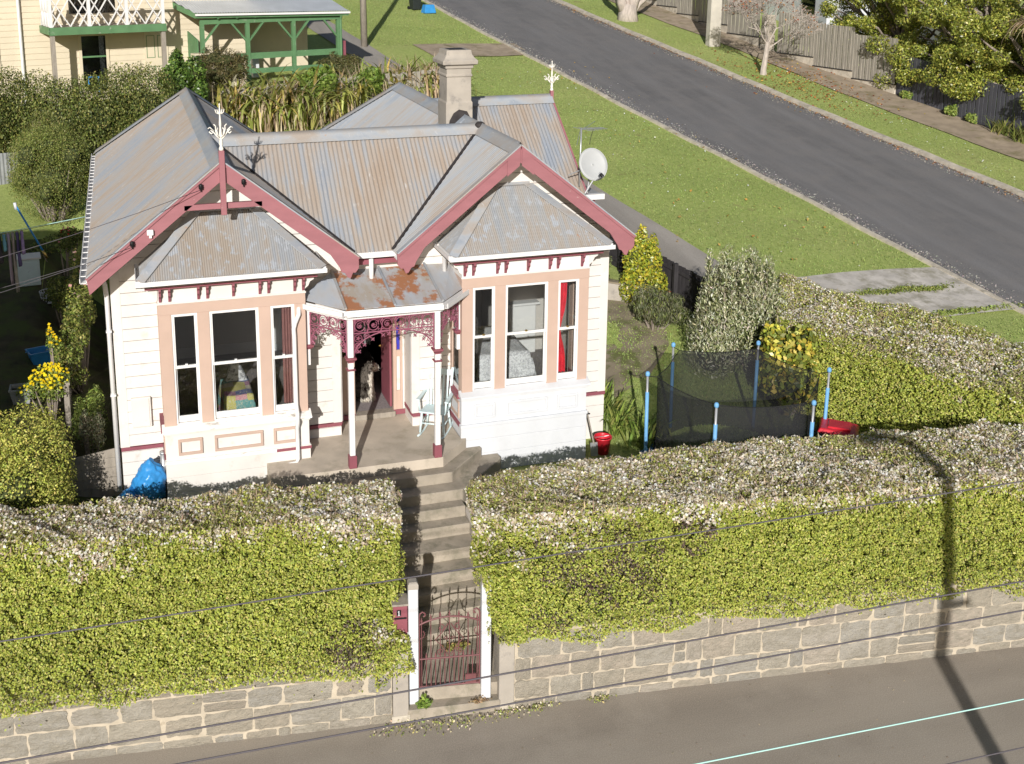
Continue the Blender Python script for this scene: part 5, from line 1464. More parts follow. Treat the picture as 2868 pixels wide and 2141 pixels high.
part('panel', M['white'], FP, 7.88, 8.46, 2.60, 2.72, .1, 1.16, .01); part('mantel', M['white'], FP, 7.82, 8.52, 2.52, 2.74, 1.16, 1.21, .008); part('chimney_breast', M['room'], FP, 7.80, 8.70, 2.74, 4.2, .1, 3.15)
ID = wthing('panelled_door', 'white panelled door with black knob inside the left front room', 'door', (3.45, 4.2, .1))
part('leaf', M['newwhite'], ID, 3.05, 3.72, 4.2, 4.25, .1, 2.1); 
for z0, z1 in ((.25, .95), (1.15, 1.95)):
    for xa_ in (3.12, 3.42): part('panel', M['white'], ID, xa_, xa_ + .23, 4.185, 4.20, z0, z1, .006)
MB().ball((3.12, 4.15, 1.05), .03, n=8, m=6).build('knob', M['black'], ID, True)
def curtain(label, mat, x0, x1, y, z0, z1, tie=None):
    n = 40; vs, fs = [], []; rows = 14
    for r in range(rows + 1):
        t_ = r / rows; z = z1 + (z0 - z1) * t_
        sq_ = 1.0
        if tie: sq_ = 1 - .45 * math.exp(-((t_ - tie) / .18) ** 2)
        for i in range(n + 1):
            u = i / n; vs.append((x0 + (x1 - x0) * (u * sq_ + (0 if tie else 0)), y + .03 * math.sin(u * 26 + t_), z))
    for r in range(rows):
        for i in range(n): a = r * (n + 1) + i; fs.append((a, a + 1, a + n + 2, a + n + 1))
    o = MB().add(vs, fs).build('curtain', mat, None, True)
    return tag(o, label, 'curtain')
curtain('bright red curtain tied back in the right window of the right bay', M['curtain_red'], 7.59, 7.84, -.56, .95, 2.75, .55)
curtain('dusty pink curtain in the right window of the left bay', M['curtain_pink'], 2.80, 2.98, -.58, .95, 2.75)
curtain('pale curtain with dappled light in its colour hanging inside the hall behind the front door', M['lace'], 4.72, 4.90, 2.3, .75, 2.6)

# ---------------------------------------------------------------- trampoline
TC = (10.61, -1.78); TRr = 1.62; gz = T(*TC)
TR = wthing('trampoline', 'round garden trampoline with blue padded poles and a black safety net', 'trampoline', (TC[0], TC[1], gz))
def tp(a, r): return (TC[0] + r * math.cos(R_(a)), TC[1] + r * math.sin(R_(a)))
zt_ = 1.12; mat_z = -.70
for k_ in range(6):
    a = 167 + 60 * k_
    x, y = tp(a, TRr); xb, yb = tp(a, TRr - .02)
    po = MB().tube([(xb, yb, mat_z - .05), (x, y, zt_ - .06)], .022, 8).build('pole', M['steel'], TR, True)
    lo_ = Vector((xb, yb, mat_z)).lerp(Vector((x, y, zt_)), .0); hi_ = Vector((xb, yb, mat_z)).lerp(Vector((x, y, zt_)), .80)
    MB().tube([lo_, hi_], .033, 8).build('foam_sleeve', M['blue'], po, True)
    MB().lathe([(.028, 0), (.04, .02), (.04, .06), (.03, .08), (.01, .09)], 8, (x, y, zt_ - .07)).build('pole_cap', M['blue'], po, True)
    MB().tube([(xb, yb, mat_z), (xb, yb, T(xb, yb) - .02)], .025, 6).build('leg', M['steel'], TR, True)
    MB().tube([tp(a, TRr) + (zt_ - .07,), tp(a, TRr - .17) + (zt_ - .09,)], .008, 5).build('net_strap', M['black'], po)
vs, fs = [], []; nn_ = 72
for i in range(nn_):
    a = 167 + 360 * i / nn_
    ph = (i % 12) / 12.0; sag = math.sin(math.pi * ph)
    r_t = TRr - .17 - .185 * sag; z_t = zt_ - .09 - .06 * sag
    for z_, r_ in ((z_t, r_t), ((z_t + mat_z) / 2, TRr - .19 - .15 * sag), (mat_z + .02, TRr - .16)):
        x, y = tp(a, r_); vs.append((x, y, z_))
for i in range(nn_):
    for q in (0, 1):
        a = 3 * i + q; b = 3 * ((i + 1) % nn_) + q; fs.append((a, b, b + 1, a + 1))
MB().add(vs, fs).build('safety_net', M['net'], TR, True)
MB().tube([vs[3 * i] for i in range(nn_)], .007, 5, closed=True).build('net_hem', M['black'], TR)
MB().lathe([(TRr - .18, 0), (TRr - .18, .006)], 48, (TC[0], TC[1], mat_z)).build('jumping_mat', M['black'], TR)
vs, fs = [], []
for i in range(48):
    a = 360 * i / 48
    for r_, z_ in ((TRr - .2, .012), (TRr - .1, .035), (TRr + .06, .0)): x, y = tp(a, r_); vs.append((x, y, mat_z + z_ + .01))
for i in range(48):
    for q in (0, 1): a = 3 * i + q; b = 3 * ((i + 1) % 48) + q; fs.append((a, b, b + 1, a + 1))
MB().add(vs, fs).build('edge_pad', M['blue'], TR, True)

# wheelie bins
def wheelie(label, x, y, rz, lidmat, open_=0.0, group='wheelie bins'):
    b = thing('wheelie_bin', label, 'bin', (x, y, T(x, y)), rz, group)
    sq(MB(), 0, 0, [(.20, .22, .03), (.26, .30, .95), (.285, .325, .96), (.285, .325, 1.0)]).build('body', M['binbody'], b, bevel=.012)
    l = MB().hexa([(-.30, -.34, 1.0), (.30, -.34, 1.0), (.30, .34, 1.03), (-.30, .34, 1.03)], [(-.25, -.29, 1.06), (.25, -.29, 1.06), (.25, .30, 1.10), (-.25, .30, 1.10)]).build('lid', lidmat, b, bevel=.012)
    MB().box(-.17, .17, -.20, .18, 1.075, 1.115).build('lid_panel', lidmat, l, bevel=.01)
    MB().tube([(-.27, .36, .97), (.27, .36, .97)], .018, 6).build('handle', M['black'], b)
    for s in (-1, 1): MB().tube([(s * .22, .28, .10), (s * .27, .28, .10)], .10, 12).build('wheel', M['black'], b)
    return b
wheelie('wheelie bin with a red lid beside the trampoline, in front of the side hedge', 12.25, -2.45, .9, M['red'])

# red bucket, spade, blue bag, dish, antenna
BK = thing('bucket', 'red plastic bucket at the right corner of the right bay', 'bucket', (8.58, -.62, T(8.58, -.62)))
vs, fs = [], []
bk = MB().lathe([(.115, 0), (.155, .30), (.17, .305), (.17, .325), (.155, .325), (.148, .30), (.11, .02)], 18); bk.f = bk.f[:-1]; bk.build('pail', M['red'], BK, True)
MB().tube([(.165 * math.cos(t), .03 + .05 * math.sin(t), .32 - .04 * math.sin(t)) for t in [math.pi * i / 8 for i in range(9)]], .006, 5).build('handle', M['steel'], BK)
SPD = thing('garden_spade', 'garden spade leaning on the right corner of the right bay', 'spade', (8.36, -.72, T(8.36, -.72)))
MB().tube([(0, 0, .25), (-.10, .10, .80)], .014, 6).build('shaft', M['timber'], SPD); MB().tube([(-.15, .10, .80), (-.05, .10, .80)], .014, 6).build('grip', M['black'], SPD); MB().hexa([(-.06, -.03, .02), (.08, -.03, .02), (.08, -.02, .02), (-.06, -.02, .02)], [(-.07, 0, .27), (.07, 0, .27), (.07, .01, .27), (-.07, .01, .27)]).build('blade', M['steel'], SPD)
def bag(label, x, y, z, rx, ry, rz_, seed, mat):
    t_ = thing('rubbish_bag', label, 'bag', (x, y, z))
    m = MB().ball((0, 0, rz_), rx, ry, rz_, 64, 40)
    V = np.array(m.v); nrm = norm(V - np.array([0, 0, rz_]))
    V += nrm * (.05 * fnoise(V, 7, seed) + .030 * np.abs(fnoise(V, 17, seed)) + .016 * fnoise(V, 34, seed))[:, None]
    pk = np.exp(-(V[:, 0] ** 2 + V[:, 1] ** 2) / (.1 * rx)); V[:, 2] += .05 * pk
    m.v = [tuple(p) for p in V]; m.build('bag_body', mat, t_, True)
    MB().tube([(0, 0, 2 * rz_), (.02, .01, 2 * rz_ + .05), (.05, .0, 2 * rz_ + .09)], [.035, .02, .05], 8).build('tied_neck', mat, t_)
    return t_
bag('large blue plastic rubbish bag against the left bay', .56, -.40, -.66, .27, .24, .36, 1.3, M['bluebag'])
bag('smaller blue plastic bag slumped beside the large one', .22, -.52, -.66, .17, .16, .15, 4.3, M['bluebag'])
t_ = thing('stove_pipe', 'short grey pipe standing behind the large blue bag', 'pipe', (.80, -.30, -.66)); MB().tube([(0, 0, 0), (0, 0, .86)], .05, 10).build('tube', M['steel'], t_, True); MB().tube([(0, 0, .84), (0, 0, .88)], .058, 10).build('collar', M['steel'], t_, True)

SD = wthing('satellite_dish', 'white satellite dish on the right eave of the villa', 'satellite dish', (9.62, 2.75, 3.45))
dc = Vector((9.66, 2.62, 4.02)); dn = (Vector((.02, -.90, .42))).normalized(); du = Vector((0, 0, 1)); dr = du.cross(dn).normalized(); du = dn.cross(dr).normalized()
vs, fs = [], []; nr, na = 7, 32
for i in range(nr + 1):
    r = i / nr
    for k_ in range(na):
        a = 2 * math.pi * k_ / na
        p = dc + dr * (.30 * r * math.cos(a)) + du * (.335 * r * math.sin(a)) - dn * (.055 * (1 - r * r)); vs.append(tuple(p))
for i in range(nr):
    for k_ in range(na): fs.append((i * na + k_, i * na + (k_ + 1) % na, (i + 1) * na + (k_ + 1) % na, (i + 1) * na + k_))
o = MB().add(vs, fs).build('reflector', M['dish'], SD, True); md = o.modifiers.new('t', 'SOLIDIFY'); md.thickness = .015
MB().tube([dc + dr * (.305 * math.cos(2 * math.pi * i / 32)) + du * (.34 * math.sin(2 * math.pi * i / 32)) for i in range(32)], .010, 5, closed=True).build('rim', M['dish'], SD, True)
lnb = dc + dn * .34 - du * .33
MB().tube([dc - du * .34 - dn * .02, lnb], .011, 6).build('feed_arm', M['steel'], SD)
MB().tube([lnb, lnb - dn * .06 + du * .05], .035, 10).build('receiver', M['black'], SD, True); MB().tube([lnb - dn * .06 + du * .05, lnb - dn * .09 + du * .075], .03, 10).build('receiver_cap', M['newwhite'], SD, True)
MB().tube([dc - dn * .06, dc - dn * .16 - du * .05, (9.58, 2.72, 3.40)], .022, 8).build('mast', M['steel'], SD); MB().tube([dc - dn * .12, (9.25, 2.95, 3.75)], .012, 6).build('stay', M['steel'], SD); MB().bar((9.62, 2.50, 3.72), (9.50, 2.62, 3.42), .05, .02).build('brace', M['newwhite'], SD)
AN = wthing('tv_antenna', 'thin metal television aerial above the satellite dish', 'antenna', (9.50, 2.95, 3.5))
MB().tube([(9.50, 2.95, 3.5), (9.52, 2.95, 4.72)], .018, 8).build('mast', M['steel'], AN, True)
MB().tube([(9.50, 2.95, 4.70), (10.12, 3.2, 4.66)], .010, 6).build('boom', M['steel'], AN)
for i, (lx) in enumerate((.05, .16, .27, .38, .49, .58)):
    c = Vector((9.50, 2.95, 4.70)).lerp(Vector((10.12, 3.2, 4.66)), lx / .6); L = .30 - .03 * i
    MB().tube([c - Vector((.3, -.9, 0)) * L, c + Vector((.3, -.9, 0)) * L], .006, 5).build('element', M['steel'], AN)
MB().tube([(9.50, 2.95, 4.69), (9.15, 2.3, 4.50)], .006, 5).build('element', M['steel'], AN); MB().tube([(9.6, 3.0, 4.70), (10.1, 3.6, 4.74)], .006, 5).build('element', M['steel'], AN)
MB().tube([(9.85, 3.1, 4.66), (9.80, 3.1, 4.5), (9.75, 3.05, 4.35)], .006, 5).build('lead', M['black'], AN)

# side gate of dark boards left of the villa
SG = wthing('side_fence', 'dark weathered board fence closing the gap left of the villa', 'fence', (-.25, .12, -.68))
for i in range(5):
    z = -.66 + i * .175
    sl_ = .06 if i == 4 else 0
    MB().hexa([(-.70, .10, z), (.115, .10, z), (.115, .125, z), (-.70, .125, z)], [(-.70, .11, z + .165 - sl_ * 2), (.115, .11, z + .165), (.115, .125, z + .165), (-.70, .125, z + .165 - sl_ * 2)]).build('board', M['timber'], SG)
for x in (-.66, .06): part('post', M['timber'], SG, x, x + .07, .126, .2, -.68, .18)

# dark boundary fence right of the villa
BF = wthing('boundary_fence', 'low dark stained paling fence between the garden and the grey footpath', 'fence', (12.7, 5.3, .3))
fa, fb = Vector((11.75, 8.3)), Vector((13.25, 3.3))
nb = 42
for i in range(nb):
    p = fa.lerp(fb, (i + .5) / nb); q = (fb - fa).normalized() * .055; z = T(p.x, p.y)
    MB().bar((p.x, p.y, z - .05), (p.x + random.uniform(-.01, .01), p.y, z + .95 + random.uniform(-.02, .02)), .105, .02, up=(q.y, -q.x, 0)).build('paling', M['darktimber'], BF)
for zz in (.25, .80):
    MB().bar((fa.x - .04, fa.y, T(fa.x, fa.y) + zz), (fb.x - .04, fb.y, T(fb.x, fb.y) + zz), .04, .09).build('rail', M['darktimber'], BF)
for t_ in (.35, .50, .72, .95):
    p = fa.lerp(fb, t_); z = T(p.x, p.y); part('post', M['darktimber'], BF, p.x - .14, p.x - .04, p.y - .05, p.y + .05, z - .1, z + 1.0)
RW = wthing('retaining_wall', 'low pale concrete retaining wall behind the shrubs right of the villa', 'wall', (10.9, 5.6, .2))
MB().hexa([(9.4, 5.9, -.5), (11.9, 4.75, -.3), (12.0, 4.9, -.3), (9.5, 6.05, -.5)], [(9.4, 5.9, .85), (11.9, 4.75, .55), (12.0, 4.9, .55), (9.5, 6.05, .85)]).build('wall_body', M['render'], RW, bevel=.02)
MB().hexa([(9.4, 5.87, .85), (11.9, 4.72, .55), (12.0, 4.93, .55), (9.5, 6.08, .85)], [(9.4, 5.87, .89), (11.9, 4.72, .59), (12.0, 4.93, .59), (9.5, 6.08, .89)]).build('coping', M['mossy'], RW)
# ================================================================== plants
def crown(clumps, n, inner=.25, flat_=0.0):
    cl = [(np.array(c, float), np.array(r if hasattr(r, '__len__') else (r, r, r), float)) for c, r in clumps]
    wts = np.array([(r[0] * r[1] + r[1] * r[2] + r[0] * r[2]) for c, r in cl]); wts /= wts.sum()
    ix = rng.choice(len(cl), n, p=wts)
    d = norm(rng.normal(0, 1, (n, 3)))
    rr = np.where(rng.random(n) < inner, rng.uniform(.45, .85, n), rng.uniform(.82, 1.08, n))[:, None]
    C_ = np.array([c for c, r in cl])[ix]; Rr = np.array([r for c, r in cl])[ix]
    P = C_ + d * Rr * rr
    P += norm(rng.normal(0, 1, (n, 3))) * (.05 * Rr)
    # drop points deep inside other clumps
    return P, d
def bush(name, label, cat, clumps, n, size, cols, wts=None, mat='leaf', loc=None, stems=None, aspect=.55, group=None, up=None, spread=.7, core=True, part_name='foliage', extra=None):
    c0 = np.mean([c for c, r in clumps], 0)
    zmin = min(c[2] - (r[2] if hasattr(r, '__len__') else r) for c, r in clumps)
    loc = loc or (float(c0[0]), float(c0[1]), T(c0[0], c0[1]))
    B = wthing(name, label, cat, loc, group)
    P, d = crown(clumps, n)
    k_ = P[:, 2] > terr(P[:, 0], P[:, 1]) - .02
    P, d = P[k_], d[k_]
    c = pal(len(P), cols, wts) * (1 + .14 * fnoise(P, 2.1, 4))[:, None]
    if up == 'out': up = d * 1.1 + np.array([0, 0, .9])
    leaves(part_name, P, d, rng.uniform(.7, 1.3, len(P)) * size, c, M[mat], B, aspect=aspect, up=up, spread=spread)
    if core:
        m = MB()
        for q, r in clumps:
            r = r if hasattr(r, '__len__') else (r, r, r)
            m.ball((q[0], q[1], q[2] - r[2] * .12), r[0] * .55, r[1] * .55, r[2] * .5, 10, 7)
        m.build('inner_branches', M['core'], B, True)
    sm = MB()
    for q, r in (clumps if stems is None else stems):
        r = r if hasattr(r, '__len__') else (r, r, r)
        sm.tube([(loc[0] + (q[0] - loc[0]) * .3, loc[1] + (q[1] - loc[1]) * .3, loc[2] - .05), (loc[0] + (q[0] - loc[0]) * .7, loc[1] + (q[1] - loc[1]) * .7, loc[2] + (q[2] - loc[2]) * .5), tuple(q)], [.022, .018, .008], 5)
    sm.build('stems', M['bark'], B)
    if extra: extra(B, P, d)
    return B
def lobes(c, r, n, seed, k_=.42):
    n = int(n * 1.8); rr = random.Random(seed); out = [(c, tuple(x * .66 for x in r))]
    for i in range(n):
        a = rr.uniform(0, 6.28); b = rr.uniform(-.6, 1.1)
        out.append(((c[0] + r[0] * (q := rr.uniform(.5, .85)) * math.cos(a) * math.cos(b), c[1] + r[1] * q * math.sin(a) * math.cos(b), c[2] + r[2] * q * math.sin(b)), tuple(x * rr.uniform(k_ * .5, k_ * 1.2) for x in r)))
    return out
G_DARK = [(.10, .135, .03), (.15, .185, .04), (.20, .225, .06), (.07, .095, .024)]
G_OLIVE = [(.21, .22, .055), (.28, .28, .08), (.15, .165, .04), (.34, .32, .11)]
G_MID = [(.18, .25, .05), (.26, .33, .07), (.13, .19, .035), (.34, .38, .1)]
# left of the villa
bush('clipped_bush', 'squarish clipped yellow green bush at the left edge behind the front hedge', 'bush', [((-1.25, -.9, .55), (.62, .62, .95)), ((-1.9, -1.0, .5), (.7, .7, .95)), ((-2.7, -1.0, .5), (.7, .7, .95)), ((-.98, -.6, .35), (.42, .5, .95)), ((-1.4, -1.4, .3), (.6, .5, .9)), ((-.95, -1.2, -.1), (.4, .5, .7))], 30000, .042, [(.42, .46, .085), (.52, .53, .12), (.31, .36, .065), (.58, .53, .15)])
bush('round_bush', 'big round clipped green bush behind the left side of the villa', 'bush', [((-1.36, 11.9, 2.55), (1.02, 1.05, 1.25))] + lobes((-1.36, 11.9, 2.62), (1.12, 1.1, 1.30), 18, 5, .34), 48000, .047, [(.18, .225, .05), (.25, .28, .07), (.12, .155, .035), (.32, .32, .10)], aspect=.4, up=(0, 0, .6))
# long dark hedge in front of the neighbour
bush('rough_hedge', 'wide untrimmed dark olive hedge in front of the neighbour at the upper left', 'hedge', [((x, 16.6 + .4 * math.sin(x * 2.1), 3.42 + .16 * math.sin(x * 1.7)), (.95, .9, 1.25)) for x in (-6.4, -5.4, -4.5, -3.6, -2.8, -1.9, -1.1, -.3, .5, 1.2)] + [((x, 16.0, 2.5), (.7, .7, .9)) for x in (-4.8, -3.4, -2.0, -.6, .8)], 95000, .075, G_DARK + G_DARK + G_OLIVE, aspect=.5, up=(0, 0, .7))
bush('feathery_shrub', 'tall feathery light green shrub in front of the rough hedge', 'shrub', [((-1.6, 14.3, 2.9), (.55, .5, 1.0)), ((-1.2, 14.2, 2.3), (.6, .5, .8)), ((-2.1, 14.2, 2.4), (.5, .5, .8)), ((-.6, 14.4, 2.2), (.5, .5, .7))], 10000, .09, [(.20, .24, .06), (.26, .28, .09), (.15, .18, .045), (.34, .31, .14)], aspect=.2, up=(0, 0, 1.2))
bush('glossy_shrub', 'rounded glossy dark green shrub beside the green pergola', 'shrub', lobes((2.45, 18.4, 3.95), (.72, .75, 1.0), 9, 2), 8000, .10, [(.07, .13, .022), (.10, .18, .03), (.05, .09, .018), (.16, .24, .05)], mat='gloss')
bush('brown_shrub', 'brownish green wispy shrub climbing over the pergola corner', 'shrub', lobes((4.0, 20.6, 4.2), (1.1, .7, .75), 7, 3), 6500, .09, [(.13, .11, .04), (.19, .16, .07), (.09, .08, .03)], aspect=.25)
bush('wispy_shrub', 'brownish green wispy shrub below the right end of the pergola rail', 'shrub', lobes((8.3, 22.6, 3.9), (.8, .6, .6), 6, 8), 5000, .09, [(.13, .13, .04), (.19, .17, .07), (.09, .09, .03)], aspect=.25)
bush('climbing_plant', 'round-leaved green climber on the fence among the flax', 'climber', lobes((6.9, 19.6, 3.6), (.8, .4, .7), 6, 12), 2600, .14, [(.16, .24, .04), (.22, .30, .06), (.11, .17, .03)], aspect=.9, core=False)
bush('climbing_plant', 'round-leaved green climber behind the hip of the right roof', 'climber', lobes((8.9, 20.8, 3.5), (.7, .4, .55), 6, 13), 2200, .14, [(.16, .24, .04), (.22, .30, .06), (.11, .17, .03)], aspect=.9, core=False)
# garden strip along the left wall
def flowers(col, n, size, zoff=.05):
    def f(B, P, d):
        top = P[np.argsort(-(P[:, 2] + .4 * d[:, 2] - .5 * d[:, 1] + rng.normal(0, .25, len(P))))[:n]]
        leaves('flowers', top + np.array([0, -.03, zoff]), np.tile([0, -.6, .8], (len(top), 1)), rng.uniform(.7, 1.2, len(top)) * size, pal(len(top), col, None, .1), M['petal'], B, aspect=.95, spread=.3)
    return f
bush('yellow_daisy_bush', 'bushy plant covered in bright yellow daisies beside the grey pot', 'flower', lobes((-1.18, 2.6, .52), (.42, .40, .48), 6, 4), 2200, .05, G_MID, core=False, extra=flowers([(.88, .70, .03), (.85, .62, .02)], 190, .06))
bush('yellow_daisy_bush', 'small sprig of yellow daisies higher beside the stick fence', 'flower', lobes((-1.02, 3.4, .95), (.16, .16, .38), 3, 9), 500, .05, G_MID, core=False, extra=flowers([(.85, .60, .02)], 20, .06))
bush('climbing_rose', 'straggly climbing rose with pale pink blooms along the left wall', 'shrub', lobes((-.62, 4.6, 1.0), (.34, 1.0, .75), 8, 6) + lobes((-.60, 7.0, 1.35), (.34, 1.2, .6), 6, 16) + lobes((-.75, 3.3, .45), (.3, .6, .5), 5, 17), 10000, .06, [(.22, .26, .05), (.15, .19, .04), (.3, .28, .08), (.10, .13, .03)], core=False, extra=flowers([(.75, .42, .40), (.7, .5, .42)], 12, .08))
bush('red_geranium', 'low dark shrub with small red flowers in the shaded left garden', 'flower', lobes((-1.15, 9.6, 1.35), (.7, .5, .35), 5, 21), 2600, .06, G_DARK, core=False, extra=flowers([(.5, .02, .03), (.6, .2, .25)], 20, .06))
bush('shade_shrub', 'dark leafy shrub in the shaded garden beside the climbing rose', 'shrub', lobes((-.95, 6.6, .95), (.4, .8, .5), 5, 31), 3600, .06, G_DARK, core=False)
bush('fern_shrub', 'dark green ground plants along the foot of the left wall', 'shrub', lobes((-.42, 2.2, -.1), (.30, 1.3, .4), 8, 41), 4200, .07, G_MID + G_DARK, aspect=.3, core=False)
bush('grey_shrub', 'small silvery grey shrub beside the left downpipe', 'shrub', lobes((-.35, 1.2, .05), (.28, .3, .45), 4, 43), 1500, .06, [(.30, .32, .2), (.24, .26, .14), (.36, .30, .2)], aspect=.3, core=False)
# right of the villa
bush('variegated_shrub', 'bright yellow green upright shrub in front of the dark paling fence', 'shrub', [((11.95, 4.95, .65), (.40, .34, .55)), ((11.80, 5.0, 1.25), (.24, .24, .48)), ((12.18, 4.9, 1.1), (.27, .25, .48)), ((12.0, 5.0, 1.7), (.13, .13, .32)), ((11.62, 4.85, .55), (.22, .22, .36)), ((12.34, 4.85, .55), (.25, .22, .40)), ((11.86, 4.95, 1.6), (.10, .10, .26)), ((12.25, 4.95, 1.5), (.12, .12, .28))], 5600, .075, [(.38, .38, .04), (.30, .34, .04), (.20, .26, .03), (.55, .46, .05)], mat='gloss')
bush('lavender_shrub', 'greyish spiky lavender bush below the yellow green shrub', 'shrub', lobes((11.75, 3.55, .45), (.62, .55, .55), 7, 61), 5200, .10, [(.20, .21, .12), (.26, .26, .16), (.15, .16, .08), (.22, .26, .07)], aspect=.16, up=(0, 0, 1.2), extra=flowers([(.6, .03, .07)], 3, .08))
bush('fence_shrub', 'grey green shrub against the retaining wall behind the villa corner', 'shrub', lobes((11.0, 5.3, .75), (.42, .35, .5), 5, 63), 2600, .07, [(.16, .18, .06), (.22, .23, .1), (.11, .13, .04)], aspect=.3)
ol = [((12.65, 1.7, .35), (.95, .8, .9)), ((12.3, 1.8, 1.05), (.5, .5, .8)), ((13.0, 1.9, 1.15), (.55, .5, .75)), ((12.7, 1.4, .75), (.75, .6, .8)), ((11.95, 1.5, .1), (.5, .5, .6)), ((12.0, 1.7, .5), (.45, .5, .55)), ((13.3, 1.7, .8), (.5, .5, .7)), ((12.55, 2.0, 1.75), (.22, .22, .5)), ((13.1, 2.1, 1.75), (.24, .22, .42)), ((12.2, 2.0, 1.45), (.2, .2, .4))]
_q = random.Random(77)
ol += [((12.75 + _q.uniform(-.75, .75), 1.8 + _q.uniform(-.6, .4), 1.35 + _q.uniform(-.75, .55)), (.085, .085, _q.uniform(.28, .48))) for i in range(40)]
bush('olive_tree', 'large grey green olive-like bush behind the trampoline', 'tree', ol, 24000, .08, [(.46, .47, .28), (.56, .56, .38), (.33, .35, .17), (.25, .28, .11), (.72, .70, .55)], [3, 3, 3, 2, 2], aspect=.26, up='out', spread=.5, loc=(12.75, 2.0, -.3))
bush('yellow_leaf_shrub', 'shrub with large yellow autumn leaves between the olive bush and the side hedge', 'shrub', lobes((12.75, -.15, .2), (.62, .9, 1.1), 11, 71), 6000, .13, [(.60, .46, .07), (.62, .52, .12), (.24, .28, .05), (.16, .20, .035), (.46, .44, .06)], [1.3, 1, 3, 2.5, 2.5], aspect=.62, mat='gloss', core=True)

# strap-leaved plants
def blades(name, B, base, n, L, wd, cols, wts=None, lean=.55, droop=.5, mat='leaf', rad=.15, segs=5):
    P0 = np.array(base, float) + np.concatenate([rng.normal(0, rad, (n, 2)), np.zeros((n, 1))], 1)
    az = rng.uniform(0, 2 * np.pi, n); ln = rng.uniform(.6, 1.15, n) * L; le = np.abs(rng.normal(lean, .25, n)); dr = rng.uniform(.3, 1.2, n) * droop
    V = np.empty((n, segs + 1, 2, 3)); hor = np.stack([np.cos(az), np.sin(az), 0 * az], 1); sd = np.stack([-np.sin(az), np.cos(az), 0 * az], 1)
    p = P0.copy(); th = np.pi / 2 - le * .6
    for s in range(segs + 1):
        t = s / segs; w_ = wd * (1 - t ** 2.2) + .004
        V[:, s, 0] = p - sd * w_ / 2; V[:, s, 1] = p + sd * w_ / 2
        p = p + (hor * np.cos(th)[:, None] + np.array([0, 0, 1.0]) * np.sin(th)[:, None]) * (ln / segs)[:, None]
        th = th - dr * (1.2 * t + .15)
    V = V.reshape(-1, 3); F = []
    b = np.arange(n)[:, None] * (2 * (segs + 1)) + np.arange(segs)[None, :] * 2
    F = np.stack([b, b + 1, b + 3, b + 2], -1).reshape(-1, 4)
    me = bpy.data.meshes.new(name); me.from_pydata(V.tolist(), [], F.tolist()); me.update()
    ca = me.color_attributes.new('Col', 'FLOAT_COLOR', 'POINT'); c = np.ones((n, 2 * (segs + 1), 4)); c[:, :, :3] = pal(n, cols, wts)[:, None, :]
    ca.data.foreach_set('color', c.reshape(-1))
    o = link(name, me, M[mat], B); o['kind'] = 'stuff'
    return o
FLX = [(.28, .31, .075), (.36, .36, .1), (.18, .22, .045), (.52, .42, .12), (.55, .45, .28)]
r_ = random.Random(3)
for i, (x, y) in enumerate([(3.6, 18.9), (4.3, 19.4), (5.0, 19.0), (5.6, 19.6), (6.3, 19.2), (7.0, 20.1), (7.8, 20.3), (8.6, 21.2), (9.3, 21.6), (10.1, 22.0), (10.8, 22.3), (11.5, 22.4), (12.1, 22.2)]):
    z = T(x, y)
    f = wthing('flax_plant', '%s flax from the left in the strappy row behind the villa' % ('first second third fourth fifth sixth seventh eighth ninth tenth eleventh twelfth thirteenth'.split()[i]), 'flax', (x, y, z), 'flax plants behind the villa')
    blades('leaves', f, (x, y, z), 75, 2.6 if x < 8 else 2.1, .135, FLX, [4, 4, 3, 2.2, 1.6], .65, .8, rad=.2, segs=7)
    blades('dead_leaves', f, (x, y - .15, z), 70, 1.7, .05, [(.6, .49, .35), (.5, .4, .26), (.38, .28, .18)], None, .35, .55, rad=.35)
for i, (x, y, l) in enumerate(((9.2, .2, 'strappy green clump against the right corner board'), (9.5, -.5, 'strappy green clump nearer the red bucket'), (9.35, 1.1, 'strappy green clump beside the garden path'))):
    f = wthing('agapanthus', l, 'plant', (x, y, T(x, y)), 'agapanthus clumps')
    blades('leaves', f, (x, y, T(x, y)), 90, .62, .045, G_MID, None, .7, .6, rad=.16)
# timber fence behind the flax
FF = wthing('back_fence', 'weathered timber fence behind the flax plants', 'fence', (7, 19.9, 2.4))
for i in range(56):
    x = 2.9 + i * .165; y = 19.3 + (x - 3) * .30; z = T(x, y)
    MB().bar((x, y, z - .1), (x, y, z + 1.25 + .02 * math.sin(i * 2.3)), .15, .02, up=(.3, -1, 0)).build('paling', M['greyboard'], FF)
MB().bar((2.9, 19.34, T(2.9, 19.3) + .9), (12.0, 22.05, T(12, 22) + .9), .04, .08).build('rail', M['greyboard'], FF)

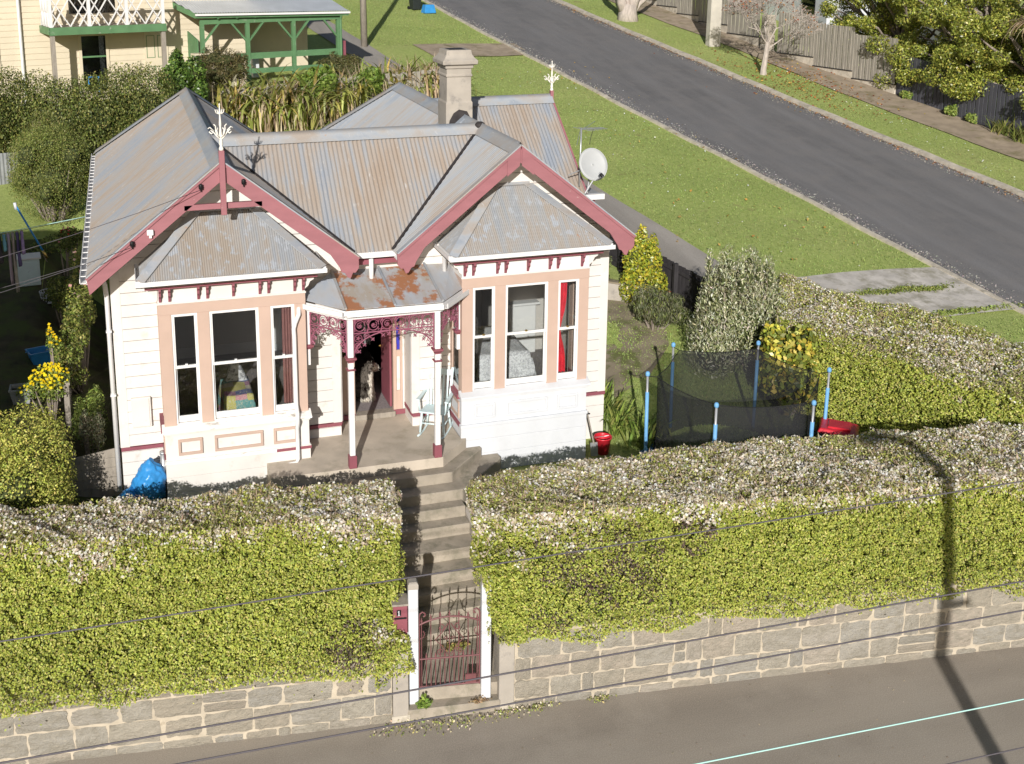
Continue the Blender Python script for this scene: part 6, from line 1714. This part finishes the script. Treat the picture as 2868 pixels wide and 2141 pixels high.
# ---------------------------------------------------------------- trees beyond the road
def limb(m, a, b, r0, r1, n=5, wig=.06):
    a = Vector(a); b = Vector(b); L = (b - a).length; pts = [a]
    for i in range(1, n): pts.append(a.lerp(b, i / n) + Vector((random.uniform(-1, 1), random.uniform(-1, 1), random.uniform(-1, 1))) * L * wig)
    pts.append(b); m.tube(pts, [r0 + (r1 - r0) * i / n for i in range(n + 1)], 6)
def tree(name, label, base, tops, clumps, n, size, cols, wts, tr=.2, group=None, mat='gloss', bark='bark', inner=.3):
    t_ = wthing(name, label, 'tree', base, group)
    m = MB(); b = Vector(base); f = b + Vector((0, 0, tops))
    limb(m, b - Vector((0, 0, .2)), f, tr, tr * .75, 5, .02)
    for c, r in clumps: limb(m, f - Vector((0, 0, .2)), c, tr * .5, .03, 5, .05)
    m.build('trunk', M[bark], t_, True)
    P, d = crown(clumps, n, inner)
    c = pal(len(P), cols, wts) * (1 + .18 * fnoise(P, 1.3, 4))[:, None]
    leaves('crown', P, d, rng.uniform(.7, 1.3, len(P)) * size, c, M[mat], t_, aspect=.5, spread=.8)
    return t_
EV = [(.30, .33, .055), (.40, .41, .08), (.20, .235, .04), (.50, .45, .09), (.13, .16, .028)]; EW = [4, 3, 4, 1, 3]
def rclumps(c, r, n, seed, s=(.34, .66)):
    n = int(n * 1.9)
    q = random.Random(seed); out = []
    for i in range(n):
        a, b, cc = q.uniform(-1, 1), q.uniform(-1, 1), q.uniform(-1, 1)
        rr = q.uniform(*s); out.append(((c[0] + a * r[0], c[1] + b * r[1], c[2] + cc * r[2]), (rr, rr, rr * .75)))
    return out
tree('evergreen_tree', 'broad evergreen leaning over the right end of the pale fence', (33.4, 23.5, T(33.4, 23.5)), 1.6, rclumps((32.7, 24.0, 5.3), (1.6, 3.0, 1.7), 32, 1), 46000, .105, EV, EW, group='evergreens behind the far fences')
tree('evergreen_tree', 'broad evergreen overhanging the start of the dark fence', (33.9, 19.3, T(33.9, 19.3)), 1.6, rclumps((32.9, 19.8, 4.5), (1.5, 2.6, 1.9), 34, 2), 48000, .105, EV, EW, group='evergreens behind the far fences')
tree('evergreen_tree', 'broad evergreen at the right edge above the dark fence', (34.4, 15.8, T(34.4, 15.8)), 1.6, rclumps((33.3, 15.6, 3.7), (1.5, 2.6, 1.9), 34, 3), 48000, .105, EV, EW, group='evergreens behind the far fences')
tree('evergreen_tree', 'taller evergreen standing behind the others at the upper right', (36.8, 21.5, T(36.8, 21.5)), 2.5, rclumps((36.5, 21.5, 6.4), (1.8, 4.0, 1.9), 30, 4), 26000, .12, EV, EW, group='evergreens behind the far fences')
CT = wthing('cabbage_tree', 'cabbage tree trunk with a skirt of dead straw leaves at the right edge', 'tree', (33.0, 15.9, T(33, 15.9)))
MB().tube([(33, 15.9, T(33, 15.9)), (33, 15.95, 4.0), (33.05, 16, 6.2)], [.13, .12, .12], 8).build('trunk', M['bark'], CT, True)
blades('dead_skirt', CT, (33, 16, 5.6), 160, 1.5, .05, [(.55, .42, .26), (.45, .33, .2), (.6, .5, .36)], None, 2.6, .9, rad=.12); blades('leaves', CT, (33.05, 16, 6.2), 160, 1.1, .05, G_MID, None, .9, .6, rad=.08)
# bare deciduous tree on the verge
BT = wthing('bare_tree', 'bare street tree with pale twiggy branches on the verge', 'tree', (27.45, 25.1, T(27.45, 25.1)))
m = MB(); tips = []
def grow(p, d, L, r, lev):
    d = d.normalized(); r = max(r, .006); q = p + d * L
    mid = p.lerp(q, .5) + Vector((random.uniform(-1, 1), random.uniform(-1, 1), random.uniform(-.5, .5))) * L * .06
    m.tube([p, mid, q], [r, r * .85, r * .7], 5 if lev > 1 else 7, cap=False)
    if lev >= 8: tips.append(q); return
    for i in range(random.choice((2, 3) if lev < 4 else (2, 2, 3))):
        nd = (d + Vector((random.uniform(-1, 1), random.uniform(-1, 1), random.uniform(-.45, .55))) * .85)
        grow(q, nd, L * random.uniform(.62, .85), r * .64, lev + 1)
random.seed(11)
b0 = Vector((27.45, 25.1, T(27.45, 25.1) - .1)); k1 = b0 + Vector((.12, 0, 1.5))
m.tube([b0, b0 + Vector((-.02, 0, .3)), b0 + Vector((.06, 0, .9)), k1], [.17, .13, .11, .10], 8)
for dd in ((.6, .1, 1), (-.7, -.2, .9), (.0, .5, 1.1), (-.2, -.4, 1.2), (1.0, -.2, .7), (-.6, .4, 1)): grow(k1 + Vector((0, 0, random.uniform(-.3, .1))), Vector(dd), .80, .034, 1)
m.build('branches', M['palebark'], BT)
tp_ = np.array([tuple(t) for t in tips]); tp_ = tp_[rng.random(len(tp_)) < .12]
leaves('last_leaves', tp_, np.tile([0, -.5, .5], (len(tp_), 1)), .11, pal(len(tp_), [(.28, .09, .05), (.2, .07, .04), (.4, .2, .06)]), M['leaf'], BT)
# multi-stemmed pale tree at the top edge
PT = wthing('pale_trunk_tree', 'thick pale multi-stemmed tree trunk at the top edge beyond the road', 'tree', (26.2, 36.4, T(26.2, 36.4)))
m = MB(); b = Vector((26.2, 36.4, T(26.2, 36.4) - .2))
m.tube([b, b + Vector((0, 0, .6)), b + Vector((.05, 0, 1.0))], [.62, .48, .42], 10)
for dd, r in (((-.9, .1, 2.2), .30), ((-.1, .3, 2.6), .28), ((.7, -.1, 2.4), .30), ((1.6, .1, 1.5), .16)):
    limb(m, b + Vector((dd[0] * .25, 0, .7)), b + Vector(dd) * 1.0 + Vector((0, 0, .6)), r, r * .7, 5, .04); limb(m, b + Vector(dd) + Vector((0, 0, .55)), b + Vector(dd) * 1.8 + Vector((0, 0, 1)), r * .65, .08, 5, .06)
m.build('trunk', M['palebark'], PT, True)
P, d = crown(rclumps((26.4, 37.2, T(26, 37) + 5.2), (2.6, 2.4, 1.2), 16, 9, (.7, 1.1)), 9000); leaves('crown', P, d, rng.uniform(.08, .16, len(P)), pal(len(P), G_DARK), M['leaf'], PT)
# weeds along the dark fence and verge litter
for i, (x, y, l) in enumerate(((31.6, 20.7, 'broad leaved weed clump where the dark fence starts'), (31.7, 18.3, 'round green weed clump midway along the dark fence'), (31.9, 17.4, 'low weed clump beside the round one'), (32.1, 15.9, 'pale strappy plant against the dark fence'), (32.1, 14.9, 'tall grassy tuft at the right end of the dark fence'))):
    if i < 3: bush('weed_clump', l, 'weeds', lobes((x, y, T(x, y) + .18), (.32, .32, .28), 4, 80 + i), 900, .09, G_MID, core=False, group='weeds along the dark fence')
    else:
        f = wthing('weed_clump', l, 'weeds', (x, y, T(x, y)), 'weeds along the dark fence'); blades('leaves', f, (x, y, T(x, y)), 110, .9, .05, [(.24, .28, .07), (.33, .32, .12), (.16, .2, .05)], None, .7, .6, rad=.2)
def scatter(name, label, cat, n, f, size, cols, dz=.06, mat='petal'):
    P = f(n); P = np.concatenate([P, (terr(P[:, 0], P[:, 1]) + dz)[:, None]], 1)
    return tag(leaves(name, P, np.tile([0, -.2, 1], (len(P), 1)), rng.uniform(.6, 1.4, len(P)) * size, pal(len(P), cols), M[mat], spread=.35, aspect=.7), label, cat)
def ell(cx_, cy_, rx, ry): return lambda n: np.stack([cx_ + rng.normal(0, rx, n), cy_ + rng.normal(0, ry, n)], 1)
scatter('fallen_leaves', 'red and orange fallen leaves around the bare street tree', 'leaves', 850, ell(28.2, 23.5, 1.2, 2.6), .095, [(.34, .13, .05), (.45, .24, .07), (.28, .1, .05), (.5, .34, .1)])
scatter('fallen_leaves', 'brown fallen leaves lying in the far gutter', 'leaves', 700, lambda n: (lambda y: np.stack([27.35 - .117 * (y - 9.66) + .0007 * np.maximum(0, y - 20) ** 2 - np.abs(rng.normal(0, .14, n)), y], 1))(rng.uniform(5, 40, n)), .09, [(.3, .15, .07), (.4, .24, .12)])
scatter('daisies', 'tiny white daisies dotted over the lawns', 'flower', 260, lambda n: np.concatenate([np.stack([rng.uniform(15.5, 20, n // 2), rng.uniform(5.6, 26, n // 2)], 1), np.stack([rng.uniform(28, 29.6, n // 2), rng.uniform(10, 26, n // 2)], 1)]), .055, [(.8, .8, .76)], .09)
scatter('fallen_leaves', 'few yellow and orange leaves dotted over the near lawn', 'leaves', 150, lambda n: np.stack([rng.uniform(14.5, 20, n), rng.uniform(6, 28, n)], 1), .09, [(.5, .3, .08), (.55, .4, .14)], .08)
def edge(fx, side): return lambda n: (lambda y: np.stack([np.array([fx(q) for q in y]) + side * np.abs(rng.normal(0, .28, n)), y], 1))(rng.uniform(0, 45, n))
tag(scatter('gravel', 'loose pale gravel chips along the near edge of the side road', 'gravel', 5200, edge(xl, 1), .05, [(.45, .42, .38), (.32, .3, .27), (.55, .52, .48)], .055), kind='stuff')
tag(scatter('gravel', 'loose gravel and grit along the far gutter of the side road', 'gravel', 5200, edge(xr, -1), .05, [(.4, .36, .3), (.3, .27, .23), (.5, .46, .4)], .055), kind='stuff')

weeds('green moss and grass growing through the middle of the concrete driveway', [(17.6 + .35 * i, 4.35 + .12 * math.sin(i * 2.0), T(17.6 + .35 * i, 4.3) + .05, .22) for i in range(8)], 2600, .06, .1, [(.22, .28, .06), (.3, .32, .09), (.16, .2, .045)], .02, 'driveway_grass', 'grass')
weeds('ragged grass along the front edge of the driveway', [(18.6 + .35 * i, 2.95 + .03 * i, T(18.6 + .35 * i, 2.9) + .04, .2) for i in range(8)], 2000, .07, .1, [(.22, .29, .06), (.3, .34, .09)], .03, 'driveway_grass', 'grass')
# ================================================================== neighbours, fences, poles
th = R_(15)
NH = thing('neighbour_house', 'cream two-storey weatherboard house with a white lattice balcony at the upper left', 'house', (4.0, 23.0, 3.0), th)
fy = 1.35
MB().box(-14, 1.6, fy, fy + 8, -.3, 6.6).build('wall', M['creamN'], NH)
for i in range(33):
    z = -.1 + i * .2
    MB().hexa([(-14, fy - .028, z), (1.62, fy - .028, z), (1.62, fy, z), (-14, fy, z)], [(-14, fy - .006, z + .205), (1.62, fy - .006, z + .205), (1.62, fy, z + .205), (-14, fy, z + .205)]).build('weatherboard', M['creamN'], NH)
MB().prism([(-14.4, fy - .5, 6.6), (2.1, fy - .5, 6.6), (2.1, fy + 8.5, 6.6), (-14.4, fy + 8.5, 6.6)], (0, 0, .12)).build('eave', M['white'], NH)
MB().hexa([(-14.5, fy - .6, 6.72), (2.2, fy - .6, 6.72), (2.2, fy + 8.6, 6.72), (-14.5, fy + 8.6, 6.72)], [(-11, fy + 3.2, 9.2), (-2, fy + 3.2, 9.2), (-2, fy + 4.8, 9.2), (-11, fy + 4.8, 9.2)]).build('roof', M['galv'], NH)
def nwin(x0, x1, z0, z1, rail, name='window'):
    w_ = MB()
    for a in ((x0 - .10, x0, z0 - .1, z1 + .1), (x1, x1 + .10, z0 - .1, z1 + .1), (x0, x1, z1, z1 + .1), (x0, x1, z0 - .1, z0)): w_.box(a[0], a[1], fy - .06, fy + .02, a[2], a[3])
    o = w_.build(name, M['creamN'], NH)
    part('dark_backing', M['dark'], o, x0, x1, fy - .0295, fy - .0285, z0, z1)
    part('pane', M['glass'], o, x0, x1, fy - .045, fy - .041, z0, z1)
    part('rail', M['greenN'], o, x0, x1, fy - .055, fy - .035, rail - .03, rail + .03)
    return o
w1 = nwin(-4.55, -3.72, .3, 2.22, 1.50); part('curtain', M['lace'], w1, -3.95, -3.78, fy - .040, fy - .031, .3, 2.2)
MB().tube([(-4.40, fy - .12, .55), (-4.40, fy - .12, .80), (-4.05, fy - .12, .80), (-4.05, fy - .12, .2)], .03, 6).build('blue_pipe', M['bluebag'], w1)
nwin(-8.2, -7.35, .4, 2.1, 1.35); nwin(-4.9, -3.3, 3.0, 4.9, 3.9)
dr_ = part('door', M['creamN'], NH, -2.35, -1.5, fy - .05, fy - .03, .0, 2.35)
for x0 in (-2.28, -1.88):
    for z0, z1 in ((.25, 1.05), (1.35, 2.15)):
        mm = MB()
        for a in ((x0, x0 + .30, z1 - .02, z1), (x0, x0 + .30, z0, z0 + .02), (x0, x0 + .02, z0, z1), (x0 + .28, x0 + .30, z0, z1)): mm.box(a[0], a[1], fy - .058, fy - .05, a[2], a[3])
        mm.build('panel_moulding', M['greenN'], dr_)
MB().tube([(-6.55, fy - .1, 6.5), (-6.55, fy - .1, .0)], .05, 7).build('downpipe', M['white'], NH)
# balcony
bx0, bx1, bz = -5.85, -1.95, 2.46
BA = MB().box(bx0, bx1, .0, fy, bz + .12, bz + .17).build('balcony', M['timber'], NH)
part('fascia', M['greenN'], BA, bx0 - .02, bx1 + .02, -.05, -.001, bz - .07, bz + .19); part('fascia', M['greenN'], BA, bx0 - .05, bx0 - .001, -.05, fy, bz - .05, bz + .19)
for x in (bx0 + .08, bx1 - .08): part('support_post', M['timber'], BA, x - .07, x + .07, .0, .14, -.2, bz - .07)
np_ = 4
for i in range(np_):
    x = bx0 + .06 + (bx1 - bx0 - .12) * i / (np_ - 1); part('baluster_post', M['white'], BA, x - .05, x + .05, .0, .1, bz + .17, bz + 1.25)
for z in (bz + 1.12,): part('handrail', M['white'], BA, bx0, bx1, .0, .09, z, z + .08)
for i in range(np_ - 1):
    xa_ = bx0 + .11 + (bx1 - bx0 - .12) * i / (np_ - 1); xb_ = bx0 + .01 + (bx1 - bx0 - .12) * (i + 1) / (np_ - 1); xm = (xa_ + xb_) / 2
    za_, zb_ = bz + .2, bz + 1.12; zm = (za_ + zb_) / 2
    for a, b in (((xa_, za_), (xm, zb_)), ((xm, za_), (xb_, zb_)), ((xa_, zb_), (xm, za_)), ((xm, zb_), (xb_, za_)), ((xa_, zm), (xa_ + (xm - xa_) * .5, zb_)), ((xb_, zm), (xb_ - (xb_ - xm) * .5, za_)), ((xa_, zm), (xa_ + (xm - xa_) * .5, za_)), ((xb_, zm), (xb_ - (xb_ - xm) * .5, zb_))):
        MB().bar((a[0], .05, a[1]), (b[0], .05, b[1]), .03, .085, up=(0, 1, 0)).build('lattice_bar', M['white'], BA)
for k_ in range(3):
    y0_, y1_ = .1 + k_ * .4, .5 + k_ * .4
    for a, b in (((y0_, bz + .2), (y1_, bz + 1.12)), ((y0_, bz + 1.12), (y1_, bz + .2))): MB().bar((bx0 + .03, a[0], a[1]), (bx0 + .03, b[0], b[1]), .03, .065, up=(1, 0, 0)).build('lattice_bar', M['white'], BA)
# green pergola
PG = thing('green_pergola', 'open green timber lean-to with a corrugated roof beside the neighbour house', 'pergola', (4.0, 23.0, 3.0), th)
x0, x1 = -.70, 4.75; zb_ = 2.86
corr('roof_sheet', [(x0 - .25, -.25, zb_ + .12), (x1 + .3, -.25, zb_ + .02), (x1 + .1, 3.0, zb_ + .78), (x0 - .9, 3.0, zb_ + .78)], (0, -1, -.25), M['galv'], PG, pitch=.1, amp=.018)
part('front_beam', M['greenN'], PG, x0, x1, -.06, .06, zb_ - .30, zb_ - .12)
MB().bar((x0 - .25, -.2, zb_ + .02), (x1 + .28, -.2, zb_ - .08), .05, .16).build('fascia', M['greenN'], PG); MB().bar((x0 - .2, -.2, zb_ + .02), (x0 - .85, 3.0, zb_ + .66), .05, .2).build('fascia', M['greenN'], PG)
MB().bar((x0 - .25, -.27, zb_ + .06), (x1 + .3, -.27, zb_ - .04), .1, .07).build('gutter', M['white'], PG)
for i, x in enumerate((x0 + .05, x0 + 1.75, x0 + 3.55, x1 - .07)):
    part('post', M['greenN'], PG, x - .07, x + .07, -.0601 + .001 * i, .08, -.4, zb_ - .12)
    for s in (-1, 1):
        if (i == 0 and s < 0) or (i == 3 and s > 0): continue
        MB().bar((x + s * .05, .0, zb_ - .95), (x + s * .62, .0, zb_ - .28), .06, .10, up=(0, 1, 0)).build('brace', M['greenN'], PG)
part('rail', M['greenN'], PG, x0 + 1.3, x1 - .1, -.03, .03, 1.25, 1.47); part('rail', M['greenN'], PG, x0 + 1.6, x1 - .1, -.03, .03, .72, .90)
for x in (x0 + .6, x0 + 1.3, x0 + 2.0, x0 + 2.8, x0 + 3.6, x0 + 4.4): part('rafter', M['greenN'], PG, x - .03, x + .03, -.2, 2.9, zb_ - .12, zb_ - .02)
MB().prism([(x0 - .05, .3, .4), (x0 - .05, 2.9, .4), (x0 - .05, 2.9, 2.6), (x0 - .05, .3, 2.0)], (.05, 0, 0)).build('side_panel', M['greenN'], PG)
part('back_wall', M['creamN'], PG, x0 - .9, x1, 3.0, 3.1, -.3, 4.0)
MB().box(x0 + 2.1, x0 + 2.35, .5, .8, .5, 1.35).build('leaning_board', M['newwhite'], PG)
MB().tube([(x1 - .02, -.2, zb_ - .1), (x1 - .02, -.13, zb_ - .3), (x1 - .02, -.13, .3)], .045, 7).build('downpipe', M['greenN'], PG)
part('red_post', M['maroon'], PG, x1 + .10, x1 + .18, -.12, -.04, .3, 1.75)
LC = thing('lattice_cabinet', 'small cream glazed cabinet between the neighbour door and the pergola', 'cabinet', (3.05, 22.55, 3.1), th)
mm = MB()
for a in ((0, .05, 0, 1.45), (.65, .70, 0, 1.45), (.05, .65, 1.4, 1.45), (.05, .65, .75, .80), (.05, .65, 0, .05)): mm.box(a[0], a[1], 0, .4, a[2], a[3])
mm.build('frame', M['creamN'], LC); part('glazing', M['glass'], LC, .05, .65, .1, .105, .05, 1.4)

# utility poles
def upole(label, x, y, r, mat, sqr=False, h=9.5, tilt=0):
    z = T(x, y); t_ = wthing('utility_pole', label, 'pole', (x, y, z), 'utility poles')
    if sqr: sq(MB(), x, y, [(r, r * .7, z - .3), (r * .75, r * .5, z + h)]).build('shaft', mat, t_, bevel=.02)
    else: MB().tube([(x, y, z - .3), (x + tilt, y, z + h)], [r, r * .75], 10).build('shaft', mat, t_, True)
    MB().box(x - 1.1, x + 1.1, y - .06, y + .06, z + h - .7, z + h - .56).build('crossarm', M['timber'], t_)
    for q in (-.9, -.3, .3, .9): MB().lathe([(.03, 0), (.05, .03), (.03, .08), (.05, .1), (.02, .16)], 7, (x + q, y, z + h - .56)).build('insulator', M['white'], t_)
upole('round weathered timber utility pole on the lawn beyond the pergola', 10.9, 30.7, .15, M['timber'], h=9, tilt=-.1)
upole('wide flat concrete utility pole on the verge beside the bare tree', 27.95, 30.5, .30, M['poleconc'], True)
wheelie('dark wheelie bin on the kerb at the top edge, behind the blue crate', 15.35, 38.9, .2, M['binbody'])
RCt = thing('recycling_crate', 'blue plastic recycling crate upturned beside the dark wheelie bin', 'crate', (15.85, 38.1, T(15.85, 38.1)), .2)
sq(MB(), 0, 0, [(.29, .21, 0), (.32, .24, .03), (.25, .18, .42), (.23, .16, .44)]).build('tub', M['bluebag'], RCt, bevel=.015); MB().box(-.12, .12, -.225, -.19, .08, .14).build('handle', M['bluebag'], RCt)
# far fences
def fence(label, pts, h, mat, plinth, bw=.16, gap=.01, name='board_fence', loc=None):
    f = wthing(name, label, 'fence', (pts[0][0], pts[0][1], T(*pts[0])))
    for a, b in zip(pts[:-1], pts[1:]):
        A = Vector(a); B = Vector(b); L = (B - A).length; d = (B - A).normalized(); nb_ = int(L / (bw + gap)); npn = max(1, round(L / 2.4))
        for k_ in range(npn):      # stepped panels: level tops between posts
            pa = A.lerp(B, k_ / npn); pb = A.lerp(B, (k_ + 1) / npn)
            zt_ = max(T(pa.x, pa.y), T(pb.x, pb.y)) + h - (.12 if plinth else 0); zb_ = min(T(pa.x, pa.y), T(pb.x, pb.y))
            if plinth:
                sd = Vector((d.y, -d.x)) * -.02
                zl = zt_ - h + .18
                MB().hexa([(pa.x, pa.y, zb_ - .2), (pb.x, pb.y, zb_ - .2), (pb.x + .1, pb.y, zb_ - .2), (pa.x + .1, pa.y, zb_ - .2)], [(pa.x, pa.y, zl), (pb.x, pb.y, zl), (pb.x + .1, pb.y, zl), (pa.x + .1, pa.y, zl)]).build('plinth', M['kerb'], f)
            else: zl = None
            n_ = int((pb - pa).length / (bw + gap))
            for j in range(n_):
                c = pa.lerp(pb, (j + .5) / n_); z0_ = (zl + .02) if plinth else T(c.x, c.y) + .02
                top = zt_ if plinth else T(c.x, c.y) + h
                MB().bar((c.x - (.012 if j % 2 else 0), c.y, z0_), (c.x - (.012 if j % 2 else 0), c.y, top), bw, .02, up=(-1, 0, 0)).build('paling', mat, f)
            MB().box(pa.x - .0, pa.x + .1, pa.y - .05, pa.y + .05, zb_ - .2, zt_ + .02).build('post', mat, f)
            if plinth: MB().bar((pa.x - .03, pa.y, zl + .03), (pb.x - .03, pb.y, zl + .03), .02, .04).build('rail', M['darktimber'], f)
    return f
fence('pale weathered board fence on a concrete plinth beyond the road', [(29.45, 42.0), (29.85, 35.5), (30.15, 30.0)], 2.1, M['greyboard'], True)
fence('pale weathered board fence on a concrete plinth behind the bare tree', [(30.3, 28.6), (31.45, 21.5)], 2.1, M['greyboard'], True)
fence('dark slate painted board fence under the evergreens', [(31.5, 21.4), (32.25, 15.1), (33.1, 8.0)], 1.75, M['slate'], False, .17, .012)
GP = wthing('stone_gate_pier', 'squat stone block gate pier between the two pale fences', 'pier', (30.2, 29.4, T(30.2, 29.4)))
z = T(30.2, 29.4)
for i in range(4):
    MB().box(29.95 + .01 * (i % 2), 30.45, 29.1, 29.6, z - .1 + i * .45, z + .32 + i * .45).build('stone', M['stone'], GP, bevel=.03)
MB().box(30.0, 30.4, 29.15, 29.55, z, z + 1.7).build('mortar', M['mortar'], GP)
WH = thing('pale_house', 'pale house wall glimpsed above the far fence between the trees', 'house', (34.5, 31, 4.0), -.1)
MB().box(0, 8, 0, 7, -1.5, 4.5).build('wall', M['newwhite'], WH); part('window', M['dark'], WH, -.02, -.001, 1.2, 2.6, .6, 2.0); part('pane', M['glass'], WH, -.04, -.03, 1.2, 2.6, .6, 2.0)
MB().hexa([(-.4, -.4, 4.5), (8.4, -.4, 4.5), (8.4, 7.4, 4.5), (-.4, 7.4, 4.5)], [(2, 3, 6.3), (6, 3, 6.3), (6, 4, 6.3), (2, 4, 6.3)]).build('roof', M['galv'], WH)
# house next door on the street, outside the view to the left (its shadow covers the left garden)
NC = thing('street_cottage', 'tall house next door on the left, known by its shadow over the left garden', 'house', (-6.95, -1.0, -.8), 0)
MB().box(-3.2, 3.2, -2, 2, -.6, 5.9).build('wall', M['creamN'], NC)
MB().hexa([(-3.4, -2.2, 5.9), (3.4, -2.2, 5.9), (3.4, 2.2, 5.9), (-3.4, 2.2, 5.9)], [(-1.6, -.2, 7.2), (1.6, -.2, 7.2), (1.6, .2, 7.2), (-1.6, .2, 7.2)]).build('roof', M['galv'], NC)
for z0_ in (.6, 3.6):
    for x in (-2.2, 1.2): part('window', M['white'], NC, x, x + 1.0, -2.06, -2.0, z0_, z0_ + 1.6); part('pane', M['glass'], NC, x + .08, x + .92, -2.09, -2.07, z0_ + .1, z0_ + 1.5)

# ---------------------------------------------------------------- left garden clutter
wire('pale mint washing line across the shaded left garden', sagp((-5.5, 5.3, 2.42), (-.28, 7.1, 2.58), .06), .008, M['mint'], 'washing line', 'washing lines', 'washing_line')
wire('dark washing line just below the mint one', sagp((-5.5, 5.9, 2.2), (-.28, 7.6, 2.45), .05), .006, M['cable'], 'washing line', 'washing lines', 'washing_line')
wire('low pale washing line in the shaded left garden', sagp((-5.5, 1.2, 2.05), (-.28, 2.7, 2.72), .05), .006, M['cable'], 'washing line', 'washing lines', 'washing_line')
CL = [((.30, .22, .42), 'purple'), ((.12, .10, .22), 'dark violet'), ((.42, .38, .33), 'beige'), ((.5, .4, .48), 'pale pink'), ((.2, .45, .55), 'light blue'), ((.08, .07, .08), 'black')]
for i, (c, nm_) in enumerate(CL):
    M['cl%d' % i] = pm('washing_%d' % i, c, .9, .15, 8)
    x = -1.72 - i * .085; y = 6.62 - i * .05; L = (.5, .75, 1.3, 1.1, .35, .6)[i]
    g = wthing('garment', '%s garment hanging on the washing line at the left edge' % nm_, 'washing', (x, y, 2.44 - L))
    vs, fs = [], []
    for r in range(9):
        for k_ in range(7):
            u = k_ / 6 - .5; t_ = r / 8; vs.append((x + .03 * math.sin(u * 9 + t_ * 3) + .02 * t_, y + u * (.16 + .10 * math.sin(t_ * 3.0)) + .02 * math.sin(t_ * 7), 2.44 - L * t_))
    for r in range(8):
        for k_ in range(6): a = r * 7 + k_; fs.append((a, a + 1, a + 8, a + 7))
    o = MB().add(vs, fs).build('cloth', M['cl%d' % i], g, True); md = o.modifiers.new('t', 'SOLIDIFY'); md.thickness = .006
    part('peg', M['timber'], g, x - .008, x + .008, y - .01, y + .01, 2.40, 2.48)
PPp = wthing('line_prop', 'long blue pole propped across the left garden', 'pole', (-1.42, 8.5, T(-1.42, 8.5)))
MB().tube([(-1.95, 8.5, 2.56), (-1.42, 8.45, 1.42)], .022, 7).build('shaft', M['bluebag'], PPp, True); MB().tube([(-1.96, 8.5, 2.50), (-1.98, 8.5, 2.66)], .035, 7).build('tip', M['newwhite'], PPp, True); MB().tube([(-1.46, 8.45, 1.50), (-1.38, 8.45, 1.32)], .03, 7).build('foot', M['brass'], PPp, True)
TBx = thing('garden_cabinet', 'pale blue old cabinet standing in the shaded left garden', 'cabinet', (-1.75, 8.1, T(-1.75, 8.1)), .1)
MB().box(-.28, .22, -.2, .2, .0, .62).build('body', M['chair'], TBx, bevel=.01); MB().box(-.32, .26, -.24, .24, .62, .66).build('top', M['white'], TBx, bevel=.006); part('door', M['chair'], TBx, -.24, .18, -.215, -.201, .06, .56)
WB = thing('laundry_basket', 'white lattice laundry basket on the ground in the left garden', 'basket', (-1.33, 7.4, T(-1.33, 7.4) + .02), .4)
mm = MB()
for k_ in range(16):
    a = 2 * math.pi * k_ / 16; mm.tube([(.15 * math.cos(a), .12 * math.sin(a), 0), (.2 * math.cos(a + .3), .16 * math.sin(a + .3), .26)], .008, 4)
for z_, s in ((0, .15), (.13, .175), (.26, .2)): mm.tube([(s * math.cos(t), s * .8 * math.sin(t), z_) for t in [2 * math.pi * i / 18 for i in range(18)]], .01, 4, closed=True)
mm.build('weave', M['newwhite'], WB); MB().lathe([(.15, 0), (.15, .01)], 16).build('base', M['newwhite'], WB)
PO = thing('planter', 'grey rectangular plastic planter under the yellow daisies', 'planter', (-1.62, 2.85, T(-1.62, 2.85)))
sq(MB(), 0, 0, [(.14, .12, 0), (.19, .16, .26), (.205, .175, .27), (.205, .175, .30), (.18, .15, .30), (.17, .14, .22)]).build('pot', M['yellowpot'], PO); part('soil', M['soil'], PO, -.17, .17, -.14, .14, .20, .225)
BTb = thing('plastic_tub', 'bright blue plastic tub behind the yellow daisies', 'tub', (-1.38, 4.5, T(-1.38, 4.5)), .3)
sq(MB(), 0, 0, [(.15, .13, 0), (.22, .18, .26), (.24, .20, .27), (.24, .20, .29), (.21, .17, .29), (.14, .12, .03)]).build('shell', M['bluebag'], BTb); MB().tube([(-.2, 0, .28), (-.24, 0, .31), (-.27, 0, .28)], .012, 5).build('handle', M['bluebag'], BTb)
SF = wthing('stick_fence', 'rustic fence of thin bamboo sticks among the rose in the left garden', 'fence', (-.75, 4.3, T(-.75, 4.3)))
for i in range(34):
    y = 2.7 + i * .095; x = -.82 + .02 * math.sin(i); z = T(x, y)
    MB().tube([(x, y, z - .05), (x + random.uniform(-.05, .05), y + random.uniform(-.04, .04), z + random.uniform(.75, 1.05))], .011, 5).build('stick', M['palebark'], SF)
for zz in (.25, .7): MB().tube([(-.80, 2.7, T(-.8, 2.7) + zz), (-.80, 5.9, T(-.8, 5.9) + zz)], .012, 5).build('crossbar', M['palebark'], SF)
PSx = wthing('trellis_post', 'grey notched post at the near end of the stick fence', 'post', (-.80, 2.55, T(-.8, 2.55)))
MB().box(-.86, -.76, 2.5, 2.6, T(-.8, 2.55) - .1, T(-.8, 2.55) + .85).build('shaft', M['timber'], PSx, bevel=.008); MB().box(-.88, -.74, 2.48, 2.62, T(-.8, 2.55) + .85, T(-.8, 2.55) + .90).build('cap', M['timber'], PSx)
M['oldgalv'] = pm('old_galvanised_iron', (.22, .23, .23), .6, .15, 3)
CF = wthing('corrugated_fence', 'low grey corrugated iron fence at the left edge behind the round bush', 'fence', (-3.2, 14.2, T(-3.2, 14.2)))
corr('sheet', [(-4.2, 14.6, T(-4, 14.4) + .95), (-2.3, 14.9, T(-2.3, 14.9) + .85), (-2.3, 14.85, T(-2.3, 14.9)), (-4.2, 14.55, T(-4, 14.4))], (0, -.02, -1), M['oldgalv'], CF, pitch=.1, amp=.014)
